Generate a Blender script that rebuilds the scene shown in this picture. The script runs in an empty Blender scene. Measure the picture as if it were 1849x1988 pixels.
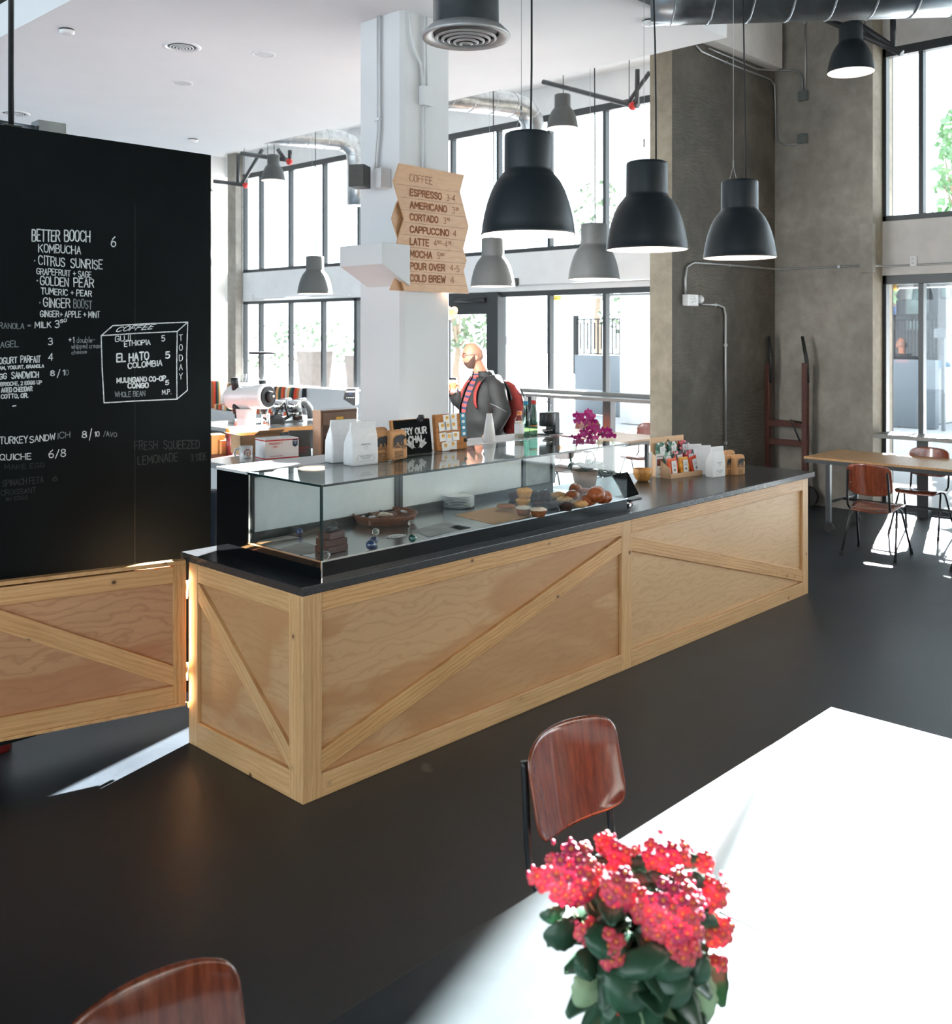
import bpy, bmesh, math, random
from mathutils import Vector, Matrix
random.seed(7)
scene = bpy.context.scene
COL = scene.collection
R = math.radians

# ------------------------------------------------------------------ camera
FPX, CXP, HZ = 1933.0, 924.5, 645.0          # focal length, centre column and horizon row of the 1849x1988 frame
TH = R(43.8); CT, ST = math.cos(TH), math.sin(TH)
CAM = Vector((-2.532, -3.442, 2.0))
cam_data = bpy.data.cameras.new('camera')
cam = bpy.data.objects.new('camera', cam_data); COL.objects.link(cam)
cam.location = CAM
cam.rotation_euler = (R(90), 0, R(43.8 - 90))
cam_data.sensor_fit = 'HORIZONTAL'; cam_data.sensor_width = 36.0
cam_data.lens = 36.0 * FPX / 1849.0
cam_data.shift_y = -(994.0 - HZ) / 1849.0
cam_data.clip_start = 0.05; cam_data.clip_end = 300
cam_data.dof.use_dof = True; cam_data.dof.focus_distance = 5.2; cam_data.dof.aperture_fstop = 5.0
scene.camera = cam

# ------------------------------------------------------------------ sky, sun, exposure
WORLD_STRENGTH = 5.2
SUN_STRENGTH = 250.0
SUN_TAN = 0.362
world = bpy.data.worlds.new('sky'); scene.world = world; world.use_nodes = True
wn = world.node_tree.nodes; wl = world.node_tree.links
bg = wn['Background']; bg.inputs['Color'].default_value = (0.80, 0.92, 1.0, 1); bg.inputs['Strength'].default_value = WORLD_STRENGTH
sun_d = bpy.data.lights.new('sun', 'SUN'); sun_d.energy = SUN_STRENGTH; sun_d.angle = R(0.6); sun_d.color = (1.0, 0.985, 0.965)
sun = bpy.data.objects.new('sun', sun_d); COL.objects.link(sun); sun.location = (30, 10, 20)
sdir = Vector((-0.956, -0.293, -SUN_TAN)).normalized()
sun.rotation_euler = sdir.to_track_quat('-Z', 'Y').to_euler()
vs = scene.view_settings
vs.view_transform = 'Standard'; vs.look = 'None'; vs.exposure = -0.08; vs.gamma = 1.0; vs.use_curve_mapping = False
cy = scene.cycles
cy.use_denoising = True
cy.max_bounces = 8; cy.diffuse_bounces = 4; cy.glossy_bounces = 4; cy.transmission_bounces = 6; cy.transparent_max_bounces = 16
cy.caustics_reflective = False; cy.caustics_refractive = False
cy.sample_clamp_indirect = 14.0

# ------------------------------------------------------------------ a pixel of the photograph -> a point on a plane of the room
def _ray(px, py):
    a = (px - CXP) / FPX; b = (HZ - py) / FPX
    return Vector((CT + a * ST, ST - a * CT, b))
def PX(px, py, x): r = _ray(px, py); return CAM + r * ((x - CAM.x) / r.x)
def PY(px, py, y): r = _ray(px, py); return CAM + r * ((y - CAM.y) / r.y)
def PZ(px, py, z): r = _ray(px, py); return CAM + r * ((z - CAM.z) / r.z)
def PD(px, py, d): return CAM + _ray(px, py) * d
def depth(p): d = Vector(p) - CAM; return d.x * CT + d.y * ST

# ------------------------------------------------------------------ objects
MW = {}                                      # thing / part name -> matrix of its own space
def tag(o, label=None, cat=None, group=None, kind=None):
    if label: o['label'] = label
    if cat: o['category'] = cat
    if group: o['group'] = group
    if kind: o['kind'] = kind
    return o
def thing(name, label, cat, loc=(0, 0, 0), rz=0.0, group=None):
    o = bpy.data.objects.new(name, None); COL.objects.link(o)
    o.empty_display_size = 0.1
    o.location = loc; o.rotation_euler = (0, 0, rz)
    MW[o.name] = Matrix.Translation(Vector(loc)) @ Matrix.Rotation(rz, 4, 'Z')
    return tag(o, label, cat, group)
def dup(root, loc=None, rz=None, label=None, group=None):
    r = root.copy(); COL.objects.link(r)
    if loc is not None: r.location = loc
    if rz is not None: r.rotation_euler = (0, 0, rz)
    if label: r['label'] = label
    if group: r['group'] = group
    MW[r.name] = Matrix.Translation(r.location) @ Matrix.Rotation(r.rotation_euler.z, 4, 'Z')
    for ch in list(root.children):
        c = ch.copy(); COL.objects.link(c); c.parent = r
        for g in list(ch.children):
            d = g.copy(); COL.objects.link(d); d.parent = c
    return r

class G:
    """collects shapes into ONE mesh; points are given in room space"""
    def __init__(s): s.v = []; s.f = []; s.smooth = []; s.mi = []; s.cm = 0
    def add(s, vs, fs, sm=False, M=None):
        o = len(s.v)
        for p in vs:
            p = Vector(p); s.v.append(M @ p if M else p)
        for f in fs: s.f.append([i + o for i in f]); s.smooth.append(sm); s.mi.append(s.cm)
        return s
    def box(s, x0, x1, y0, y1, z0, z1, M=None):
        vs = [(x, y, z) for z in (z0, z1) for y in (y0, y1) for x in (x0, x1)]
        return s.add(vs, [(0, 2, 3, 1), (4, 5, 7, 6), (0, 1, 5, 4), (2, 6, 7, 3), (0, 4, 6, 2), (1, 3, 7, 5)], False, M)
    def cbox(s, c, size, M=None):
        a, b, d = [q / 2 for q in size]
        M2 = Matrix.Translation(Vector(c))
        if M: M2 = M2 @ M
        return s.box(-a, a, -b, b, -d, d, M2)
    def rbox(s, x0, x1, y0, y1, z0, z1, r, n=4, M=None, sm=False):
        """box with rounded vertical edges"""
        pts = []
        for cx, cyy, a0 in ((x1 - r, y1 - r, 0), (x0 + r, y1 - r, 90), (x0 + r, y0 + r, 180), (x1 - r, y0 + r, 270)):
            for k in range(n + 1):
                a = R(a0 + 90 * k / n); pts.append((cx + r * math.cos(a), cyy + r * math.sin(a)))
        return s.prism(pts, z0, z1, M)
    def prism(s, pts, z0, z1, M=None):
        n = len(pts)
        vs = [(p[0], p[1], z0) for p in pts] + [(p[0], p[1], z1) for p in pts]
        fs = [list(range(n - 1, -1, -1)), list(range(n, 2 * n))] + [(i, (i + 1) % n, n + (i + 1) % n, n + i) for i in range(n)]
        return s.add(vs, fs, False, M)
    def poly(s, pts): return s.add(pts, [list(range(len(pts)))])
    def tube(s, pts, r, n=8, caps=True, sm=True):
        pts = [Vector(p) for p in pts]; rs = r if isinstance(r, (list, tuple)) else [r] * len(pts)
        rings = []; up = None
        for i, p in enumerate(pts):
            if i == 0: t = pts[1] - p
            elif i == len(pts) - 1: t = p - pts[i - 1]
            else: t = (pts[i + 1] - p).normalized() + (p - pts[i - 1]).normalized()
            if t.length < 1e-9: t = Vector((0, 0, 1))
            t.normalize()
            if up is None:
                up = Vector((0, 0, 1)) if abs(t.z) < 0.9 else Vector((1, 0, 0))
            a = t.cross(up)
            if a.length < 1e-6: a = t.cross(Vector((0, 1, 0.3)))
            a.normalize(); b = a.cross(t).normalized(); up = b
            rings.append([p + (a * math.cos(2 * math.pi * k / n) + b * math.sin(2 * math.pi * k / n)) * rs[i] for k in range(n)])
        vs = [q for ring in rings for q in ring]; fs = []
        for i in range(len(pts) - 1):
            for k in range(n):
                k2 = (k + 1) % n
                fs.append((i * n + k, i * n + k2, (i + 1) * n + k2, (i + 1) * n + k))
        s.add(vs, fs, sm)
        if caps:
            s.add(rings[0], [list(range(n - 1, -1, -1))]); s.add(rings[-1], [list(range(n))])
        return s
    def lathe(s, prof, c=(0, 0, 0), n=24, M=None, sm=True, arc=1.0, sx=1.0, sy=1.0):
        c = Vector(c); vs = []; m = len(prof)
        for k in range(n):
            a = 2 * math.pi * arc * k / n
            for r, z in prof: vs.append(c + Vector((r * math.cos(a) * sx, r * math.sin(a) * sy, z)))
        fs = []
        for k in range(n):
            k2 = (k + 1) % n
            for i in range(m - 1):
                fs.append((k * m + i, k2 * m + i, k2 * m + i + 1, k * m + i + 1))
        return s.add(vs, fs, sm, M)
    def ball(s, c, r, n=12, m=8, M=None):
        rx, ry, rz = r if isinstance(r, (list, tuple)) else (r, r, r)
        prof = [(math.cos(a), math.sin(a)) for a in [R(-90 + 180 * i / m) for i in range(m + 1)]]
        M2 = Matrix.Translation(Vector(c))
        if M: M2 = M2 @ M
        vs = []
        for k in range(n):
            a = 2 * math.pi * k / n
            for q, z in prof: vs.append((q * math.cos(a) * rx, q * math.sin(a) * ry, z * rz))
        mm = m + 1; fs = []
        for k in range(n):
            k2 = (k + 1) % n
            for i in range(m): fs.append((k * mm + i, k2 * mm + i, k2 * mm + i + 1, k * mm + i + 1))
        return s.add(vs, fs, True, M2)
    def grid(s, fn, nu, nv, sm=True, thick=None):
        """surface fn(u,v) in 0..1; thick = vector fn or number along z"""
        vs = [Vector(fn(i / nu, j / nv)) for j in range(nv + 1) for i in range(nu + 1)]
        fs = [(j * (nu + 1) + i, j * (nu + 1) + i + 1, (j + 1) * (nu + 1) + i + 1, (j + 1) * (nu + 1) + i) for j in range(nv) for i in range(nu)]
        return s.add(vs, fs, sm)
    def build(s, name, mat, parent=None, bevel=0.0, seg=2, solid=0.0, sub=0, auto=None):
        me = bpy.data.meshes.new(name)
        Mi = MW[parent.name].inverted() if parent is not None else Matrix.Identity(4)
        me.from_pydata([Mi @ p for p in s.v], [], s.f); me.validate(clean_customdata=False)
        me.polygons.foreach_set('use_smooth', s.smooth[:len(me.polygons)] + [False] * max(0, len(me.polygons) - len(s.smooth)))
        if isinstance(mat, (list, tuple)):
            for m in mat: me.materials.append(m)
            if len(me.polygons) == len(s.mi): me.polygons.foreach_set('material_index', s.mi)
        else: me.materials.append(mat)
        me.update()
        bm = bmesh.new(); bm.from_mesh(me); bmesh.ops.remove_doubles(bm, verts=bm.verts, dist=1e-5)
        if not isinstance(mat, (list, tuple)) or True: bmesh.ops.recalc_face_normals(bm, faces=bm.faces)
        bm.to_mesh(me); bm.free()
        o = bpy.data.objects.new(name, me); COL.objects.link(o)
        if parent is not None:
            o.parent = parent; MW[o.name] = MW[parent.name]
        else: MW[o.name] = Matrix.Identity(4)
        if solid:
            m = o.modifiers.new('thickness', 'SOLIDIFY'); m.thickness = solid; m.offset = 0
        if bevel:
            m = o.modifiers.new('bevel', 'BEVEL'); m.width = bevel; m.segments = seg; m.limit_method = 'ANGLE'; m.angle_limit = R(40)
        if sub:
            m = o.modifiers.new('sub', 'SUBSURF'); m.levels = sub; m.render_levels = sub
        return o

def board(name, mat, parent, p0, p1, up, width, thick, bevel=0.003, wc=0.0):
    """a plank with its own grain axes: x from p0 to p1, y along `up` (width), z through its thickness; p0/p1 lie on the middle of its back"""
    p0, p1, up = Vector(p0), Vector(p1), Vector(up)
    x = (p1 - p0).normalized(); z = x.cross(up).normalized(); y = z.cross(x).normalized()
    L = (p1 - p0).length
    M = Matrix(((x.x, y.x, z.x, p0.x), (x.y, y.y, z.y, p0.y), (x.z, y.z, z.z, p0.z), (0, 0, 0, 1)))
    g = G().box(0, L, -width / 2, width / 2, 0, thick)
    me_o = g.build(name, mat, None, bevel)
    Mp = MW[parent.name] if parent is not None else Matrix.Identity(4)
    if parent is not None: me_o.parent = parent
    me_o.matrix_basis = Mp.inverted() @ M
    MW[me_o.name] = M
    return me_o
def mitre(name, mat, parent, pts, nrm, thick, xaxis, bevel=0.002):
    """flat plank of any outline (pts on its back plane), own grain along xaxis, extruded along nrm"""
    pts = [Vector(p) for p in pts]; x = Vector(xaxis).normalized(); z = Vector(nrm).normalized(); y = z.cross(x).normalized()
    o = pts[0]
    M = Matrix(((x.x, y.x, z.x, o.x), (x.y, y.y, z.y, o.y), (x.z, y.z, z.z, o.z), (0, 0, 0, 1)))
    Mi = M.inverted()
    loc = [Mi @ p for p in pts]
    g = G().prism([(p.x, p.y) for p in loc], 0, thick)
    ob = g.build(name, mat, None, bevel)
    if parent is not None: ob.parent = parent
    ob.matrix_basis = (MW[parent.name].inverted() if parent is not None else Matrix.Identity(4)) @ M
    MW[ob.name] = M
    return ob

# ------------------------------------------------------------------ a single-stroke alphabet
FONT = {
'A':'0,0 3,10 6,0|1.2,3.6 4.8,3.6','B':'0,0 0,10 3.6,10 5.2,9 5.2,6.6 3.6,5.4 0,5.4|3.6,5.4 5.8,4.2 5.8,1.4 4,0 0,0',
'C':'6,8 5,9.6 3,10 1,9.2 0,7 0,3 1,.8 3,0 5,.4 6,2','D':'0,0 0,10 3,10 5,9 6,7 6,3 5,1 3,0 0,0','E':'5.4,10 0,10 0,0 5.4,0|0,5.2 4.5,5.2',
'F':'5.4,10 0,10 0,0|0,5.2 4.5,5.2','G':'6,8 5,9.6 3,10 1,9.2 0,7 0,3 1,.8 3,0 5,.6 6,2 6,4.6 3.4,4.6','H':'0,0 0,10|6,0 6,10|0,5 6,5','I':'1,0 1,10',
'J':'4.5,10 4.5,2 3.5,.3 1.8,0 .3,1.6','K':'0,0 0,10|5.6,10 0,4.6|1.8,6.2 6,0','L':'0,10 0,0 5,0','M':'0,0 .4,10 3.5,3 6.6,10 7,0','N':'0,0 0,10 6,0 6,10',
'O':'3,10 1,9.2 0,7 0,3 1,.8 3,0 5,.8 6,3 6,7 5,9.2 3,10','P':'0,0 0,10 4,10 5.7,8.8 5.7,6.2 4,4.9 0,4.9','Q':'3,10 1,9.2 0,7 0,3 1,.8 3,0 5,.8 6,3 6,7 5,9.2 3,10|3.8,2.6 6.4,-.6',
'R':'0,0 0,10 4,10 5.7,8.8 5.7,6.4 4,5.2 0,5.2|3.2,5.2 6,0','S':'5.6,8.4 4.6,9.7 3,10 1.2,9.7 .2,8.2 .4,6.6 2,5.5 4.2,4.7 5.6,3.4 5.6,1.8 4.6,.4 3,0 1.2,.3 .2,1.7',
'T':'0,10 6,10|3,10 3,0','U':'0,10 0,2.6 1,.7 3,0 5,.7 6,2.6 6,10','V':'0,10 3,0 6,10','W':'0,10 1.8,0 3.8,7.5 5.8,0 7.6,10','X':'0,0 6,10|0,10 6,0','Y':'0,10 3,5 6,10|3,5 3,0','Z':'0,10 6,10 0,0 6,0',
'0':'3,10 1,9.2 .3,7 .3,3 1,.8 3,0 5,.8 5.7,3 5.7,7 5,9.2 3,10','1':'1,8 2.4,10 2.4,0','2':'.3,8 1.4,9.7 3.2,10 5,9.2 5.4,7.4 4.6,5.4 .2,0 5.8,0','3':'.4,9 2,10 4,10 5.3,8.8 5.2,6.6 3.8,5.3 2,5.3|3.8,5.3 5.6,4 5.6,1.6 4.2,.2 2,0 .2,1.2',
'4':'4.4,0 4.4,10 0,3 6,3','5':'5.3,10 .8,10 .5,5.6 3,6.2 5,5.4 5.8,3.4 5,1 3,0 .3,.9','6':'4.8,9.8 2.4,7.8 .6,4.8 .4,2.4 1.4,.5 3.2,0 5,.7 5.7,2.6 5,4.6 3.2,5.3 1.2,4.4','7':'.2,10 5.8,10 2,0','8':'3,5.3 1,6.4 .8,8.6 3,10 5.2,8.6 5,6.4 3,5.3 .6,3.8 .4,1.4 3,0 5.6,1.4 5.4,3.8 3,5.3',
'9':'5.4,6 3.4,4.6 1.2,5.4 .6,7.4 1.6,9.6 3.4,10 5.2,8.8 5.4,6 4.6,2.4 2.4,0','+':'3,2 3,7.4|.4,4.7 5.6,4.7','-':'.6,4.8 4.4,4.8','/':'0,-1 4,10.8','.':'.8,0 1.2,.5','\u00b7':'.6,4.6 1.6,5.4',',':'1.2,.8 .4,-1.6',"'":'1,10 .8,7.6','=':'.6,3.4 3.6,3.4|.6,5.6 3.6,5.6','&':'6,0 1,7.5 1.6,9.6 3.4,9.8 3.8,8 .6,4 .4,1.4 2.4,0 5.6,4',
'a':'4.6,6 4.6,0|4.6,4.6 3,6 1,5.4 .2,3 1,.5 3,0 4.6,1.6','b':'0,10 0,0|0,4.4 1.6,6 3.8,5.6 4.8,3 3.8,.5 1.6,0 0,1.4','c':'4.4,5 2.6,6 .8,5 .2,3 .8,.9 2.6,0 4.4,1','d':'4.6,10 4.6,0|4.6,4.6 3,6 1,5.4 .2,3 1,.5 3,0 4.6,1.6','e':'.3,3.2 4.6,3.2 4.2,5.2 2.6,6 .8,5 .2,3 .8,.8 2.6,0 4.4,.9',
'g':'4.6,6 4.6,-2 3,-3.6 .6,-3|4.6,4.6 3,6 1,5.4 .2,3 1,.6 3,.2 4.6,1.6','h':'0,10 0,0|0,4 1.6,5.8 3.4,6 4.4,4.6 4.4,0','i':'.8,6 .8,0|.8,8.2 .9,8.6','l':'.8,10 .8,0','m':'0,6 0,0|0,4.4 1.4,6 2.8,5.4 3,0|3,4.4 4.4,6 5.8,5.4 6,0','n':'0,6 0,0|0,4.2 1.6,6 3.6,5.6 4.2,4 4.2,0','o':'2.4,6 .8,5 .2,3 .8,1 2.4,0 4,1 4.6,3 4,5 2.4,6','p':'0,6 0,-3.6|0,4.4 1.6,6 3.8,5.6 4.8,3 3.8,.5 1.6,0 0,1.4',
'r':'0,6 0,0|0,4 1.4,5.8 3,6','s':'3.8,5 2,6 .5,5 .8,3.6 3.2,2.6 3.8,1.2 2.2,0 .2,.8','t':'1.6,9 1.6,1 2.6,0 3.6,.4|0,6 3.4,6','u':'0,6 0,1.6 1.2,0 3,.4 4.4,2|4.4,6 4.4,0','w':'0,6 1.4,0 2.8,5 4.2,0 5.6,6','y':'0,6 2.2,.4|4.6,6 2,-1.4 .4,-3.4'}
_FC = {}
def glyph(ch):
    if ch not in _FC:
        _FC[ch] = [[tuple(map(float, q.split(','))) for q in st.split()] for st in FONT[ch].split('|')]
    return _FC[ch]
def adv(ch):
    if ch == ' ': return 4.0
    if ch not in FONT: return 4.0
    return max(x for st in glyph(ch) for x, y in st) + 2.0
def strokes(g, lines, lw, nrm, lift=0.0):
    """flat strokes of width lw through 3-D polylines, facing nrm"""
    n = Vector(nrm).normalized(); off = n * lift
    for st in lines:
        st = [Vector(p) + off for p in st]
        for a, b in zip(st, st[1:]):
            t = b - a
            if t.length < 1e-7: continue
            w = n.cross(t).normalized() * (lw / 2)
            g.add([a - w, b - w, b + w, a + w], [(0, 1, 2, 3)])
        for p in st:
            e1 = n.cross(Vector((0.31, 0.2, 0.93))).normalized(); e2 = n.cross(e1)
            g.add([p + (e1 * math.cos(R(60 * k)) + e2 * math.sin(R(60 * k))) * lw / 2 + n * 1e-5 for k in range(6)], [(0, 1, 2, 3, 4, 5)])
def text_lines(txt, o, ex, ey, h, width=None, jit=0.0, cond=0.8, sp=1.0, seed=1, slant=0.0):
    """polylines for txt: origin o (baseline start), ex / ey unit vectors, cap height h, optional total width"""
    rnd = random.Random(seed); o = Vector(o); ex = Vector(ex); ey = Vector(ey)
    tot = sum(adv(c) for c in txt) - 2.0; u = h / 10.0
    sx = u * cond if width is None else width / max(tot, 1)
    out = []; x = 0.0
    for c in txt:
        if c in FONT:
            dy = rnd.uniform(-jit, jit) * 6; sc = 1 + rnd.uniform(-jit, jit) * 0.8
            for st in glyph(c):
                out.append([o + ex * ((x + px + slant * py + rnd.uniform(-jit, jit) * 3) * sx) + ey * ((py * sc + dy) * u) for px, py in st])
        x += adv(c)
    return out
# ------------------------------------------------------------------ materials (all node based)
def srgb(r, g, b):
    f = lambda c: (c / 255) / 12.92 if c / 255 <= 0.04045 else ((c / 255 + 0.055) / 1.055) ** 2.4
    return (f(r), f(g), f(b), 1)
def newmat(name):
    m = bpy.data.materials.new(name); m.use_nodes = True
    nt = m.node_tree; p = nt.nodes['Principled BSDF']
    return m, nt, p
def coords(nt, scale=(1, 1, 1), rnd=True):
    tc = nt.nodes.new('ShaderNodeTexCoord'); mp = nt.nodes.new('ShaderNodeMapping'); mp.inputs['Scale'].default_value = scale
    if rnd:
        oi = nt.nodes.new('ShaderNodeObjectInfo'); ml = nt.nodes.new('ShaderNodeMath'); ml.operation = 'MULTIPLY'; ml.inputs[1].default_value = 37.0
        cb = nt.nodes.new('ShaderNodeCombineXYZ'); ad = nt.nodes.new('ShaderNodeVectorMath'); ad.operation = 'ADD'
        nt.links.new(oi.outputs['Random'], ml.inputs[0])
        for k in ('X', 'Y', 'Z'): nt.links.new(ml.outputs[0], cb.inputs[k])
        nt.links.new(tc.outputs['Object'], ad.inputs[0]); nt.links.new(cb.outputs[0], ad.inputs[1]); nt.links.new(ad.outputs[0], mp.inputs['Vector'])
    else: nt.links.new(tc.outputs['Object'], mp.inputs['Vector'])
    return mp.outputs['Vector']
def noise(nt, vec, scale=5, detail=4, rough=0.5, dist=0.0):
    n = nt.nodes.new('ShaderNodeTexNoise'); n.inputs['Scale'].default_value = scale; n.inputs['Detail'].default_value = detail
    n.inputs['Roughness'].default_value = rough; n.inputs['Distortion'].default_value = dist
    nt.links.new(vec, n.inputs['Vector']); return n.outputs['Fac']
def ramp(nt, fac, stops):
    r = nt.nodes.new('ShaderNodeValToRGB'); e = r.color_ramp.elements
    while len(e) < len(stops): e.new(0.5)
    for k, (p, c) in enumerate(stops): e[k].position = p; e[k].color = c
    nt.links.new(fac, r.inputs['Fac']); return r.outputs['Color']
def mixc(nt, fac, a, b, mode='MIX'):
    m = nt.nodes.new('ShaderNodeMix'); m.data_type = 'RGBA'; m.blend_type = mode
    for s, v in ((0, fac), (6, a), (7, b)):
        if hasattr(v, 'links'): nt.links.new(v, m.inputs[s])
        else: m.inputs[s].default_value = v
    return m.outputs[2]
def bump(nt, p, h, strength=0.2, dist=0.01):
    b = nt.nodes.new('ShaderNodeBump'); b.inputs['Strength'].default_value = strength; b.inputs['Distance'].default_value = dist
    nt.links.new(h, b.inputs['Height']); nt.links.new(b.outputs['Normal'], p.inputs['Normal'])
def plain(name, col, rough=0.5, metal=0.0, vary=0.06, scale=30, coat=0.0, spec=0.5, emit=None, estr=0.0, bmp=0.0, trans=0.0):
    m, nt, p = newmat(name)
    v = coords(nt); f = noise(nt, v, scale, 3)
    a = tuple(min(1, c * (1 - vary)) for c in col[:3]) + (1,); b = tuple(min(1, c * (1 + vary)) for c in col[:3]) + (1,)
    nt.links.new(ramp(nt, f, [(0.3, a), (0.7, b)]), p.inputs['Base Color'])
    p.inputs['Roughness'].default_value = rough; p.inputs['Metallic'].default_value = metal
    p.inputs['Coat Weight'].default_value = coat; p.inputs['Specular IOR Level'].default_value = spec
    p.inputs['Transmission Weight'].default_value = trans
    if bmp: bump(nt, p, f, bmp, 0.004)
    if emit: p.inputs['Emission Color'].default_value = emit; p.inputs['Emission Strength'].default_value = estr
    return m
def wood(name, light, dark, knotc=None, sx=0.8, sy=16, rough=0.42, coat=0.0, rings=0.45, dist=1.6, ring_scale=9, knot_scale=7.0, warm=None, axis='X'):
    m, nt, p = newmat(name)
    v = coords(nt, (sx, 1, 1))
    if axis == 'Z':
        se = nt.nodes.new('ShaderNodeSeparateXYZ'); co = nt.nodes.new('ShaderNodeCombineXYZ'); nt.links.new(v, se.inputs[0])
        nt.links.new(se.outputs['Z'], co.inputs['X']); nt.links.new(se.outputs['Y'], co.inputs['Y']); nt.links.new(se.outputs['X'], co.inputs['Z']); v = co.outputs[0]
    n1 = noise(nt, v, 2.2, 5, 0.55, 0.3)
    sp = nt.nodes.new('ShaderNodeMapping'); sp.inputs['Scale'].default_value = (1, sy, sy); nt.links.new(v, sp.inputs['Vector'])
    n2 = noise(nt, sp.outputs['Vector'], 4, 6, 0.62, 0.2)
    w = nt.nodes.new('ShaderNodeTexWave'); w.wave_type = 'BANDS'; w.bands_direction = 'Y'; w.inputs['Scale'].default_value = ring_scale
    w.inputs['Distortion'].default_value = dist * 4; w.inputs['Detail'].default_value = 3; w.inputs['Detail Scale'].default_value = 1.2; w.inputs['Detail Roughness'].default_value = 0.6
    wm = nt.nodes.new('ShaderNodeMapping'); wm.inputs['Scale'].default_value = (0.35, 1, 1); nt.links.new(v, wm.inputs['Vector']); nt.links.new(wm.outputs['Vector'], w.inputs['Vector'])
    c = ramp(nt, n2, [(0.25, dark), (0.62, light)])
    ringc = ramp(nt, w.outputs['Fac'], [(0.0, (0, 0, 0, 1)), (0.72, (0.05, 0.05, 0.05, 1)), (1.0, (1, 1, 1, 1))])
    rm = nt.nodes.new('ShaderNodeMath'); rm.operation = 'MULTIPLY'; rm.inputs[1].default_value = rings
    nt.links.new(ringc, rm.inputs[0])
    deep = (dark[0] * 0.74, dark[1] * 0.62, dark[2] * 0.48, 1)
    c = mixc(nt, rm.outputs[0], c, deep)
    tone = ramp(nt, n1, [(0.3, (0.86, 0.84, 0.8, 1)), (0.7, (1.06, 1.04, 1.02, 1))])
    c = mixc(nt, 1.0, c, tone, 'MULTIPLY')
    if warm: c = mixc(nt, ramp(nt, noise(nt, v, 1.3, 2), [(0.5, (0, 0, 0, 1)), (0.6, (0.65, 0.65, 0.65, 1))]), c, warm)
    if knotc:
        vo = nt.nodes.new('ShaderNodeTexVoronoi'); vo.inputs['Scale'].default_value = knot_scale
        km = nt.nodes.new('ShaderNodeMapping'); km.inputs['Scale'].default_value = (0.9, 1.1, 1.1); nt.links.new(coords(nt), km.inputs['Vector']); nt.links.new(km.outputs['Vector'], vo.inputs['Vector'])
        kr = ramp(nt, vo.outputs['Distance'], [(0.0, (1, 1, 1, 1)), (0.05, (0.9, 0.9, 0.9, 1)), (0.085, (0.15, 0.15, 0.15, 1)), (0.17, (0, 0, 0, 1))])
        c = mixc(nt, kr, c, knotc)
    nt.links.new(c, p.inputs['Base Color'])
    p.inputs['Roughness'].default_value = rough; p.inputs['Coat Weight'].default_value = coat; p.inputs['Coat Roughness'].default_value = 0.08
    bump(nt, p, n2, 0.06, 0.003)
    return m
def ply(name, light, dark, streak=None, rough=0.4):
    """rotary-cut plywood: wandering growth lines along x"""
    m, nt, p = newmat(name)
    v = coords(nt, (0.42, 1, 1))
    w = nt.nodes.new('ShaderNodeTexWave'); w.wave_type = 'BANDS'; w.bands_direction = 'Y'; w.inputs['Scale'].default_value = 7
    w.inputs['Distortion'].default_value = 16; w.inputs['Detail'].default_value = 3; w.inputs['Detail Scale'].default_value = 1.1; w.inputs['Detail Roughness'].default_value = 0.55
    nt.links.new(v, w.inputs['Vector'])
    f = nt.nodes.new('ShaderNodeMapping'); f.inputs['Scale'].default_value = (3, 40, 40); nt.links.new(v, f.inputs['Vector'])
    fib = noise(nt, f.outputs['Vector'], 3, 4, 0.6)
    c = ramp(nt, fib, [(0.25, tuple(q * 0.9 for q in light[:3]) + (1,)), (0.75, light)])
    lines = ramp(nt, w.outputs['Fac'], [(0.0, (0.26, 0.26, 0.26, 1)), (0.22, (0.05, 0.05, 0.05, 1)), (0.7, (0, 0, 0, 1))])
    c = mixc(nt, lines, c, dark)
    if streak:
        s = ramp(nt, noise(nt, v, 1.55, 3, 0.5, 0.6), [(0.49, (0, 0, 0, 1)), (0.54, (0.8, 0.8, 0.8, 1)), (0.62, (0.55, 0.55, 0.55, 1)), (0.74, (0, 0, 0, 1))])
        c = mixc(nt, s, c, streak)
    cl = ramp(nt, noise(nt, v, 2.0, 3), [(0.3, (0.92, 0.9, 0.88, 1)), (0.7, (1.05, 1.04, 1.03, 1))])
    c = mixc(nt, 1.0, c, cl, 'MULTIPLY')
    nt.links.new(c, p.inputs['Base Color']); p.inputs['Roughness'].default_value = rough
    return m
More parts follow.
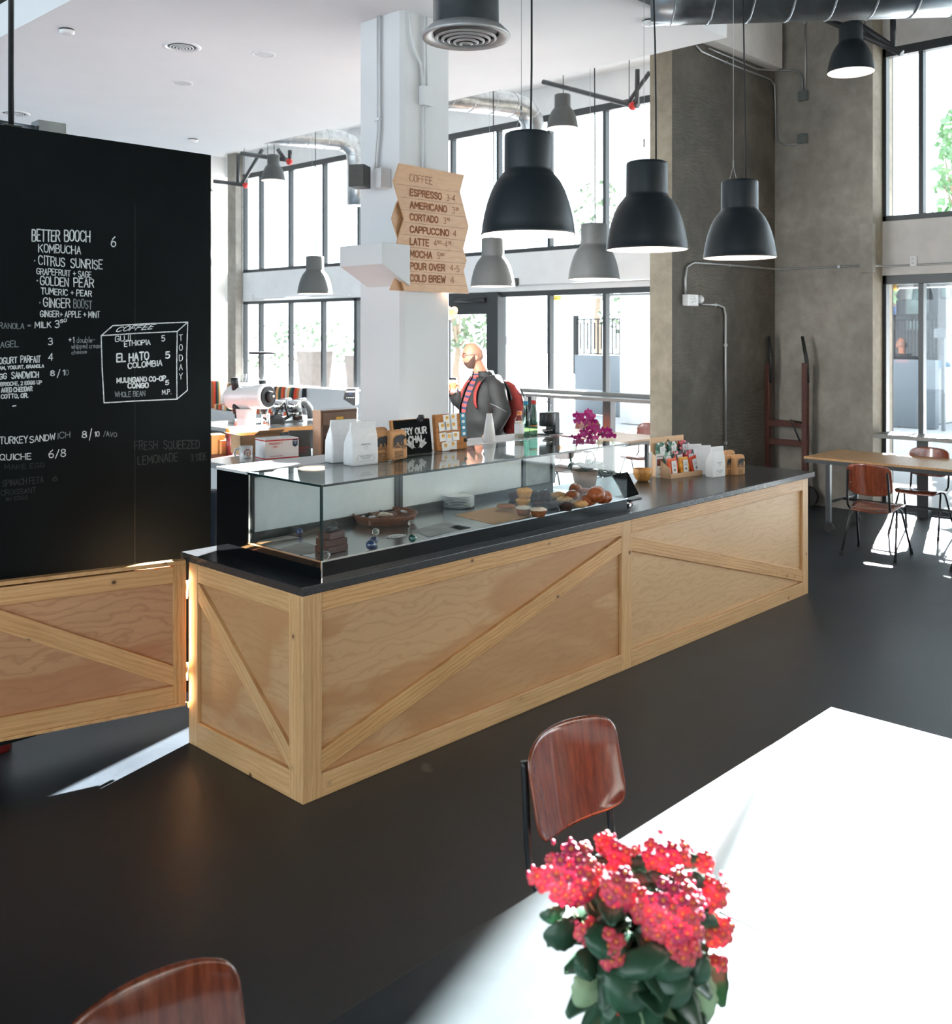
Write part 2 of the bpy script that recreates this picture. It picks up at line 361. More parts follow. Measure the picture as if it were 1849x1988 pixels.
def concrete(name, a, b, c3, scale=1.2, rough=0.75, grain=False, bmp=0.25):
    m, nt, p = newmat(name)
    v = coords(nt, rnd=False)
    n1 = noise(nt, v, scale, 8, 0.62, 0.4); n2 = noise(nt, v, scale * 9, 5, 0.6); 
    col = ramp(nt, n1, [(0.32, a), (0.52, b), (0.7, c3)])
    fine = ramp(nt, n2, [(0.3, (0.82, 0.81, 0.8, 1)), (0.7, (1.1, 1.1, 1.1, 1))])
    col = mixc(nt, 1.0, col, fine, 'MULTIPLY')
    h = n2
    if grain:                                    # the board-form print of plywood shuttering
        w = nt.nodes.new('ShaderNodeTexWave'); w.bands_direction = 'Z'; w.inputs['Scale'].default_value = 5; w.inputs['Distortion'].default_value = 14; w.inputs['Detail'].default_value = 3; w.inputs['Detail Scale'].default_value = 0.9
        mp = nt.nodes.new('ShaderNodeMapping'); mp.inputs['Scale'].default_value = (0.8, 0.8, 1.6); nt.links.new(v, mp.inputs['Vector']); nt.links.new(mp.outputs['Vector'], w.inputs['Vector'])
        g = ramp(nt, w.outputs['Fac'], [(0.0, (0.62, 0.6, 0.58, 1)), (0.5, (1, 1, 1, 1))])
        k = ramp(nt, noise(nt, v, 0.8, 2), [(0.45, (0, 0, 0, 1)), (0.62, (0.8, 0.8, 0.8, 1))])
        col = mixc(nt, k, col, mixc(nt, 1.0, col, g, 'MULTIPLY'))
    nt.links.new(col, p.inputs['Base Color']); p.inputs['Roughness'].default_value = rough
    bump(nt, p, h, bmp, 0.01)
    return m
def glass(name, tint=(0.93, 0.98, 0.97, 1), refl=1.0, ior=1.45):
    """a thin clear pane: straight-through view with Fresnel reflections"""
    m, nt, p = newmat(name); nt.nodes.remove(p)
    tr = nt.nodes.new('ShaderNodeBsdfTransparent'); tr.inputs['Color'].default_value = tint
    gl = nt.nodes.new('ShaderNodeBsdfGlossy'); gl.inputs['Roughness'].default_value = 0.015; gl.inputs['Color'].default_value = (refl, refl, refl, 1)
    lw = nt.nodes.new('ShaderNodeLayerWeight'); lw.inputs['Blend'].default_value = 0.5
    pw = nt.nodes.new('ShaderNodeMath'); pw.operation = 'POWER'; pw.inputs[1].default_value = 4.5; nt.links.new(lw.outputs['Facing'], pw.inputs[0])
    f0 = ((ior - 1) / (ior + 1)) ** 2
    fr = nt.nodes.new('ShaderNodeMath'); fr.operation = 'MULTIPLY_ADD'; fr.inputs[1].default_value = 1 - f0; fr.inputs[2].default_value = f0; fr.use_clamp = True; nt.links.new(pw.outputs[0], fr.inputs[0])
    mx = nt.nodes.new('ShaderNodeMixShader')
    nt.links.new(fr.outputs[0], mx.inputs[0]); nt.links.new(tr.outputs[0], mx.inputs[1]); nt.links.new(gl.outputs[0], mx.inputs[2])
    nt.links.new(mx.outputs[0], nt.nodes['Material Output'].inputs['Surface'])
    return m

M = {}
M['white'] = plain('white_paint', (0.69, 0.70, 0.705), 0.6, vary=0.02, scale=3)
M['ceilwhite'] = plain('ceiling_white', (0.86, 0.865, 0.87), 0.7, vary=0.015, scale=2)
M['wallwhite'] = plain('wall_white', (0.8, 0.81, 0.81), 0.65, vary=0.03, scale=4)
M['plaster'] = plain('plaster', (0.66, 0.63, 0.6), 0.8, vary=0.07, scale=5, bmp=0.1)
M['deck'] = plain('dark_deck', (0.030, 0.032, 0.034), 0.8, vary=0.15, scale=2)
M['black'] = plain('black_paint', (0.012, 0.013, 0.014), 0.45)
M['frame'] = plain('dark_window_frame', (0.03, 0.034, 0.036), 0.4)
M['pipe'] = plain('dark_pipe', (0.035, 0.037, 0.04), 0.5)
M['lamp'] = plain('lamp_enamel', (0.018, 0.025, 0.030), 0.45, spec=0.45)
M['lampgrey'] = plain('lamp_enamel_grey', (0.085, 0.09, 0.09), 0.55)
M['lampin'] = plain('lamp_inside', (0.88, 0.85, 0.81), 0.6)
M['bulb'] = plain('bulb', (0.9, 0.9, 0.85), 0.4, emit=(1.0, 0.88, 0.75, 1), estr=8.0)
M['cable'] = plain('cable', (0.012, 0.012, 0.013), 0.6)
M['wire'] = plain('steel_wire', (0.35, 0.36, 0.36), 0.4, 0.6)
M['steel'] = plain('galvanised', (0.55, 0.57, 0.58), 0.32, 0.9, vary=0.18, scale=14)
M['steeldk'] = plain('duct_steel', (0.30, 0.33, 0.35), 0.3, 0.92, vary=0.2, scale=8)
M['chrome'] = plain('chrome', (0.8, 0.8, 0.8), 0.12, 1.0, vary=0.02)
M['stainless'] = plain('stainless', (0.50, 0.51, 0.52), 0.2, 0.95, vary=0.05, scale=6)
M['conduit'] = plain('conduit', (0.42, 0.43, 0.43), 0.4, 0.7)
M['counter'] = plain('quartz_top', (0.035, 0.037, 0.040), 0.22, vary=0.25, scale=120, spec=0.55)
M['gloss'] = plain('black_gloss', (0.006, 0.007, 0.008), 0.05, spec=0.4)
M['chalkboard'] = plain('chalkboard', (0.0060, 0.0085, 0.0092), 0.75, vary=0.3, scale=1.6, spec=0.08)
M['chalk'] = plain('chalk', (0.62, 0.66, 0.67), 0.9, vary=0.3, scale=60)
M['chalkdim'] = plain('chalk_dim', (0.20, 0.225, 0.235), 0.9, vary=0.35, scale=60)
M['chalkghost'] = plain('chalk_ghost', (0.026, 0.032, 0.034), 0.9, vary=0.3, scale=60)
PINE_L, PINE_D = srgb(228, 188, 138), srgb(208, 160, 106)
M['pine'] = wood('pine', PINE_L, PINE_D, srgb(84, 44, 22), rings=0.28, ring_scale=14)
M['pine2'] = wood('pine_fir', srgb(226, 182, 126), srgb(204, 152, 96), srgb(74, 40, 22), rings=0.5, ring_scale=16, dist=1.5)
M['pinegate'] = wood('pine_gate', srgb(238, 190, 135), srgb(214, 158, 102), srgb(70, 34, 20), rings=0.28, ring_scale=14)
M['birch'] = ply('birch_ply', srgb(214, 174, 128), srgb(168, 118, 74), srgb(190, 140, 94))
M['birchlight'] = ply('birch_ply_pale', srgb(222, 184, 138), srgb(182, 132, 84))
M['gateply'] = ply('gate_ply', srgb(214, 164, 122), srgb(142, 84, 52), srgb(190, 132, 94))
M['chairwood'] = wood('chair_beech', srgb(150, 78, 52), srgb(100, 44, 28), None, sx=1, sy=14, rough=0.2, coat=0.8, rings=0.35, ring_scale=9, dist=1.2, axis='Z')
M['chairseat'] = wood('chair_beech_seat', srgb(150, 78, 52), srgb(100, 44, 28), None, sx=1, sy=14, rough=0.2, coat=0.8, rings=0.35, ring_scale=9, dist=1.2)
M['tablewood'] = wood('table_oak', srgb(206, 164, 112), srgb(170, 124, 78), None, rough=0.32, rings=0.3)
M['darkwood'] = wood('dark_wood', srgb(92, 46, 34), srgb(52, 24, 18), None, rough=0.5, rings=0.3)
M['traywood'] = wood('tray_wood', srgb(142, 82, 50), srgb(92, 48, 28), None, rough=0.4, rings=0.3)
M['bowlwood'] = wood('bamboo', srgb(218, 164, 92), srgb(184, 124, 60), None, sx=6, sy=6, rough=0.4, rings=0.5)
M['signply'] = ply('sign_ply', srgb(214, 170, 128), srgb(186, 140, 100))
M['engrave'] = plain('burnt_lettering', srgb(150, 92, 50), 0.7, vary=0.1)
M['chairmetal'] = plain('chair_tube', (0.02, 0.023, 0.024), 0.35, 0.4)
M['floor'] = None
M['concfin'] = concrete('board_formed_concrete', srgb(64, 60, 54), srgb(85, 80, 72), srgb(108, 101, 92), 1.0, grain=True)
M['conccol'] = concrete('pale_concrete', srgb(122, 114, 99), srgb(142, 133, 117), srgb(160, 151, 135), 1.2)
M['concwall'] = concrete('smooth_concrete', srgb(124, 119, 112), srgb(146, 141, 133), srgb(166, 160, 151), 0.8, bmp=0.1)
M['glass'] = glass('window_glass', (0.97, 0.985, 0.99, 1), 0.45)
M['caseglass'] = glass('case_glass', (0.95, 0.98, 0.975, 1), 0.8, 1.42)
M['bottle'] = glass('green_glass', (0.27, 0.42, 0.35, 1), 1.0, 1.5)
M['clear'] = glass('clear_glass', (0.93, 0.95, 0.94, 1), 1.0, 1.5)
M['whiteplastic'] = plain('white_plastic', (0.78, 0.78, 0.78), 0.35)
M['ceramic'] = plain('white_ceramic', (0.82, 0.81, 0.80), 0.2, coat=0.4, vary=0.02)
M['paper'] = plain('white_paper', (0.82, 0.83, 0.84), 0.7, vary=0.03)
M['paperb'] = plain('blue_print', (0.22, 0.42, 0.58), 0.7)
M['kraft'] = plain('kraft_paper', srgb(196, 146, 98), 0.75, vary=0.06, scale=40, bmp=0.15)
M['card'] = plain('cardboard', srgb(198, 160, 122), 0.8, vary=0.04)
M['amber'] = plain('amber_card', srgb(196, 140, 84), 0.8, vary=0.05)
M['ink'] = plain('dark_ink', (0.02, 0.022, 0.026), 0.7)
M['greyink'] = plain('grey_ink', (0.28, 0.29, 0.31), 0.8)
M['red'] = plain('red_ink', srgb(196, 48, 44), 0.6)
M['orange'] = plain('orange_ink', srgb(220, 130, 40), 0.6)
M['navy'] = plain('navy_ink', srgb(36, 58, 92), 0.6)
M['terracotta'] = plain('red_pot', srgb(196, 62, 40), 0.55, vary=0.05)
M['brass'] = plain('brass', srgb(196, 150, 70), 0.3, 0.8)
M['rubber'] = plain('rubber', (0.012, 0.012, 0.012), 0.7)
def floor_mat():
    m, nt, p = newmat('polished_floor'); v = coords(nt, rnd=False)
    n1 = noise(nt, v, 0.55, 7, 0.6, 0.5); n2 = noise(nt, v, 40, 4, 0.7)
    c = ramp(nt, n1, [(0.3, (0.0068, 0.0105, 0.0150, 1)), (0.5, (0.0105, 0.0160, 0.0225, 1)), (0.72, (0.019, 0.0255, 0.033, 1))])
    c = mixc(nt, 1.0, c, ramp(nt, n2, [(0.3, (0.8, 0.8, 0.8, 1)), (0.7, (1.15, 1.15, 1.15, 1))]), 'MULTIPLY')
    # worn pale patches with a shape of their own
    s = ramp(nt, noise(nt, v, 2.3, 2, 0.4), [(0.735, (0, 0, 0, 1)), (0.755, (0.5, 0.5, 0.5, 1))])
    c = mixc(nt, s, c, (0.16, 0.155, 0.15, 1))
    # hairline cracks
    vo = nt.nodes.new('ShaderNodeTexVoronoi'); vo.feature = 'DISTANCE_TO_EDGE'; vo.inputs['Scale'].default_value = 0.28
    mp = nt.nodes.new('ShaderNodeMapping'); nz = nt.nodes.new('ShaderNodeTexNoise'); nz.inputs['Scale'].default_value = 1.5; nt.links.new(v, nz.inputs['Vector'])
    ad = nt.nodes.new('ShaderNodeMixRGB'); ad.blend_type = 'ADD'; ad.inputs[0].default_value = 0.25; nt.links.new(v, ad.inputs[1]); nt.links.new(nz.outputs['Color'], ad.inputs[2]); nt.links.new(ad.outputs[0], vo.inputs['Vector'])
    c = mixc(nt, ramp(nt, vo.outputs['Distance'], [(0.0, (0.6, 0.6, 0.6, 1)), (0.0025, (0, 0, 0, 1))]), c, (0.012, 0.012, 0.012, 1))
    nt.links.new(c, p.inputs['Base Color'])
    nt.links.new(ramp(nt, n1, [(0.3, (0.38, 0.38, 0.38, 1)), (0.7, (0.48, 0.48, 0.48, 1))]), p.inputs['Roughness'])
    p.inputs['Specular IOR Level'].default_value = 0.5
    bump(nt, p, n2, 0.05, 0.004)
    return m
M['floor'] = floor_mat()
# ------------------------------------------------------------------ the room shell
def struct(name, g, m, bevel=0.0): return tag(g.build(name, m, None, bevel), kind='structure')
XW = 8.77                                        # inner face of the street wall (glazed)
SOF = 4.325                                       # underside of the white dropped ceiling
TOP = 5.75
struct('floor', G().box(-9, XW, -9, 14.6, -0.12, 0.0), M['floor'])
struct('ceiling', G().box(-9, 9.1, -9, 14.9, TOP, TOP + 0.2), M['deck'])
struct('trim_6', G().box(4.6, XW, 2.48, 14.6, 5.62, TOP), M['ceilwhite'])          # white painted deck by the street windows
struct('trim_1', G().box(0.535, 4.51, 0.567, 14.55, SOF, SOF + 0.26), M['ceilwhite'])     # dropped ceiling over the bar
# street wall: solid bands round the window openings
sw = G()
sw.box(XW, 9.05, 2.47, 14.6, 2.62, 3.2); sw.box(XW, 9.05, 2.47, 14.6, 5.2, TOP); sw.box(XW, 9.05, 10.38, 14.6, 0.0, 0.86)
struct('wall_street', sw, M['wallwhite'])
rw = G()
rw.box(XW, 9.05, -9, 1.03, 2.64, 3.25); rw.box(XW, 9.05, -9, 1.03, 5.2, TOP)
struct('wall_street_spandrel', rw, M['plaster'])
# concrete fin (pillar) and the concrete wall beside it
fin = G(); fin.box(6.27, 9.05, 2.2, 2.47, 0, TOP)
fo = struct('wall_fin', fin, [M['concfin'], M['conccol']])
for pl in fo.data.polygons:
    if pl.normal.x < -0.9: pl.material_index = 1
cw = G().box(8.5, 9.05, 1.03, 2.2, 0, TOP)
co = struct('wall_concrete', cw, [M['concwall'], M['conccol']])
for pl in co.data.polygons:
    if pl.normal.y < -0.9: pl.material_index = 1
struct('trim_2', G().box(8.42, 8.5, 1.0, 1.14, 2.66, 3.2), M['concwall'])
struct('trim_3', G().box(6.30, 8.41, 2.06, 2.195, 5.1, TOP), M['plaster'])
struct('wall_end', G().box(3.0, 9.05, 14.6, 14.8, 0, TOP), M['wallwhite'])
struct('trim_4', G().box(8.6, XW, 13.95, 14.25, 0, TOP), M['concwall'])       # concrete pilaster at the end of the glazing
# the two sides of the room behind the photographer: big openings between piers at the rear, a solid wall at the side
bw = G(); bw.box(-9.2, -9, -9, 14.6, 0, 0.3); bw.box(-9.2, -9, -9, 14.6, 5.2, TOP)
for y in (-9, -5.5, -2, 1.5, 5, 8.5, 12): bw.box(-9.2, -9, y, y + 0.5, 0.3, 5.2)
struct('wall_rear', bw, M['wallwhite'])
dw = G(); dw.box(-9, 9.05, -9.2, -9, 0, TOP)
struct('wall_side', dw, M['concwall'])  # unseen side, closed and darker to keep light off the counter front
# bar-side return wall far back, so the bar zone is closed
struct('wall_bar', G().box(-9, 3.0, 14.6, 14.8, 0, TOP), M['wallwhite'])

# windows: frame + one child per pane
def window(name, y0, y1, z0, z1, mull, xx=XW, fr=0.07, mw=0.05, head=0.10):
    g = G(); x0, x1 = xx + 0.0, xx + 0.10
    g.box(x0, x1, y0, y1, z1 - head, z1); g.box(x0, x1, y0, y1, z0, z0 + 0.06)
    ed = [y0] + list(mull) + [y1]
    g.box(x0, x1, y0, y0 + fr * 0.6, z0, z1); g.box(x0, x1, y1 - fr * 0.6, y1, z0, z1)
    for y in mull: g.box(x0, x1, y - mw / 2, y + mw / 2, z0 + 0.06, z1 - head)
    w = tag(g.build(name, M['frame'], None, 0.004), kind='structure')
    for a, b in zip(ed, ed[1:]):
        G().box(xx + 0.05, xx + 0.056, a, b, z0 + 0.05, z1 - head).build('window_pane', M['glass'], w)
    return w
window('window_1', 2.47, 13.95, 3.2, 5.2, [3.9, 4.91, 5.92, 6.94, 7.95, 9.0, 10.3, 11.31, 12.37, 13.36])
window('window_2', 10.38, 13.95, 0.86, 2.62, [11.35, 12.37, 13.37], head=0.06)
window('window_3', 2.47, 7.02, 0.0, 2.62, [3.9, 4.91, 5.92], mw=0.055, head=0.08)
window('window_4', -9, 1.03, 3.25, 5.2, [0.61 - 1.01 * k for k in range(9)])
window('window_5', -9, 1.03, 0.0, 2.64, [0.61 - 1.01 * k for k in range(9)], mw=0.055)
# door with its heavy jamb and closer head
dg = G(); dg.box(XW - 0.08, XW + 0.12, 6.86, 7.1, 0, 2.62); dg.box(XW - 0.05, XW + 0.1, 7.1, 8.05, 2.28, 2.62); dg.box(XW - 0.05, XW + 0.1, 8.05, 8.2, 0, 2.62)
dr = tag(dg.build('door_1', M['frame'], None, 0.006), kind='structure')
G().box(XW + 0.03, XW + 0.04, 7.1, 8.05, 0.1, 2.28).build('door_pane', M['glass'], dr)
G().tube([(XW - 0.09, 7.1, 2.5), (XW - 0.09, 7.75, 2.5)], 0.04).build('door_closer', M['black'], dr)
window('window_6', 8.2, 10.38, 0.86, 2.62, [9.3], head=0.06)
struct('wall_sill', G().box(XW, 9.05, 8.2, 10.38, 0.0, 0.86), M['wallwhite'])
# ------------------------------------------------------------------ the street outside
M['paving'] = plain('paving_pale', (0.28, 0.285, 0.29), 0.85, vary=0.06, scale=1.5)
M['facade'] = plain('facade_pale', (0.78, 0.80, 0.82), 0.85, vary=0.04, scale=1.0)
M['dkfacade'] = plain('facade_grey', (0.10, 0.11, 0.12), 0.7)
M['leafout'] = plain('tree_leaf', (0.14, 0.24, 0.12), 0.6, vary=0.3)
M['bark'] = plain('bark', (0.20, 0.15, 0.11), 0.9, vary=0.2)
struct('ground_outside', G().box(9.05, 70, -40, 60, -0.15, -0.02), M['paving'])
M['antibounce'] = plain('dark_antibounce_skin', (0.07, 0.068, 0.066), 0.9, vary=0.1)  # dark colour keeps sunlit outer surfaces from brightening the street
M['canopy'] = plain('canopy_grey', (0.20, 0.205, 0.21), 0.9)
og = G(); og.box(9.051, 9.09, 2.47, 14.8, 2.62, 3.2); og.box(9.051, 9.09, -9, 14.8, 5.2, 6.1); og.box(9.051, 9.09, 8.2, 14.8, -0.02, 0.86); og.box(9.051, 9.09, -9, 1.03, 2.64, 3.25); og.box(9.051, 9.09, 1.03, 2.47, -0.02, 5.2)
struct('wall_street_antibounce', og, M['antibounce'])  # unseen skin added to cut sunlight bounced off the wall
struct('wall_roof', G().box(-9.3, 9.05, -9.3, 14.9, TOP + 0.21, TOP + 0.3), M['antibounce'])
struct('wall_canopy', G().box(9.10, 13.0, -20, 6.4, 2.74, 2.98), M['canopy'])     # walkway roof along the street wall
for y in (-9.0, -4.0, 1.6, 5.9):
    pass
# ------------------------------------------------------------------ the service counter
CL, CD, CH = 4.735, 0.926, 0.884                 # length, depth, height of the timber body
ct = thing('service_counter', 'long pine and birch crate-style service counter with diagonal braces', 'counter', (0, 0, 0))
G().box(0.03, CL - 0.03, 0.03, CD - 0.02, 0.012, CH - 0.005).build('carcass', M['black'], ct)
T = 0.022                                        # boards stand proud of the ply
def front_panel(x0, x1, m):
    o = board('panel', m, ct, (x0, 0.034, CH / 2), (x1, 0.034, CH / 2), (0, 0, 1), CH - 0.03, 0.012, 0.0)
front_panel(0.05, 2.36, M['birch']); front_panel(2.36, CL - 0.04, M['birchlight'])
board('panel', M['birch'], ct, (0.034, CD - 0.03, CH / 2), (0.034, 0.05, CH / 2), (0, 0, 1), CH - 0.03, 0.012, 0.0)
def fb(name, m, x0, z0, x1, z1, w):              # a board on the long face
    return board(name, m, ct, (x0, T, z0), (x1, T, z1), (-(z1 - z0), 0, (x1 - x0)), w, T)
Z0, RT, RB = 0.0, 0.085, 0.10
fb('corner_post', M['pine'], 0.05, Z0, 0.05, CH, 0.10)
fb('middle_post', M['pine'], 2.35, Z0, 2.35, CH, 0.10)
fb('corner_post', M['pine'], CL - 0.045, Z0, CL - 0.045, CH, 0.09)
for a, b, m in ((0.10, 2.30, M['pine2']), (2.40, CL - 0.09, M['pine2'])):
    fb('top_rail', m, a, CH - RT / 2, b, CH - RT / 2, RT)
    fb('bottom_rail', M['pine'], a, RB / 2, b, RB / 2, RB)
def brace(p0, p1, w, nrm, m, parent, thick=T, flip=1):
    """diagonal plank cut to the opening at both ends: p0,p1 = its two corner points (x along the opening, z)"""
    return None
# diagonal braces; ends cut square to the rails
def fbrace(x0, z0, x1, z1, w, m):
    dx, dz = x1 - x0, z1 - z0
    L = math.hypot(dx, dz); v = abs(w * L / dx)
    pts = [(x0, T, z0 - v / 2), (x1, T, z1 - v / 2), (x1, T, z1 + v / 2), (x0, T, z0 + v / 2)]
    return mitre('brace', m, ct, pts, (0, -1, 0), T * 0.9, (dx, 0, dz))
fbrace(0.10, RB + 0.055, 2.30, CH - RT - 0.055, 0.085, M['pine2'])
fbrace(2.40, CH - RT - 0.06, CL - 0.09, RB + 0.05, 0.085, M['pine2'])
def eb(name, m, y0, z0, y1, z1, w):              # a board on the end face
    return board(name, m, ct, (T, y0, z0), (T, y1, z1), (0, (z1 - z0), -(y1 - y0)), w, T)
eb('corner_post', M['pine'], 0.062, Z0, 0.062, CH, 0.078)
eb('corner_post', M['pine'], CD - 0.04, Z0, CD - 0.04, CH, 0.08)
eb('top_rail', M['pine'], CD - 0.08, CH - 0.045, 0.10, CH - 0.045, 0.09)
eb('bottom_rail', M['pine'], CD - 0.08, RB / 2 + 0.01, 0.10, RB / 2 + 0.01, RB + 0.02)
w = 0.07; dy, dz = -(CD - 0.18), -(CH - 0.09 - RB - 0.02); v = w * math.hypot(dy, dz) / abs(dy)
ya, yb, za, zb = CD - 0.08, 0.10, CH - 0.09, RB + 0.02
mitre('brace', M['pine'], ct, [(T, ya, za - v), (T, yb, zb), (T, yb, zb + v), (T, ya, za)], (-1, 0, 0), T * 0.9, (0, dy, dz))
wt = tag(G().box(-0.012, 4.825, -0.012, 0.985, CH, 0.923).build('worktop', M['counter'], None, 0.004),
         'dark grey quartz worktop on the pine service counter', 'worktop')

# ------------------------------------------------------------------ the glass pastry case
cs = thing('pastry_case', 'long glass pastry display case with black plinth on the dark worktop', 'display case', (0.121, 0.032, 0.923))
KX0, KX1, KY0, KY1, KZ0, KZ1, KZ2 = 0.121, 2.40, 0.032, 0.592, 0.923, 1.005, 1.337
KB = 0.875
G().box(KX0 + 0.002, KX1 - 0.002, KY0 + 0.002, KB, KZ0, KZ1 - 0.004).build('plinth', M['gloss'], cs)
G().box(KX0 + 0.014, KX1 - 0.014, KY0 + 0.014, KY1, KZ1 - 0.004, KZ1).build('deck', M['stainless'], cs)
def pane(*b): return G().box(*b).build('glass_pane', M['caseglass'], cs)
pane(KX0, KX1, KY0, KY0 + 0.006, KZ1 - 0.003, KZ2 - 0.006)
pane(KX0, KX0 + 0.006, KY0 + 0.007, KY1, KZ1 - 0.003, KZ2 - 0.006)
pane(KX1 - 0.006, KX1, KY0 + 0.007, KY1, KZ1, KZ2 - 0.006)
pane(KX0 - 0.004, KX1 + 0.004, KY0 - 0.004, KY1 + 0.02, KZ2 - 0.006, KZ2)
tr = G()                                        # edge seams: dark polished glass edges and the chrome strip at the foot
tr.box(KX0 - 0.005, KX1 + 0.005, KY0 - 0.006, KY0 - 0.003, KZ2 - 0.009, KZ2 + 0.001)
tr.box(KX0 - 0.006, KX0 - 0.003, KY0 - 0.005, KY1, KZ2 - 0.009, KZ2 + 0.001)
tr.box(KX0 - 0.002, KX0 + 0.008, KY0 - 0.002, KY0 + 0.008, KZ1, KZ2 - 0.006)
M['glassedge'] = plain('glass_edge', (0.01, 0.028, 0.027), 0.15)
tr.build('edge_seam', M['glassedge'], cs)
ch = G(); ch.box(KX0, KX1 + 0.004, KY0 - 0.004, KY0 - 0.0005, KZ1 - 0.004, KZ1 + 0.003); ch.box(KX0 - 0.004, KX0 - 0.0005, KY0 - 0.004, KY1, KZ1 - 0.004, KZ1 + 0.003)
ch.box(KX0 - 0.004, KX0 + 0.002, KY0 - 0.005, KY0 + 0.001, KZ0, KZ1)
ch.box(KX0 - 0.004, KX0 + 0.004, KY1 - 0.006, KY1 + 0.002, KZ1, KZ2)
ch.build('chrome_strip', M['chrome'], cs)
bk = G(); bk.box(KX0 + 0.003, KX0 + 0.02, KY1 + 0.002, KB, KZ0 + 0.002, KZ2 - 0.012)
bk.build('end_panel', M['gloss'], cs)
G().box(KX0 + 0.002, KX1 - 0.02, KY1 + 0.02, KB + 0.002, KZ2 - 0.012, KZ2 + 0.002).build('rear_top', M['paper'], cs)
fr = G()
XS = PY(1016, 920, KY1 + 0.02).x; XM = PY(772, 960, KY1 + 0.02).x
for a, b in ((KX0 + 0.02, XM), (XM, XS)):
    G().box(a + 0.025, b - 0.02, KY1 + 0.018, KY1 + 0.026, KZ1 + 0.04, KZ2 - 0.03).build('sliding_door', M['paper'], cs)
for x in (KX0 + 0.022, XM - 0.012, XM + 0.016, XS): fr.box(x - 0.012, x + 0.012, KY1 + 0.008, KY1 + 0.03, KZ1, KZ2 - 0.008)
fr.box(KX0 + 0.012, KX1 - 0.01, KY1 + 0.004, KY1 + 0.03, KZ1, KZ1 + 0.04); fr.box(KX0 + 0.012, XS, KY1 + 0.01, KY1 + 0.03, KZ2 - 0.03, KZ2 - 0.007)
fr.box(KX1 - 0.02, KX1 - 0.008, KY1 + 0.006, KY1 + 0.03, KZ1, KZ2 - 0.008)
fr.build('door_track', M['black'], cs)

# ------------------------------------------------------------------ the hinged gate beside the counter
ga = Vector((-0.004, 0.935, 0)); gd = Vector((-0.967, 0.254, 0)).normalized(); gn = Vector((-gd.y, gd.x, 0))
if gn.y > 0: gn = -gn
gt = thing('counter_gate', 'hinged pine and plywood half gate hanging beside the counter under the chalkboard', 'gate', tuple(ga))
GZ0, GZ1, GL = 0.205, 0.878, 1.02
def gp(u, z, o=0.0): return ga + gd * u + gn * o + Vector((0, 0, z))
def gb(name, m, u0, z0, u1, z1, w, o=0.0, th=0.022):
    p0, p1 = gp(u0, z0, o), gp(u1, z1, o); d = (p1 - p0).normalized()
    up = gn.cross(d)
    return board(name, m, gt, p0, p1, up, w, th)
gb('panel', M['gateply'], 0.012, (GZ0 + GZ1) / 2, GL, (GZ0 + GZ1) / 2, GZ1 - GZ0 - 0.02, -0.014, 0.014)
gb('stile', M['pine2'], 0.04, GZ0, 0.04, GZ1, 0.06)
gb('stile', M['pinegate'], GL - 0.045, GZ0, GL - 0.045, GZ1, 0.09)
gb('top_rail', M['pinegate'], 0.07, GZ1 - 0.048, GL - 0.09, GZ1 - 0.048, 0.08)
gb('bottom_rail', M['pinegate'], 0.07, GZ0 + 0.045, GL - 0.09, GZ0 + 0.045, 0.09)
w = 0.085; u0, u1, za, zb = 0.07, GL - 0.09, GZ0 + 0.09, GZ1 - 0.15; v = w * math.hypot(u1 - u0, zb - za) / (u1 - u0)
mitre('brace', M['pinegate'], gt, [gp(u0, za), gp(u1, zb), gp(u1, zb + v), gp(u0, za + v)], gn, 0.02, gd * (u1 - u0) + Vector((0, 0, zb - za)))
gg = G(); p = gp(0.02, 0, -0.014)
Mg = Matrix(((gd.x, gn.x, 0, ga.x), (gd.y, gn.y, 0, ga.y), (0, 0, 1, 0), (0, 0, 0, 1)))
G().box(0.012, GL, -0.02, 0.026, GZ1, GZ1 + 0.018, Mg).build('cap', M['pinegate'], gt, 0.002)
G().box(0.012, GL, -0.02, 0.026, GZ0 - 0.016, GZ0, Mg).build('sill_strip', M['pinegate'], gt, 0.002)
for z in (0.3, 0.7): G().tube([(0.002, 0.944, z), (0.002, 0.944, z + 0.09)], 0.008).build('hinge', M['chrome'], gt)
G().box(-0.006, 0.008, 0.93, 0.95, 0.17, 0.2).build('catch', M['chrome'], gt)

# ------------------------------------------------------------------ the hanging chalkboard
BY = 1.27
bx1 = PY(410, 301, BY).x; bz1 = PY(410, 301, BY).z
cb = thing('chalkboard', 'tall black chalkboard panel with handwritten food and kombucha menu beside the bar', 'chalkboard', (bx1, BY, 0.11))
G().box(-2.4, bx1, BY, BY + 0.05, 0.11, bz1).build('board', M['chalkboard'], cb, 0.002)
seam = PY(262, 600, BY).x
G().box(seam - 0.001, seam + 0.001, BY - 0.0006, BY + 0.001, 0.7, bz1 - 0.3).build('panel_seam', M['chalkghost'], cb)
def rod(px):
    p = PY(px, 200, BY + 0.02)
    g = G().tube([(p.x, BY + 0.022, bz1 - 0.02), (p.x, BY + 0.022, TOP)], 0.013, 10); g.box(p.x - 0.04, p.x + 0.04, BY + 0.0, BY + 0.045, bz1, bz1 + 0.008)
    return g.build('hanger_rod', M['black'], cb)
rod(22)
rod(-420)
jp = PY(98, 252, BY + 0.1)
jb = G().cbox((jp.x, BY + 0.12, bz1 + 0.035), (0.13, 0.09, 0.06)); jb.tube([(jp.x - 0.07, BY + 0.12, bz1 + 0.03), (jp.x - 0.3, BY + 0.1, bz1 + 0.03)], 0.012)
jb.box(jp.x - 0.05, jp.x + 0.05, BY + 0.02, BY + 0.16, bz1 - 0.005, bz1 + 0.006)
jb.build('junction_box', M['steeldk'], cb)

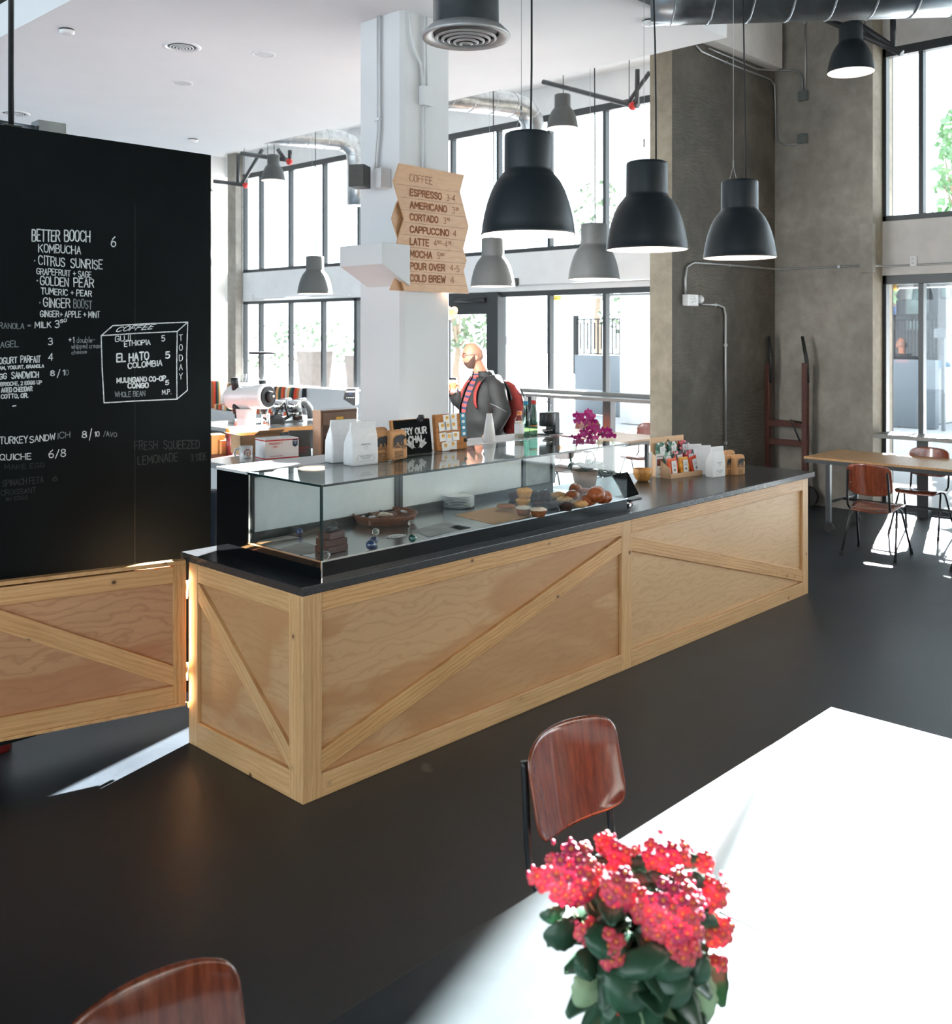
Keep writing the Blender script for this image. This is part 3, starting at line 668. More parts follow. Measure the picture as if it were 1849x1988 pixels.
# ------------------------------------------------------------------ column with its corbel
col = G(); cxa, cxb, cya, cyb = 2.274, 2.772, 1.904, 2.40
col.rbox(cxa, cxb, cya, cyb, 0, SOF, 0.03, 1)
cg = G(); cbx = cxa - 0.26
y0, y1 = PX(742, 490, cbx).y, PX(660, 490, cbx).y
za, zb, zc = PX(742, 471, cbx).z, PX(742, 512, cbx).z, PX(772, 556, cxa).z
prof = [(cbx, za), (cbx, zb), (cxa + 0.005, zc), (cxa + 0.005, za)]
cg.add([(x, y, z) for y in (y0, y1) for x, z in prof], [(0, 1, 2, 3), (7, 6, 5, 4), (0, 4, 5, 1), (1, 5, 6, 2), (2, 6, 7, 3), (3, 7, 4, 0)])
cm = struct('wall_column', col, M['white'])
struct('trim_5', cg, M['white'], 0.004)

# ------------------------------------------------------------------ pendant lamps
LPROF = [(0.237, 0.0), (0.2385, 0.006), (0.235, 0.012), (0.231, 0.05), (0.222, 0.10), (0.207, 0.16), (0.186, 0.22), (0.163, 0.265), (0.142, 0.292), (0.131, 0.303), (0.1295, 0.309), (0.1215, 0.312), (0.1205, 0.33), (0.1195, 0.495), (0.116, 0.507), (0.106, 0.512), (0.02, 0.513)]
def make_lamp(name, label, mat, r=0.235, cord_top=5.7, glow=5.0, hook=False, slack=0.0):
    k = r / 0.235
    t = thing(name, label, 'pendant lamp', (0, 0, 0), 0, None)
    G().lathe([(a * k, z * k) for a, z in LPROF], n=40).build('shade', mat, t)
    G().lathe([((a - 0.005) * k, (z + 0.001 if i == 0 else z - 0.004) * k) for i, (a, z) in enumerate(LPROF[:-1])] + [(0.0, 0.507 * k)], n=40).build('reflector', M['lampin'], t)
    b = G().ball((0, 0, 0.17 * k), (0.045 * k, 0.045 * k, 0.05 * k), 16, 10); b.build('bulb', M['bulb'], t)
    G().lathe([(0.02 * k, 0.22 * k), (0.025 * k, 0.26 * k), (0.025 * k, 0.49 * k), (0.0, 0.495 * k)], n=14).build('socket', M['whiteplastic'], t)
    return t
def lamp_light(t, pw, r):
    L = bpy.data.lights.new('lamp_light', 'POINT'); L.energy = pw; L.color = (1, 0.84, 0.7); L.shadow_soft_size = 0.05
    o = bpy.data.objects.new('lamp_light', L); COL.objects.link(o); o.parent = t; o.location = (0, 0, r * 0.42)
def lamp(pos, label, mat, r, top, group, name='pendant_lamp', cordoff=(0.02, 0.0), wireoff=(-0.03, 0.02), hook=0.0, pw=6, wave=0.0):
    t = make_lamp(name, label, mat, r)
    t['group'] = group
    k = r / 0.235; h = 0.512 * k
    pts = [(cordoff[0] * k, cordoff[1] * k, h - 0.01)]
    n = 8
    H = top - pos[2]
    for i in range(1, n + 1):
        f = i / n
        pts.append((cordoff[0] * k * (1 - f) + wave * math.sin(f * 7), cordoff[1] * k * (1 - f), h + (H - h) * f))
    G().tube(pts, 0.0055, 6).build('cord', M['cable'], t)
    if wireoff:
        g = G(); zj = h + 0.10
        for a in (-1, 1): g.tube([(wireoff[0] + a * 0.05 * k, wireoff[1], h - 0.005), (wireoff[0], wireoff[1], zj)], 0.0016, 5)
        g.tube([(wireoff[0], wireoff[1], zj), (wireoff[0], wireoff[1], H)], 0.0016, 5); g.tube([(wireoff[0], wireoff[1], zj - 0.01), (wireoff[0], wireoff[1], zj + 0.035)], 0.005, 6)
        g.build('suspension_wire', M['wire'], t)
    t.location = pos
    lamp_light(t, pw, r)
    return t
LG = 'row of black pendant lamps over the front of the counter'
lamp((1.276, -0.155, 2.492), 'black dome pendant lamp hanging beside the wooden coffee menu, largest of the counter row', M['lamp'], 0.235, TOP, LG, wave=0.012)
lamp((2.335, -0.152, 2.478), 'black dome pendant lamp before the edge of the concrete fin, middle of the counter row', M['lamp'], 0.235, TOP, LG, wave=0.014, cordoff=(0.05, -0.03), wireoff=(0.0, 0.02))
lamp((3.425, -0.145, 2.49), 'black dome pendant lamp hanging against the broad concrete fin face, end of the counter row', M['lamp'], 0.235, TOP, LG, wave=0.0, cordoff=(0.03, -0.03), wireoff=(-0.03, 0.03))
LG2 = 'grey pendant lamps hanging low over the window tables'
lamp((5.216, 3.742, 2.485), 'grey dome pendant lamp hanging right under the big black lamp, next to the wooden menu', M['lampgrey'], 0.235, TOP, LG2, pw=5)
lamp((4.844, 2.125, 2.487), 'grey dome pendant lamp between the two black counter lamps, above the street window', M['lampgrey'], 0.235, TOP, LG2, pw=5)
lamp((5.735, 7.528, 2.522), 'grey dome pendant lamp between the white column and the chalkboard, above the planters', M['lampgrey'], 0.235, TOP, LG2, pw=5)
LG3 = 'small pendant lamps hanging up near the high windows'
def hung(px0, px1, pyb, r):
    d = FPX * 2 * r / (px1 - px0); return PD((px0 + px1) / 2, pyb, d)
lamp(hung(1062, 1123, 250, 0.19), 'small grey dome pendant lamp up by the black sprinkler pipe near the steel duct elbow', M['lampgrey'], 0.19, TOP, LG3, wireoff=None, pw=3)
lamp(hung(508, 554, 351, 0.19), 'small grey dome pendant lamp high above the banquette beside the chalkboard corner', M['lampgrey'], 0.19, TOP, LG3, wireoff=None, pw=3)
lamp(hung(1609, 1696, 141, 0.22), 'dark dome pendant lamp high before the smooth concrete wall under the big duct', M['lamp'], 0.22, TOP, LG3, wireoff=None, pw=7)

# ------------------------------------------------------------------ chairs
M['chairscrew'] = M['chrome']
def make_chair():
    """school chair facing +x, base centre at the origin"""
    t = thing('school_chair', 'chair', 'chair')
    def seat(u, v):
        y = (v - 0.5) * 0.40; x = -0.19 + u * 0.40
        z = 0.445 - 0.03 * math.cos((u - 0.12) * 3.1) * (1 - u) + (-0.022 * max(0, (u - 0.8) / 0.2) ** 2) - 0.010 * (1 - (2 * v - 1) ** 2)
        sq = 1.0 - 0.12 * (1 - u) ** 3; e = 1 - 0.10 * max(0, (abs(2 * u - 1) - 0.8) / 0.2) ** 2
        return (x, y * sq * e, z)
    G().grid(seat, 14, 12).build('seat', M['chairseat'], t, solid=0.011)
    def back(u, v):
        w = 0.395 * (1 - 0.13 * max(0, (abs(2 * v - 1) - 0.55) / 0.45) ** 2.6); y = (u - 0.5) * w
        c = (2 * u - 1) ** 2
        zz = (v - 0.5) * 0.265 * (1 - 0.10 * max(0, (abs(2 * u - 1) - 0.6) / 0.4) ** 2.2)
        return (-0.225 - 0.05 * (v - 0.5) * 1.1 + 0.045 * c, y, 0.695 + zz + 0.012 * (1 - c) * (1 if v > 0.5 else -1) * abs(2 * v - 1))
    b = G().grid(back, 22, 14).build('backrest', M['chairwood'], t, solid=0.011, sub=1)
    sc = []
    for s in (-1, 1):
        for z in (0.75, 0.66):
            g = G().ball((-0.200 - (z - 0.695) * 0.2, s * 0.158, z), (0.004, 0.0065, 0.0065), 8, 6); g.build('screw', M['chrome'], b)
    for s in (-1, 1):
        y = s * 0.165
        G().tube([(0.10, y, 0.425), (-0.10, y, 0.418), (-0.17, y * 1.06, 0.425), (-0.205, y * 1.1, 0.46), (-0.215, y * 1.1, 0.54), (-0.224, y * 1.08, 0.65), (-0.237, y * 1.04, 0.76), (-0.240, y * 1.04, 0.775)], 0.011, 10).build('back_post', M['chairmetal'], t)
        for e, xf in ((1, 0.235), (-1, -0.225)):
            lg = G().tube([(e * 0.012, y * 1.08, 0.424), (e * 0.035, y * 1.14, 0.424), (e * 0.06, y * 1.2, 0.405), (e * 0.09, y * 1.24, 0.35), (xf, y * 1.42, 0.012)], 0.0105, 10).build('leg', M['chairmetal'], t)
            G().tube([(xf - e * 0.008, y * 1.405, 0.045), (xf + e * 0.003, y * 1.425, 0.0)], [0.0135, 0.0145], 10).build('rubber_foot', M['rubber'], lg)
    G().tube([(-0.02, -0.19, 0.424), (-0.02, 0.19, 0.424)], 0.0105, 8).build('seat_rail', M['chairmetal'], t)
    return t
proto = make_chair()
CG = 'red-brown plywood school chairs'
def chair(x, y, rz, label, first=[True]):
    if first[0]:
        first[0] = False; proto.location = (x, y, 0); proto.rotation_euler = (0, 0, R(rz)); proto['label'] = label; proto['group'] = CG; return proto
    return dup(proto, (x, y, 0), R(rz), label, CG)
chair(-0.225, -1.82, -93, 'glossy red-brown school chair at the sunlit table, behind the flowering pot plant')
chair(-1.666, -2.013, -88, 'glossy red-brown school chair showing only its curved top at the bottom edge')
chair(6.43, 0.16, 4, 'red-brown school chair with its back to the counter, at the sunny oak table')
chair(7.66, 0.20, 180, 'red-brown school chair on the window side of the oak table, top showing over the table')
chair(6.45, -0.78, 2, 'red-brown school chair at the oak table, cut off by the edge of the picture')

# ------------------------------------------------------------------ tables
M['slate'] = plain('slate_laminate', (0.026, 0.033, 0.036), 0.3, vary=0.12, scale=9, spec=0.12)
tb = thing('dining_table', 'large sunlit grey table top with the pink flowering pot plant on it', 'table', (-0.8, -2.55, 0))
top = G(); top.box(-0.62, 0.685, -3.15, -1.998, 0.722, 0.75); top.box(-2.3, -0.622, -3.15, -1.998, 0.722, 0.75)
top.build('table_top', M['slate'], tb, 0.002)
for x, y in ((-2.15, -3.0), (-2.15, -2.15), (0.52, -3.0), (0.52, -2.15)):
    G().cbox((x, y, 0.361), (0.05, 0.05, 0.722)).build('leg', M['black'], tb)
def oak_table(label, x0, x1, y0, y1, wheels=True):
    t = thing('oak_table', label, 'table', ((x0 + x1) / 2, (y0 + y1) / 2, 0), 0, 'long oak topped tables on black steel frames')
    G().box(x0, x1, y0, y1, 0.728, 0.75).build('table_top', M['tablewood'], t, 0.002)
    a = G(); a.box(x0 + 0.004, x1 - 0.004, y0 + 0.004, y1 - 0.004, 0.69, 0.727); a.build('apron', M['frame'], t)
    ins = 0.09
    for yy in (y0 + 0.22, y1 - 0.22):
        for xx in (x0 + ins, x1 - ins):
            l = G().cbox((xx, yy, 0.40), (0.045, 0.045, 0.58)).build('leg', M['frame'], t)
            c = G(); c.tube([(xx - 0.016, yy, 0.05), (xx + 0.016, yy, 0.05)], 0.05, 16); c.cbox((xx, yy, 0.10), (0.05, 0.03, 0.03)); c.build('caster', M['rubber'], l)
        G().tube([(x0 + ins, yy, 0.3), (x1 - ins, yy, 0.3)], 0.014, 8).build('stretcher', M['frame'], t)
    G().tube([((x0 + x1) / 2, y0 + 0.22, 0.3), ((x0 + x1) / 2, y1 - 0.22, 0.3)], 0.014, 8).build('stretcher', M['frame'], t)
    return t
oak_table('long oak-topped table in the sun by the street window and concrete wall', 7.0, 7.83, -2.4, 1.12)
# ------------------------------------------------------------------ writing on the chalkboard
def wtext(g, P, txt, a, b, h, lw, nrm, jit=0.05, seed=1, slant=0.0, lift=0.0):
    """txt along the baseline a->b (pixels of the photograph), cap height h px, on the surface P"""
    A, B = P(*a), P(*b); d = B - A; L = d.length; u = depth(A) / FPX
    ln = text_lines(txt, A, d.normalized(), (0, 0, 1), h * u, L, jit, seed=seed, slant=slant)
    strokes(g, ln, lw * u, nrm, lift)
def board_pt(px, py): return PY(px, py, BY - 0.0012)
K4 = 4.402
def c4(x, y): return (x / K4, 400 + y / K4)
def c5(x, y): return (x / K4, 780 + y / K4)
gb_, gd_, gg_, gx_ = G(), G(), G(), G()
NB = (0, -1, 0)
def ck(g, cv, txt, x0, y0, x1, y1, h, lw=2.0, slant=0.0, seed=None):
    wtext(g, board_pt, txt, cv(x0, y0), cv(x1, y1), h / K4, lw, NB, 0.07, seed or len(txt) + int(y0), slant)
for t in [('BETTER', 275, 300, 510, 302, 98, 2.6), ('BOOCH', 552, 300, 768, 305, 95, 2.4), ('6', 948, 350, 990, 350, 85, 2.2), ('KOMBUCHA', 330, 392, 690, 413, 68, 2.0),
          ('CITRUS', 330, 500, 552, 520, 76, 2.1), ('SUNRISE', 605, 525, 875, 540, 76, 2.1), ('GRAPEFRUIT + SAGE', 315, 582, 780, 612, 52, 1.7), ('GOLDEN', 345, 670, 585, 690, 72, 2.1), ('PEAR', 632, 690, 800, 698, 72, 2.1),
          ('TUMERIC + PEAR', 352, 752, 782, 775, 52, 1.8), ('GINGER', 372, 860, 598, 872, 78, 2.1), ('GINGER+ APPLE + MINT', 345, 945, 852, 954, 52, 1.7),
          ('MILK', 300, 1042, 437, 1036, 48, 1.8), ('3', 470, 1042, 505, 1040, 60, 2.0), ('50', 515, 1000, 568, 988, 26, 1.6), ('3', 412, 1185, 447, 1183, 55, 1.9), ('+1', 585, 1165, 632, 1168, 46, 1.7),
          ('OGURT', -5, 1352, 145, 1341, 52, 2.0), ('PARFAIT', 178, 1340, 345, 1335, 55, 2.0), ('4', 415, 1322, 452, 1320, 58, 2.0), ('JAM, YOGURT, GRANOLA', -25, 1400, 375, 1378, 27, 1.7),
          ('GG', -5, 1480, 55, 1476, 46, 2.1), ('SANDWICH', 100, 1475, 330, 1465, 52, 2.1), ('8', 430, 1450, 465, 1450, 45, 2.0), ('/', 490, 1462, 512, 1455, 55, 1.8), ('1', 530, 1447, 550, 1445, 46, 1.8),
          ('BRIOCHE, 2 EGGS UP', 5, 1538, 355, 1520, 30, 1.9), ('AGED CHEDDAR', 12, 1592, 275, 1580, 36, 2.1), ('COTTO, OR.', 10, 1645, 240, 1635, 34, 2.1), ('-', 105, 1720, 135, 1716, 20, 2.6)]:
    ck(gb_, c4, *t)
for t in [('TURKEY', 0, 362, 235, 350, 58, 2.0), ('SANDW', 255, 350, 470, 322, 52, 1.9), ('8', 700, 310, 740, 308, 58, 2.1), ('/', 765, 322, 784, 312, 74, 1.8), ('10', 808, 297, 848, 295, 40, 1.7), ('QUICHE', 0, 500, 265, 490, 50, 1.9), ('6/8', 415, 480, 560, 470, 64, 2.0)]:
    ck(gb_, c5, *t)
for t in [('GRANOLA', -45, 1045, 205, 1050, 48, 1.7), ('=', 235, 1040, 262, 1038, 40, 1.6), ('BOOST', 630, 868, 785, 882, 74, 1.8), ('AGEL', 5, 1212, 155, 1204, 52, 1.7), ('double-', 655, 1168, 812, 1165, 46, 1.4), ('whipped cream', 612, 1218, 858, 1212, 40, 1.4), ('cheese', 612, 1268, 740, 1260, 34, 1.4), ('WHOLE BEAN', 985, 1632, 1240, 1625, 44, 1.5), ('0', 560, 1445, 585, 1443, 44, 1.3)]:
    ck(gd_, c4, *t)
for t in [('ICH', 490, 318, 597, 305, 50, 1.7), ('/AVO', 885, 292, 998, 302, 38, 1.4)]: ck(gd_, c5, *t)
for t in [('FRESH', 1150, 410, 1345, 405, 72, 1.8), ('SQUEEZED', 1400, 405, 1705, 395, 70, 1.8), ('LEMONADE', 1180, 540, 1520, 503, 68, 1.8), ('3 SIDE', 1630, 505, 1765, 495, 58, 1.7), ('SPINACH FETA', 20, 725, 370, 690, 52, 1.6), ('6', 448, 680, 488, 672, 45, 1.5), ('CROISSANT', 10, 800, 305, 775, 44, 1.4), ('W/ EGGS', 50, 850, 235, 830, 30, 1.3), ('MAKE EGG', 40, 580, 380, 560, 40, 1.3)]:
    ck(gg_, c5, *t)
for t in [('COFFEE', 985, 1075, 1300, 1048, 38, 1.7, 0.5), ('GUJI', 985, 1162, 1115, 1146, 46, 1.7), ('ETHIOPIA', 1063, 1200, 1283, 1182, 42, 1.8), ('5', 1382, 1156, 1410, 1153, 48, 1.8), ('EL HATO', 1000, 1335, 1270, 1308, 66, 3.0), ('5', 1415, 1302, 1450, 1298, 52, 2.8), ('COLOMBIA', 1095, 1388, 1385, 1362, 46, 2.3),
          ('MUUNGANO CO-OP', 1000, 1510, 1415, 1492, 40, 2.6), ('5', 1415, 1528, 1443, 1525, 36, 2.3), ('CONGO', 1095, 1558, 1268, 1550, 40, 2.6), ('M.P.', 1388, 1612, 1462, 1605, 40, 1.6)]:
    ck(gx_, c4, *t)
for ch_, yy in zip('TODAY', (1150, 1235, 1325, 1405, 1482)): ck(gx_, c4, ch_, 1533, yy, 1560, yy - 4, 48, 1.5)
for x, y in ((295, 468), (318, 638), (340, 826)):
    p = board_pt(*c4(x, y)); strokes(gb_, [[p, p + Vector((0.001, 0, 0.001))]], 0.007, NB)
bxl = []
for pl in ([(865, 1108), (1200, 1086), (1515, 1072), (1511, 1360), (1513, 1650), (1200, 1664), (890, 1682), (874, 1400), (865, 1108)], [(865, 1108), (965, 1022), (1290, 1004), (1605, 992), (1515, 1072)], [(1605, 992), (1596, 1280), (1602, 1575), (1513, 1650)]):
    bxl.append([board_pt(*c4(x, y)) for x, y in pl])
strokes(gx_, bxl, 2.2 * depth(bxl[0][0]) / FPX, NB)
gb_.build('chalk_lettering', M['chalk'], cb); gd_.build('faint_lettering', M['chalkdim'], cb); gg_.build('rubbed_out_lettering', M['chalkghost'], cb); gx_.build('chalk_box_drawing', M['chalk'], cb)

# ------------------------------------------------------------------ the wooden coffee menu on the column
SY = cya - 0.06
K7 = 6.412
def c7(x, y): return (740 + x / K7, 290 + y / K7)
def sign_pt(px, py): return PY(px, py, SY)
ms = thing('menu_sign', 'zigzag-edged wooden coffee price board fixed to the white column', 'menu sign', tuple(sign_pt(786, 565)))
def cut(pts, y0, y1, name, m, parent):
    q = [PY(*c7(x, y), SY) for x, y in pts]
    n = len(q); vs = [(p.x, y0, p.z) for p in q] + [(p.x, y1, p.z) for p in q]
    g = G().add(vs, [list(range(n)), list(range(2 * n - 1, n - 1, -1))] + [(i, (i + 1) % n, n + (i + 1) % n, n + i) for i in range(n)])
    return g.build(name, m, parent)
cut([(230, 173), (1037, 318), (985, 530), (1093, 960), (1025, 1235), (1068, 1380), (1030, 1510), (1095, 1795), (295, 1760), (165, 1300), (290, 860), (160, 395)], SY, SY + 0.014, 'front_board', M['signply'], ms)
cut([(300, 560), (235, 660), (175, 855), (250, 1110), (228, 1560), (150, 1752), (420, 1765), (900, 1780), (1040, 1500), (1075, 1380), (1050, 1290), (900, 560)], SY + 0.032, SY + 0.044, 'backing_board', M['signply'], ms)
sg = G()
sg.tube([(cxa + 0.1, SY + 0.044, 2.9), (cxa + 0.1, cya + 0.002, 2.9)], 0.012); sg.tube([(cxa + 0.1, SY + 0.044, 2.45), (cxa + 0.1, cya + 0.002, 2.45)], 0.012); sg.box(cxa, cxa + 0.3, SY + 0.014, SY + 0.032, 2.4, 2.9)
sg.build('standoff', M['black'], ms)
gl, gt_, gs_ = G(), G(), G()
def st(g, txt, x0, y0, x1, y1, h, lw): wtext(g, sign_pt, txt, c7(x0, y0), c7(x1, y1), h / K7, lw, NB, 0.0, 1, 0, 0.0015)
for t in [('ESPRESSO', 362, 572, 750, 625, 78), ('AMERICANO', 362, 727, 816, 782, 78), ('CORTADO', 362, 876, 706, 914, 76), ('CAPPUCCINO', 362, 1030, 840, 1078, 76), ('LATTE', 362, 1183, 592, 1203, 78), ('MOCHA', 362, 1337, 632, 1357, 78), ('POUR OVER', 362, 1490, 792, 1513, 78), ('COLD BREW', 362, 1640, 800, 1658, 80)]:
    st(gl, *t, 3.3)
for t in [('COFFEE', 357, 395, 637, 437, 88), ('3-4', 815, 637, 920, 648, 74), ('3', 885, 794, 916, 797, 76), ('3', 778, 924, 806, 928, 76), ('4', 898, 1084, 935, 1087, 76), ('4', 658, 1202, 692, 1206, 76), ('-4', 757, 1214, 825, 1222, 76), ('5', 700, 1361, 730, 1364, 76), ('4-5', 863, 1508, 972, 1530, 76), ('4', 866, 1661, 908, 1665, 76),
          ('25', 928, 757, 965, 761, 32), ('75', 815, 890, 853, 894, 32), ('50', 700, 1170, 748, 1174, 32), ('75', 832, 1182, 872, 1186, 32), ('50', 738, 1324, 783, 1328, 32)]:
    st(gt_, *t, 1.25)
for (xa, ya, xb, yb) in [(185, 430, 985, 535), (215, 590, 1030, 690), (240, 745, 1060, 845), (285, 905, 1085, 990), (245, 1055, 1050, 1135), (200, 1205, 1010, 1275), (178, 1355, 1050, 1420), (210, 1510, 1030, 1560), (265, 1665, 1062, 1702)]:
    strokes(gs_, [[sign_pt(*c7(xa, ya)), sign_pt(*c7(xb, yb))]], 0.0016, NB, 0.001)
gl.build('bold_lettering', M['engrave'], ms); gt_.build('thin_lettering', M['engrave'], ms); gs_.build('plank_joint', M['darkwood'], ms)
# ------------------------------------------------------------------ things on the dropped ceiling
def ceil_pt(px, py): return PZ(px, py, SOF)
def vent(px, py, label, r=0.155):
    p = ceil_pt(px, py); t = thing('ceiling_vent', label, 'air vent', (p.x, p.y, SOF), 0, 'round slotted vents in the dropped ceiling')
    G().lathe([(r, 0.0), (r, -0.006), (r * 0.9, -0.012), (r * 0.74, -0.006), (r * 0.74, 0.0)], (p.x, p.y, SOF), 32).build('rim', M['whiteplastic'], t)
    G().lathe([(r * 0.74, -0.001), (0.0, -0.001)], (p.x, p.y, SOF), 24).build('mouth_shade_disc', M['black'], t)  # black disc stands in for the darkness behind the rings
    for k, q in enumerate((0.62, 0.46, 0.30, 0.14)):
        z = -0.008 - 0.003 * k
        G().lathe([(r * q, z), (r * q, z - 0.003), (r * (q - 0.07), z - 0.005), (r * (q - 0.07), z - 0.002), (r * q, z)], (p.x, p.y, SOF), 28).build('cone_ring', M['whiteplastic'], t)
vent(353, 90, 'round white slotted ceiling vent, the whole one between two flush downlights')
vent(28, 220, 'round white slotted ceiling vent partly behind the chalkboard hanger rod')
M['downlens'] = plain('downlight_lens', (0.62, 0.63, 0.64), 0.5)
for px, py, lb in ((512, 105, 'flush round downlight in the white ceiling close to the column'), (353, 161, 'flush round downlight in the white ceiling just below the round vent')):
    p = ceil_pt(px, py); t = thing('downlight', lb, 'downlight', (p.x, p.y, SOF), 0, 'flush downlights in the dropped ceiling')
    G().lathe([(0.10, 0.0), (0.10, -0.005), (0.084, -0.006), (0.082, 0.0)], (p.x, p.y, SOF), 28).build('trim_ring', M['whiteplastic'], t)
    G().lathe([(0.082, -0.003), (0.0, -0.004)], (p.x, p.y, SOF), 24).build('lens', M['downlens'], t)
for px, py, lb in ((130, 57, 'small round smoke detector near the dark edge of the white ceiling'), (375, 270, 'small round smoke detector above the chalkboard corner'), (1262, 40, 'small round smoke detector by the far corner of the white ceiling')):
    p = ceil_pt(px, py); t = thing('smoke_detector', lb, 'smoke detector', (p.x, p.y, SOF), 0, 'smoke detectors under the dropped ceiling')
    G().lathe([(0.055, 0.0), (0.055, -0.012), (0.0, -0.012)], (p.x, p.y, SOF), 20).build('base', M['black'], t)
    G().lathe([(0.058, -0.012), (0.056, -0.03), (0.035, -0.04), (0.0, -0.042)], (p.x, p.y, SOF), 20).build('cover', M['whiteplastic'], t)

# ------------------------------------------------------------------ conduits, speaker and boxes on the column
t = thing('column_conduit', 'white painted conduit running down the column to the speaker', 'conduit', (cxa, cya, SOF))
def cl(px, py, o=0.025): return PX(px, py, cxa - o)
def cr(px, py, o=0.025): return PY(px, py, cya - o)
for dx in (0, 7):
    G().tube([cl(733 + dx * 0.6, 30), cl(733 + dx * 0.6, 230), cl(733 + dx * 0.6, 255), cl(729 + dx * 0.6, 300), cl(728 + dx * 0.6, 330)], 0.009, 8).build('conduit', M['white'], t)
G().cbox(cl(734, 232), (0.03, 0.06, 0.02)).build('clip', M['white'], t)
t = thing('column_conduit', 'white painted conduits with junction box behind the wooden menu on the column', 'conduit', (cxa, cya, SOF))
G().tube([cr(796, 24), cr(800, 70), cr(806, 100), cr(818, 125), cr(821, 170)], 0.010, 8).build('conduit', M['white'], t)
for dx in (0, 6): G().tube([cr(823 + dx, 32), cr(823 + dx, 175)], 0.009, 8).build('conduit', M['white'], t)
G().tube([cr(826, 200), cr(826, 330)], 0.012, 8).build('conduit', M['white'], t)
q = cr(827, 187); G().box(q.x - 0.05, q.x + 0.05, cya - 0.055, cya - 0.001, q.z - 0.07, q.z + 0.07).build('junction_box', M['white'], t, 0.003)
t = thing('wall_speaker', 'small dark box speaker on a bracket on the column', 'speaker', tuple(PX(715, 345, cxa - 0.02)))
a, b = PX(736, 340, cxa - 0.10), PX(704, 340, cxa - 0.10)
zz = PX(715, 345, cxa - 0.1).z
Ms = Matrix.Translation(Vector((cxa - 0.17, (a.y + b.y) / 2 + 0.04, zz))) @ Matrix.Rotation(R(32), 4, 'Z')
G().cbox((0, 0, 0), (0.15, 0.12, 0.16), None).build('cabinet', M['lampgrey'], None, 0.004)
o = bpy.data.objects['cabinet']; o.parent = t; o.matrix_basis = MW[t.name].inverted() @ Ms
o = G().cbox((-0.078, 0, 0), (0.006, 0.108, 0.148)).build('grille', plain('speaker_grille', (0.10, 0.095, 0.09), 0.8), None); o.parent = t; o.matrix_basis = MW[t.name].inverted() @ Ms
G().box(cxa - 0.1, cxa - 0.001, a.y - 0.02, a.y + 0.05, zz - 0.08, zz + 0.06).build('bracket', M['whiteplastic'], t, 0.004)
# a small spot lamp peeping out below the menu
p = PY(880, 602, cya + 0.1)
t = thing('wall_sconce', 'small warm wall sconce on the column edge below the wooden menu', 'wall lamp', (cxb, p.y, p.z))
sc_ = G().lathe([(0.0, 0.05), (0.03, 0.045), (0.03, -0.02), (0.05, -0.05), (0.06, -0.05)], (0, 0, 0), 20)
o = sc_.build('shade', M['amber'], None); o.parent = t; o.location = (0.06, 0, 0); o.rotation_euler = (0, R(-60), 0)
G().tube([(cxb + 0.001, p.y, p.z), (cxb + 0.05, p.y, p.z)], 0.02).build('base', M['brass'], t)

# ------------------------------------------------------------------ big duct diffuser over the counter
p = PD(905, 73, 5.0); zf = p.z
t = thing('duct_diffuser', 'round steel air duct dropping from above with a slotted diffuser', 'air duct', (p.x, p.y, zf))
G().lathe([(0.167, 0.04), (0.168, 0.05), (0.166, 0.055), (0.166, 2.2)], (p.x, p.y, zf), 36).build('duct', M['steeldk'], t)
G().tube([(p.x + 0.169 * math.cos(R(a)), p.y + 0.169 * math.sin(R(a)), zf + 0.32 + 0.09 * k * 0.25) for k, a in enumerate(range(0, 361, 20))], 0.004, 6).build('duct_seam', M['steeldk'], t)
M['diffuser'] = plain('diffuser_metal', (0.44, 0.44, 0.44), 0.4, 0.3)
G().lathe([(0.160, 0.05), (0.19, 0.045), (0.222, 0.012), (0.226, 0.0), (0.218, -0.006), (0.172, 0.012), (0.165, 0.02)], (p.x, p.y, zf), 40).build('flange', M['diffuser'], t)
G().lathe([(0.165, 0.03), (0.0, 0.03)], (p.x, p.y, zf), 30).build('mouth_shade_disc', M['black'], t)  # shade up inside the duct, painted as a black disc
for k, q in enumerate((0.155, 0.125, 0.095, 0.065, 0.035)):
    z = -0.002 - 0.007 * k
    G().lathe([(q, z), (q, z - 0.003), (q - 0.013, z - 0.008), (q - 0.013, z - 0.005), (q, z)], (p.x, p.y, zf), 36).build('cone_ring', M['diffuser'], t)
G().lathe([(0.012, -0.03), (0.0, -0.038)], (p.x, p.y, zf), 14).build('hub', M['diffuser'], t)

# ------------------------------------------------------------------ spiral ducts
def spiral(name, label, pts, r, mat, every=0.22, tail=None):
    t = thing(name, label, 'air duct', tuple(pts[0]))
    G().tube(pts, r, 28).build('duct', mat, t)
    # raised seams
    pts = [Vector(p) for p in pts]
    seg = [(b - a).length for a, b in zip(pts, pts[1:])]; tot = sum(seg); s = every / 2
    while s < tot:
        q = s
        for a, b, L in zip(pts, pts[1:], seg):
            if q <= L:
                d = (b - a) / L; c = a + d * q
                e1 = d.cross(Vector((0, 0, 1)));
                if e1.length < 1e-3: e1 = Vector((1, 0, 0))
                e1.normalize(); e2 = d.cross(e1)
                ring = [c + (e1 * math.cos(R(18 * k)) + e2 * math.sin(R(18 * k))) * (r + 0.002) + d * 0.05 * math.cos(R(18 * k)) for k in range(21)]
                G().tube(ring, 0.006, 5).build('seam', mat, t); break
            q -= L
        s += every
    return t
a = PD(1340, -20, 6.9); b = PD(1990, -45, 6.4)
spiral('spiral_duct', 'big dark spiral air duct running under the high ceiling over the concrete walls', [a - (b - a) * 0.12, a, (a + b) / 2, b], 0.235, M['steeldk'], 0.26)
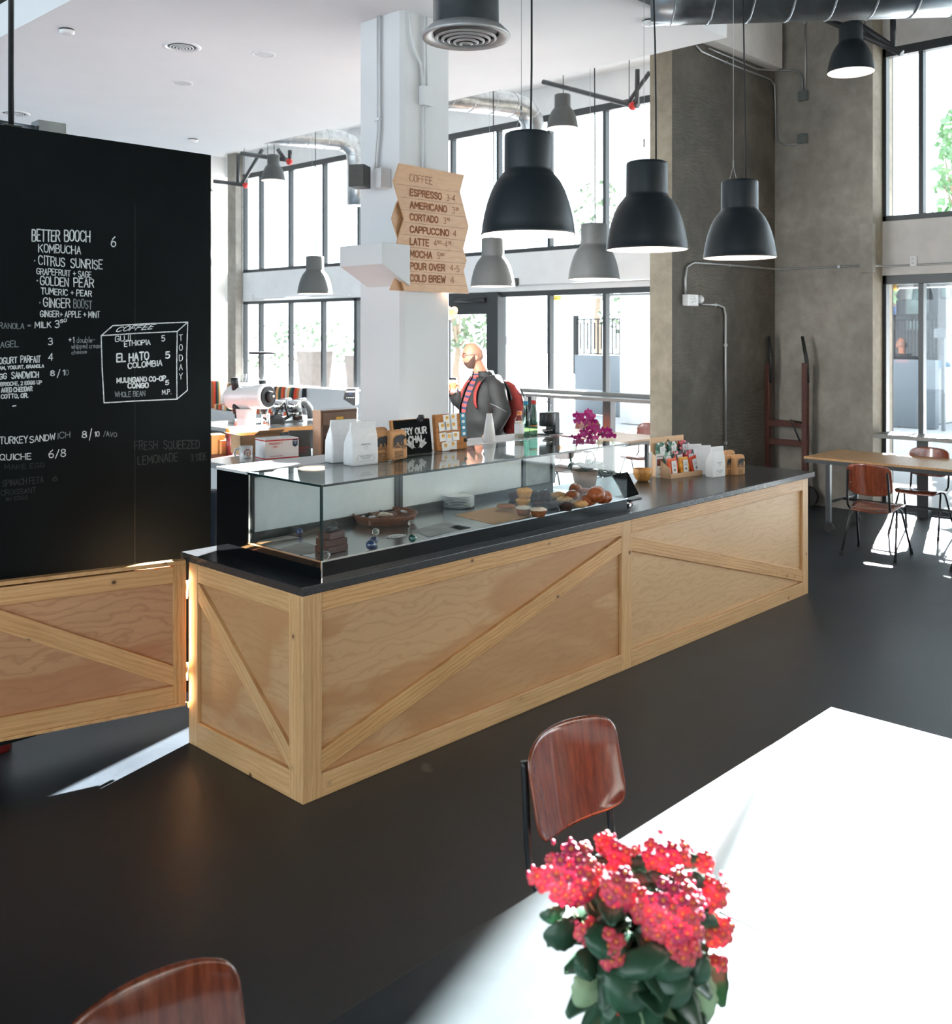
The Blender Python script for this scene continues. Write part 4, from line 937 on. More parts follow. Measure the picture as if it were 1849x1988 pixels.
# elbow duct near the street wall, and its twin further along
def elbow(px, py, x, r, label, back=3.0):
    c = PX(px, py, x); h = Vector((-0.94, 0.34, 0.0))
    pts = [c + h * back, c + h * 0.75, c + h * 0.3, c + h * 0.12 - Vector((0, 0, 0.05)), c + h * 0.03 - Vector((0, 0, 0.16)), c - Vector((0, 0, 0.32)), c - Vector((0, 0, 0.6)), c - Vector((0, 0, 1.02))]
    t = spiral('spiral_duct', label, pts, r, M['steel'], 0.3)
    for q in (0.5, 1.6): G().tube([c + h * q + Vector((0, 0, r)), Vector(((c + h * q).x, (c + h * q).y, TOP - 0.001))], 0.004, 5).build('hanger', M['wire'], t)
    return t
elbow(1036, 208, 7.4, 0.155, 'shiny steel spiral duct that bends down behind the large black counter lamp', 2.6)
elbow(693, 275, 7.6, 0.155, 'shiny steel spiral duct that bends down behind the white column', 3.4)
t = thing('spiral_duct', 'pale upright spiral duct on the end wall behind the chalkboard edge', 'air duct', tuple(PX(419, 500, 8.2)))
q = PX(419, 500, 8.3); G().tube([(q.x, 14.497, 3.35), (q.x, 14.497, 4.9)], 0.10, 20).build('duct', M['steel'], t)

# ------------------------------------------------------------------ sprinkler pipes
def pipe(label, runs, r=0.028, red=None):
    t = thing('sprinkler_pipe', label, 'pipe', tuple(runs[0][0]))
    for k, rr in enumerate(runs):
        G().tube(rr, r if k == 0 else r * 0.85, 10).build('pipe', M['pipe'], t)
    q0 = Vector(runs[0][1]); G().tube([q0, Vector((q0.x, q0.y, TOP - 0.001))], 0.006, 6).build('hanger', M['pipe'], t)
    if red:
        G().ball(red, 0.055, 12, 8).build('red_cap', M['red'], t)
    return t
X2 = 7.9
def px_(a, b, x=X2): return PX(a, b, x)
pipe('black sprinkler pipe with red cap by the street windows beside the concrete fin', [[px_(1055, 159), px_(1222, 203), px_(1240, 205)], [px_(1218, 203), px_(1262, 140)], [px_(1237, 200), px_(1238, 150), px_(1238, 135)]], 0.035, px_(1229, 206))
pipe('black sprinkler pipe with red cap high above the banquette next to the small grey lamp', [[px_(470, 298, 7.2), px_(520, 305, 7.2), px_(556, 310, 7.2)], [px_(552, 308, 7.2), px_(540, 291, 7.2)], [px_(563, 308, 7.2), px_(563, 292, 7.2)]], 0.04, px_(562, 314, 7.2))
pipe('black sprinkler pipe end with pink cap close to the chalkboard corner', [[px_(417, 352), px_(474, 359)], [px_(470, 356), px_(509, 291)], [px_(462, 357), px_(463, 300)]], 0.04, px_(477, 360))
pipe('dark sprinkler pipe crossing behind the high lamp before the concrete wall', [[PX(1600, 36, 7.9), PX(1680, 70, 7.9), PX(1752, 104, 7.9)], [PX(1735, 92, 7.9), PX(1650, 34, 7.9)], [PX(1735, 95, 7.9), PX(1734, 20, 7.9)]], 0.035)
# thin hanger wires that show against the high windows
# ------------------------------------------------------------------ electrical conduits and boxes on the concrete
FY = 2.2
def ff(px, py, o=0.02): return PY(px, py, FY - o)
def fw(px, py, o=0.02): return PX(px, py, 8.5 - o)
t = thing('emergency_light', 'white twin-head emergency light with conduit on the concrete fin', 'emergency light', tuple(ff(1342, 583)))
q = ff(1338, 583); G().box(q.x - 0.10, q.x + 0.10, FY - 0.075, FY - 0.001, q.z - 0.06, q.z + 0.06).build('housing', M['whiteplastic'], t, 0.006)
g = G()
for i in range(3):
    for j in range(3): g.ball((q.x - 0.02 + 0.03 * i, FY - 0.078, q.z - 0.03 + 0.03 * j), (0.010, 0.006, 0.010), 8, 6)
g.build('led_array', M['chrome'], t)
o = G().lathe([(0.0, 0.0), (0.03, 0.0), (0.045, 0.06), (0.0, 0.065)], (0, 0, 0), 18).build('lamp_head', M['whiteplastic'], None); o.parent = t; o.location = Vector((q.x + 0.12, FY - 0.05, q.z + 0.0)) - Vector(t.location); o.rotation_euler = (0, R(75), 0)
def conduit(label, pts, r=0.011, clips=()):
    t = thing('conduit', label, 'conduit', tuple(pts[0]), 0, 'steel conduits on the concrete')
    G().tube(pts, r, 8).build('tube', M['conduit'], t)
    for c in clips: G().cbox(c, (0.03, 0.03, 0.03)).build('clip', M['conduit'], t)
    return t
conduit('steel conduit bending round the corner of the fin from emergency light to wall outlet', [ff(1331, 572), ff(1331, 540), ff(1334, 518), ff(1348, 510), ff(1420, 515), ff(1500, 522), Vector((8.47, FY - 0.02, fw(1506, 523).z)), fw(1510, 523), fw(1600, 519), fw(1693, 515), Vector((8.47, 1.02, fw(1695, 515).z)), Vector((8.6, 1.005, fw(1695, 515).z)), Vector((8.75, 0.99, fw(1695, 515).z)), Vector((8.75, -3, fw(1695, 515).z))], 0.011, (ff(1415, 515), ff(1472, 519), fw(1630, 518), fw(1694, 515)))
conduit('steel conduit dropping from the emergency light down behind the counter goods', [ff(1362, 591), ff(1395, 592), ff(1406, 597), ff(1409, 612), ff(1409, 700), ff(1409, 900)], 0.011, (ff(1409, 670), ff(1409, 860), ff(1388, 592)))
conduit('steel conduit running along under the plaster beam, turning down to the lower grey box', [ff(1352, 88), ff(1362, 100), ff(1420, 125), ff(1480, 148), ff(1497, 155), ff(1504, 165), Vector((8.47, FY - 0.02, fw(1508, 200).z)), fw(1507, 260), fw(1512, 276), fw(1525, 281), fw(1552, 279)], 0.010, (ff(1410, 121),))
conduit('steel conduit running just under the plaster beam to the upper grey box', [ff(1376, 94), ff(1400, 104), ff(1470, 134), Vector((8.47, FY - 0.02, fw(1508, 137).z)), fw(1535, 136), fw(1553, 140), fw(1558, 155), fw(1558, 178)], 0.010)
conduit('straight steel conduit dropping from the ceiling to the upper grey box', [fw(1564, 30), fw(1564, 178)], 0.010, (fw(1564, 45),))
M['boxgreen'] = plain('grey_green_box', (0.13, 0.15, 0.145), 0.5)
for px, py, lb in ((1562, 187, 'upper grey electrical box on the smooth concrete wall'), (1561, 270, 'lower grey electrical box on the smooth concrete wall')):
    q = fw(px, py, 0.0); t = thing('electrical_box', lb, 'electrical box', tuple(q), 0, 'grey electrical boxes on the concrete wall')
    G().box(8.44, 8.499, q.y - 0.055, q.y + 0.055, q.z - 0.055, q.z + 0.055).build('box', M['boxgreen'], t, 0.004)
    G().box(8.434, 8.44, q.y - 0.05, q.y + 0.05, q.z - 0.05, q.z + 0.05).build('cover_plate', M['boxgreen'], t, 0.002)
q = PX(1776, 507, XW); t = thing('wall_outlet', 'white double power outlet on the plaster band over the window', 'outlet', tuple(q))
G().box(8.725, XW - 0.001, q.y - 0.035, q.y + 0.035, q.z - 0.055, q.z + 0.055).build('plate', M['whiteplastic'], t, 0.004)
for dz in (0.024, -0.024):
    G().cbox((8.723, q.y - 0.007, q.z + dz), (0.004, 0.004, 0.014)).build('slot', M['ink'], t); G().cbox((8.723, q.y + 0.007, q.z + dz), (0.004, 0.004, 0.014)).build('slot', M['ink'], t)
q = PX(488, 578, XW); t = thing('wall_outlet', 'white power outlet on the white band above the banquette window', 'outlet', tuple(q))
G().box(8.72, XW - 0.001, q.y - 0.09, q.y + 0.09, q.z - 0.06, q.z + 0.06).build('plate', M['whiteplastic'], t, 0.004)
G().tube([(8.755, q.y, q.z - 0.03), (8.755, 10.5, q.z - 0.03)], 0.012).build('conduit', M['white'], t)
q = PX(1004, 548, XW); t = thing('wall_outlet', 'white power outlet on the band above the street window by the grey lamp', 'outlet', tuple(q))
G().box(8.72, XW - 0.001, q.y - 0.04, q.y + 0.04, q.z - 0.06, q.z + 0.06).build('plate', M['lampgrey'], t, 0.004)
G().tube([(8.755, q.y, q.z - 0.05), (8.755, 2.5, q.z - 0.05)], 0.010).build('conduit', M['white'], t)
# sprinkler main seen through the upper part of the street windows, under the walkway roof
t = thing('sprinkler_main', 'brass-fitted sprinkler pipe under the walkway roof outside the street windows', 'pipe', (10.2, 5, 2.6))
z1 = PX(1100, 577, 10.2).z
G().tube([(10.2, -8, z1), (10.2, 6.3, z1)], 0.03, 10).build('pipe', M['wire'], t)
for px in (1078, 1730):
    q = PX(px, 570, 10.2); G().tube([(10.2, q.y - 0.09, z1), (10.2, q.y + 0.09, z1)], 0.05, 10).build('tee_fitting', M['brass'], t)
    G().tube([(10.2, q.y, z1), (10.2, q.y, 2.735)], 0.022, 8).build('riser', M['brass'], t)
# ------------------------------------------------------------------ small goods: shared builders
def loft(g, secs, n=4, r=0.15, M=None, cap=True):
    """rounded-rectangle sections (z, w, d, dx, dy)"""
    rings = []
    for z, w, d, *o in secs:
        ox, oy = (o + [0, 0])[:2]; pts = []
        rr = min(w, d) * r
        for cx, c2, a0 in ((w / 2 - rr, d / 2 - rr, 0), (-w / 2 + rr, d / 2 - rr, 90), (-w / 2 + rr, -d / 2 + rr, 180), (w / 2 - rr, -d / 2 + rr, 270)):
            for k in range(n):
                a = R(a0 + 90 * k / (n - 1)); pts.append((cx + rr * math.cos(a) + ox, c2 + rr * math.sin(a) + oy, z))
        rings.append(pts)
    m = len(rings[0]); vs = [p for q in rings for p in q]; fs = []
    for i in range(len(rings) - 1):
        for k in range(m): fs.append((i * m + k, i * m + (k + 1) % m, (i + 1) * m + (k + 1) % m, (i + 1) * m + k))
    if cap: fs += [list(range(m - 1, -1, -1)), list(range((len(rings) - 1) * m, len(rings) * m))]
    return g.add(vs, fs, False, M)
def local(o, t, loc=(0, 0, 0), rz=0.0, rx=0.0, ry=0.0):
    o.parent = t; o.location = loc; o.rotation_euler = (rx, ry, rz); return o
def ltext(g, txt, cx, z, h, w, y, lw, M=None):
    """lettering on a local front face (facing -y)"""
    ln = text_lines(txt, (cx - w / 2, y, z), (1, 0, 0), (0, 0, 1), h, w)
    strokes(g, ln, lw, (0, -1, 0))
BEAR = [(-5, -3), (-4.6, -.4), (-4.2, 1.6), (-2.4, 2.9), (0, 3.0), (1.6, 3.4), (3.0, 2.6), (3.6, 2.9), (4.0, 2.5), (5.2, 1.4), (5.4, .7), (4.4, .5), (3.4, .4), (2.9, -.6), (3.2, -2.4), (3.8, -3.1), (2.2, -3.1), (1.6, -1.2), (.6, -1.0), (.8, -2.4), (1.3, -3.1), (-.4, -3.1), (-.9, -1.2), (-2.2, -1.1), (-2.6, -2.3), (-2.2, -3.1), (-3.9, -3.1), (-4.2, -2.0), (-4.5, -3.1)]
def white_bag(label, loc, rz, group, w=0.155, d=0.085, h=0.215, printed=True):
    t = thing('coffee_bag', label, 'coffee bag', (0, 0, 0), 0, group)
    loft(G(), [(0, w, d), (0.01, w * 1.02, d * 1.04), (h * 0.5, w, d), (h * 0.66, w * 0.98, d * 0.7, 0, d * -0.1), (h * 0.84, w * 0.96, d * 0.16, 0, -d * 0.2), (h, w * 0.94, 0.012, 0, -d * 0.22)], 4, 0.12).build('bag', M['paper'], t, 0.003)
    if printed:
        g = G(); y = -d / 2 - 0.004
        ltext(g, 'GRANDCOAST', 0, h * 0.46, 0.007, w * 0.36, y, 0.0012)
        hs = [(-.012, h * .40), (-.006, h * .43), (0, h * .41), (.006, h * .43), (.012, h * .40), (0, h * .35), (-.012, h * .40)]
        strokes(g, [[(x, y, z) for x, z in hs]], 0.001, (0, -1, 0))
        bx = [(-w * .3, h * .09), (w * .3, h * .09), (w * .34, h * .16), (w * .3, h * .23), (-w * .3, h * .23), (-w * .34, h * .16), (-w * .3, h * .09)]
        strokes(g, [[(x, y, z) for x, z in bx]], 0.001, (0, -1, 0)); ltext(g, 'SAN E. PRADA', 0, h * 0.185, 0.007, w * 0.45, y, 0.0012); ltext(g, '6 MONTHS', 0, h * 0.14, 0.006, w * 0.3, y, 0.001)
        g.build('label_print', M['greyink'], t)
    t.location = loc; t.rotation_euler = (0, 0, rz); return t
def brown_bag(label, loc, rz, group, name, w=0.125, d=0.07, h=0.15, lean=0.0):
    t = thing('pasta_bag', label, 'pasta bag', (0, 0, 0), 0, group)
    rr = random.Random(label)
    loft(G(), [(0, w * 0.94, d * 0.9), (0.008, w, d), (h * 0.45, w * 1.02, d * 1.06), (h * 0.86, w * 0.98, d * 0.96), (h * 0.95, w * 0.94, d * 0.8, 0.002, 0.002), (h, w * 0.86, d * 0.55, 0.004, 0.006)], 4, 0.2).build('bag', M['kraft'], t, 0.003)
    y = -d * 0.53 - 0.0035
    u = w * 0.072
    G().add([(p[0] * u, y, h * 0.66 + p[1] * u * 0.95) for p in BEAR], [list(range(len(BEAR)))]).build('bear_print', M['ink'], t)
    g = G(); ltext(g, name, 0, h * 0.40, 0.015, w * 0.78, y, 0.0026); ltext(g, 'DRY', w * 0.22, h * 0.34, 0.006, w * 0.2, y, 0.001)
    for k in range(5): ltext(g, ''.join(rr.choice('AEHIMNORT') for _ in range(9)), -w * 0.06, h * (0.26 - 0.05 * k), 0.004, w * 0.5, y, 0.0012)
    g.build('label_print', M['ink'], t)
    t.location = loc; t.rotation_euler = (R(lean), 0, rz); return t
ZT = 1.3395
BG = 'white coffee bags on the pastry case'
def at(px, py, z): return PZ(px, py, z)
p = at(706, 903, ZT); white_bag('white printed coffee bag standing in front on top of the glass case', (p.x + 0.02, p.y + 0.045, ZT), R(-6), BG)
p = at(676, 897, ZT); white_bag('white coffee bag standing behind the printed one on the glass case', (p.x + 0.0, p.y + 0.05, ZT), R(-12), BG, printed=False)
KG = 'brown paper pasta bags on the pastry case'
p = at(776, 894, ZT); brown_bag('brown bear-printed pasta bag beside the chai sign, tilted a little', (p.x, p.y + 0.035, ZT + 0.004), R(4), KG, 'Pasta Bola', lean=-3)
p = at(746, 896, ZT); brown_bag('brown bear-printed pasta bag next to the white coffee bags', (p.x - 0.004, p.y + 0.04, ZT), R(-3), KG, 'Buchatti', h=0.155)
p = at(766, 880, ZT); brown_bag('brown pasta bag standing behind the two bear bags, against the chai sign', (p.x - 0.11, p.y + 0.02, ZT), R(8), KG, 'Pasta', h=0.145)

# slate sign
pa, pb = PZ(769, 884, ZT), PZ(840, 877, ZT); d = (pb - pa); rz = math.atan2(d.y, d.x); W = d.length; Hs = 0.185
t = thing('chai_sign', 'small black slate sign offering chai, clipped at the top, on the glass case', 'sign', (0, 0, 0))
Ml = Matrix.Rotation(R(-9), 4, 'X')
G().box(0, W, 0, 0.012, 0, Hs, Ml).build('slate', M['gloss'] if False else M['chalkboard'], t, 0.001)
G().box(-0.012, 0.0, 0, 0.014, 0, Hs, Ml).box(-0.012, W, 0.0125, 0.02, 0, Hs + 0.004, Ml).build('frame_edge', M['amber'], t)
G().box(W * 0.2, W * 0.8, 0.06, 0.068, 0, Hs * 0.8, Matrix.Rotation(R(12), 4, 'X')).build('back_leg', M['black'], t)
g = G(); Mr = Ml
def sl(txt, x0, z0, h, w, lw): 
    ln = text_lines(txt, (x0, -0.0012, z0), (1, 0, 0), (0, 0, 1), h, w, 0.06, seed=len(txt)); strokes(g, [[Mr @ Vector(q) for q in s_] for s_ in ln], lw, (0, -1, 0))
sl('TRY OUR', W * 0.2, Hs * 0.57, Hs * 0.18, W * 0.68, 0.009); sl('CHAI', W * 0.38, Hs * 0.33, Hs * 0.18, W * 0.34, 0.010)
for sgn in (-1, 1):
    st_ = [(W * 0.58 + sgn * W * 0.02 * k + sgn * 0.01, -0.0012, Hs * (0.16 + 0.018 * k)) for k in range(10)]
    strokes(g, [[Mr @ Vector(q) for q in st_]], 0.003, (0, -1, 0))
    for k in range(2, 10):
        b = Vector(st_[k]); strokes(g, [[Mr @ b, Mr @ (b + Vector((sgn * 0.004, 0, 0.016)))], [Mr @ b, Mr @ (b + Vector((sgn * 0.012, 0, -0.008)))]], 0.006, (0, -1, 0))
g.build('chalk_lettering', M['chalk'], t)
c = G(); c.tube([(W * 0.62, -0.004, Hs + 0.012), (W * 0.72, -0.004, Hs + 0.012)], 0.013, 12); c.box(W * 0.63, W * 0.71, -0.008, 0.022, Hs - 0.012, Hs + 0.008)
c.build('bulldog_clip', M['black'], t)
t.location = pa; t.rotation_euler = (0, 0, rz)

# cork board of stickers
pa, pb = PZ(849, 877, ZT), PZ(908, 871, ZT); d = pb - pa; rz = math.atan2(d.y, d.x); W = d.length; Hc = 0.205
t = thing('sticker_board', 'wooden board of white and teal stickers standing on the glass case', 'display board', (0, 0, 0))
Ml = Matrix.Rotation(R(-6), 4, 'X')
M['cork'] = plain('cork', srgb(176, 118, 66), 0.8, vary=0.2, scale=60)
M['teal'] = plain('teal_card', srgb(28, 132, 160), 0.6)
M['yellow'] = plain('yellow_print', srgb(232, 188, 96), 0.6)
G().box(0, W, 0, 0.03, 0, Hc, Ml).build('board', M['cork'], t, 0.006)
gg2 = G()
for k in range(1, 6): gg2.box(0.0, W, -0.0004, 0.001, Hc * k / 6 - 0.001, Hc * k / 6 + 0.001, Ml)
gg2.build('groove', M['traywood'], t)
rr = random.Random(4)
K = 0.17
for fx, fz in ((0.38, 0.86), (0.58, 0.88), (0.22, 0.66), (0.40, 0.66), (0.58, 0.67), (0.22, 0.38), (0.42, 0.36), (0.62, 0.38), (0.28, 0.12), (0.52, 0.14)):
    x, z = fx * W, fz * Hc; Mk = Ml @ Matrix.Translation(Vector((x, 0, z))) @ Matrix.Rotation(R(rr.uniform(-5, 5)), 4, 'Y')
    cd = G().box(-0.027, 0.027, -0.003, -0.001, -0.024, 0.024, Mk).build('sticker_card', M['paper'], t)
    f = G().add([Mk @ Vector((0.012 * math.cos(R(30 * k)), -0.0035, 0.006 + 0.012 * math.sin(R(30 * k)))) for k in range(12)], [list(range(12))]).build('round_print', M['yellow'], cd)
    e = G()
    for dx in (-0.005, 0.005): e.add([Mk @ Vector((dx + 0.003 * math.cos(R(60 * k)), -0.004, 0.008 + 0.003 * math.sin(R(60 * k)))) for k in range(6)], [list(range(6))])
    e.build('dot_print', rr.choice([M['ink'], M['red'], M['darkwood'], M['red']]), cd)
for k in range(4):
    z = Hc * (0.92 - 0.165 * k)
    cd = G().box(W * 0.82, W * 0.99, -0.003, -0.001, z - 0.016, z + 0.016, Ml).build('teal_card', M['teal'], t)
    G().add([Ml @ Vector((W * 0.905 + 0.012 * math.cos(R(40 * q)), -0.004, z + 0.009 * math.sin(R(40 * q)))) for q in range(9)], [list(range(9))]).build('round_print', M['paper'], cd)
G().ball(Ml @ Vector((W * 0.95, 0.0, 0.05)), 0.012, 10, 8).build('knob', M['black'], t)
t.location = pa; t.rotation_euler = (0, 0, rz)

# vase with a dry twig
p = PZ(957.5, 858, ZT); p.y += 0.03
t = thing('bud_vase', 'white conical ceramic bud vase holding a thin twig', 'vase', (p.x, p.y, ZT))
G().lathe([(0.0, 0.0), (0.041, 0.0), (0.042, 0.004), (0.017, 0.166), (0.018, 0.170), (0.014, 0.170), (0.02, 0.02)], (p.x, p.y, ZT), 28).build('body', M['ceramic'], t)
M['twig'] = plain('twig', srgb(96, 32, 40), 0.7)
b = Vector((p.x, p.y, ZT + 0.16))
G().tube([b, b + Vector((-0.003, 0, 0.05)), b + Vector((0.0, 0, 0.075))], 0.0014, 5).build('twig', M['twig'], t)
G().tube([b, b + Vector((0.022, -0.01, 0.045)), b + Vector((0.04, -0.02, 0.05))], 0.0014, 5).build('twig', M['twig'], t)
a1, a2 = PD(951, 783, 6.0), PD(983.5, 799.5, 6.0)
G().tube([a1, (a1 + a2) / 2 + Vector((0, 0, 0.003)), a2], [0.001, 0.0028, 0.001], 6).build('pale_stem', M['paper'], t)
# bottles
def bottle(label, px, py, prof, mat, cap, band, lab, name, group=None, liquid=None):
    p = PZ(px, py, ZT); p.y += 0.025
    t = thing(name, label, 'bottle', (p.x, p.y, ZT), 0, group); c = (p.x, p.y, ZT); H = prof[-1][1]
    G().lathe(prof, c, 24).build('glass_body', mat, t)
    G().lathe([(0.0, H + 0.018), (cap[0], H + 0.018), (cap[0], H - 0.006)], c, 16).build('cap', cap[1], t)
    if band: G().lathe([(cap[0] + 0.0015, H - 0.006), (cap[0] + 0.0025, H - 0.03)], c, 16).build('neck_band', band, t)
    if lab:
        G().lathe([(prof[1][0] + 0.0008, lab[0]), (prof[1][0] + 0.0008, lab[1])], c, 24).build('label', lab[2], t)
    if liquid: G().lathe([(0.0, 0.006), (prof[1][0] - 0.003, 0.006), (prof[1][0] - 0.003, liquid[0]), (0.0, liquid[0])], c, 20).build('drink', liquid[1], t)
M['amberdrink'] = plain('pale_drink', (0.70, 0.62, 0.48), 0.1, vary=0.04)
M['copper'] = plain('copper_cap', srgb(196, 120, 70), 0.3, 0.6)
bottle('short clear bottle with white label and copper cap', 1014.5, 853, [(0, 0.0), (0.030, 0.004), (0.030, 0.10), (0.026, 0.125), (0.014, 0.142), (0.014, 0.155)], M['clear'], (0.0155, M['copper']), None, (0.035, 0.095, M['paper']), 'drink_bottle', None, (0.11, M['amberdrink']))
gp_ = [(0, 0.0), (0.026, 0.004), (0.026, 0.125), (0.020, 0.165), (0.0125, 0.20), (0.012, 0.238)]
bottle('tall green glass water bottle with a blue neck band', 1027, 851, gp_, M['bottle'], (0.0135, M['whiteplastic']), M['teal'], None, 'water_bottle', 'green water bottles on the glass case')
bottle('tall green glass water bottle with a red neck band', 1042, 849, gp_, M['bottle'], (0.0135, M['whiteplastic']), M['red'], (0.07, 0.075, M['copper']), 'water_bottle', 'green water bottles on the glass case')
# black grinder
p = PZ(1077, 846, ZT); p.y += 0.06; p.x += 0.0
t = thing('coffee_grinder', 'small black coffee brewer with clear hopper and steel cup, behind the orchid flowers', 'coffee grinder', (p.x, p.y, ZT)); c = p
gx = G(); G().box(c.x - 0.03, c.x + 0.11, c.y - 0.04, c.y + 0.06, ZT, ZT + 0.008).build('base', M['black'], t)
G().box(c.x + 0.045, c.x + 0.09, c.y - 0.03, c.y + 0.05, ZT + 0.008, ZT + 0.145).build('column', M['black'], t, 0.004)
G().lathe([(0.0, 0.06), (0.05, 0.06), (0.053, 0.064), (0.053, 0.14), (0.05, 0.145), (0.0, 0.145)], (c.x, c.y, ZT), 28).build('body', M['black'], t)
G().lathe([(0.028, 0.145), (0.030, 0.195), (0.026, 0.196)], (c.x - 0.005, c.y, ZT), 20).build('hopper', M['clear'], t)
G().lathe([(0.0, 0.01), (0.016, 0.012), (0.036, 0.034), (0.037, 0.036), (0.014, 0.014)], (c.x - 0.002, c.y, ZT), 20).build('steel_cup', M['chrome'], t)

# papers lying on the white rear top
def sheet(label, pts, z, mat, lines=None):
    t = G(); t.poly([(q.x, q.y, z) for q in [PZ(a, b, z) for a, b in pts]]); t.poly([(q.x, q.y, z - 0.0008) for q in [PZ(a, b, z) for a, b in pts]])
    o = tag(t.build('paper_sheet', mat), label, 'paper')
    return o

# ------------------------------------------------------------------ inside the pastry case
ZD = KZ1 + 0.0005
M['cookie'] = plain('cookie', srgb(150, 92, 52), 0.8, vary=0.25, scale=120, bmp=0.4)
M['golden'] = plain('golden_muffin', srgb(226, 164, 84), 0.75, vary=0.15, scale=80, bmp=0.3)
M['choc'] = plain('chocolate_cake', srgb(58, 34, 26), 0.8, vary=0.3, scale=80, bmp=0.4)
M['icing'] = plain('icing', srgb(226, 214, 196), 0.5, vary=0.05)
M['scone'] = plain('scone', srgb(206, 160, 104), 0.8, vary=0.2, scale=70, bmp=0.5)
M['crust'] = plain('baked_crust', srgb(150, 76, 34), 0.35, vary=0.35, scale=40, bmp=0.3)
def muffin_profile(r, h, dome): return [(0, 0), (r * 0.72, 0.001), (r * 0.98, h * 0.62), (r * 1.02, h * 0.68), (r * 0.95, h * 0.72 + dome * 0.3), (r * 0.6, h * 0.72 + dome * 0.8), (0, h * 0.72 + dome)]
def pastry(name, label, px, py, build, group, z=ZD):
    p = PZ(px, py, z); t = thing(name, label, 'pastry', (p.x, p.y, z), 0, group); build(t, p.x, p.y, z); return t
def mk_muffin(r, h, dome, mat, top=None):
    def f(t, x, y, z):
        pr_ = muffin_profile(r, h, dome); n = 18
        g = G().lathe(pr_[:4], (x, y, z), n); g.build('muffin_cup' if top else 'muffin', mat, t)
        g = G(); rr = random.Random(int(x * 999)); 
        g.lathe(pr_[3:], (x, y, z), n)
        g.v = [Vector((v.x + rr.uniform(-1, 1) * 0.0015, v.y + rr.uniform(-1, 1) * 0.0015, v.z + rr.uniform(-1, 1) * 0.0015)) for v in g.v]
        g.build('topping' if top else 'muffin_top', top or mat, t)
        if top:
            g = G()
            for k in range(7): g.ball((x + rr.uniform(-.4, .4) * r, y + rr.uniform(-.4, .4) * r, z + h * 0.72 + dome * 0.75), 0.004, 6, 4)
            g.build('crumbs', M['golden'], t)
    return f
MG, DG = 'golden muffins in the case', 'dark chocolate muffins in the case'
pastry('muffin', 'golden muffin at the bottom of the stacked pair', 1016, 984, mk_muffin(0.043, 0.055, 0.014, M['golden']), MG)
pastry('muffin', 'golden muffin stacked on top of another golden muffin', 1018.5, 967, mk_muffin(0.046, 0.062, 0.016, M['golden']), MG, ZD + 0.052)
IG = 'white-iced muffins at the front of the case'
pastry('iced_muffin', 'white-iced muffin in front of the stacked golden muffins', 1017, 1000, mk_muffin(0.044, 0.055, 0.012, M['cookie'], M['icing']), IG)
pastry('iced_muffin', 'white-iced muffin standing closest to the chrome strip of the case', 1046, 1003, mk_muffin(0.046, 0.054, 0.012, M['cookie'], M['icing']), IG)
for px, py, lb in ((1046, 986, 'dark chocolate muffin behind the two iced muffins'), (1075, 988, 'dark chocolate muffin in the middle of the front row'), (1099, 991, 'dark chocolate muffin beside the pale scone'), (1000, 971, 'dark chocolate muffin behind the golden stack, over the cookies'), (1037, 969, 'dark chocolate muffin behind the golden stack, by the tongs')):
    pastry('chocolate_muffin', lb, px, py, mk_muffin(0.044, 0.045, 0.014, M['choc']), DG)
pastry('chocolate_loaf', 'slice of dark chocolate loaf among the pastries', 1057, 974, lambda t, x, y, z: loft(G(), [(0, 0.075, 0.05), (0.04, 0.08, 0.052), (0.058, 0.06, 0.048), (0.066, 0.03, 0.04)], 4, 0.3, Matrix.Translation((x, y, z))).build('slice', M['choc'], t, 0.004), None)
for k in range(2):
    pastry('cookie', ('upper' if k else 'lower') + ' round brown cookie of the stack of two', 983, 985, lambda t, x, y, z: G().lathe([(0, 0), (0.050, 0.001), (0.054, 0.008), (0.048, 0.015), (0.0, 0.019)], (x, y, z), 22).build('biscuit', M['cookie'], t), 'brown cookies in the case', ZD + 0.0195 * k)
def mk_scone(t, x, y, z):
    g = G(); rr = random.Random(int(x * 1000)); g.ball((x, y, z + 0.02), (0.055, 0.05, 0.022), 18, 10)
    g.v = [Vector((v.x + rr.uniform(-1, 1) * 0.003, v.y + rr.uniform(-1, 1) * 0.003, max(z, v.z + rr.uniform(-1, 1) * 0.003))) for v in g.v]; g.build('scone', M['scone'], t)
for px, py, lb in ((1084, 969, 'pale scone near the tongs'), (1097, 978, 'pale scone between the chocolate muffins and croissants'), (1126, 985, 'pale scone at the front beside the glazed buns')):
    pastry('scone', lb, px, py, mk_scone, 'pale scones in the case')
def mk_bun(sx, sy, sz, rz):
    def f(t, x, y, z):
        def fn(u, v):
            a = u * 2 * math.pi; b = (v - 0.5) * math.pi
            k = 1 + 0.06 * math.sin(v * 22) * math.cos(b)
            return Vector((math.cos(b) * math.cos(a) * sx * k, math.cos(b) * math.sin(a) * sy * k, math.sin(b) * sz * k))
        Mq = Matrix.Translation((x, y, z + sz * 0.92)) @ Matrix.Rotation(rz, 4, 'Z') @ Matrix.Rotation(R(90), 4, 'Y') if False else Matrix.Translation((x, y, z + sz * 0.92)) @ Matrix.Rotation(rz, 4, 'Z')
        g = G(); vs = []; nu, nv = 20, 22
        for j in range(nv + 1):
            for i in range(nu):
                q = fn(i / nu, j / nv); q = Vector((q.z / sz * sx, q.y, q.x / sx * sz)); vs.append(q)
        fs = [(j * nu + i, j * nu + (i + 1) % nu, (j + 1) * nu + (i + 1) % nu, (j + 1) * nu + i) for j in range(nv) for i in range(nu)]
        g.add(vs, fs, True, Mq); g.build('pastry_roll', M['crust'], t)
    return f
CGp = 'glazed brown rolls heaped in the case'
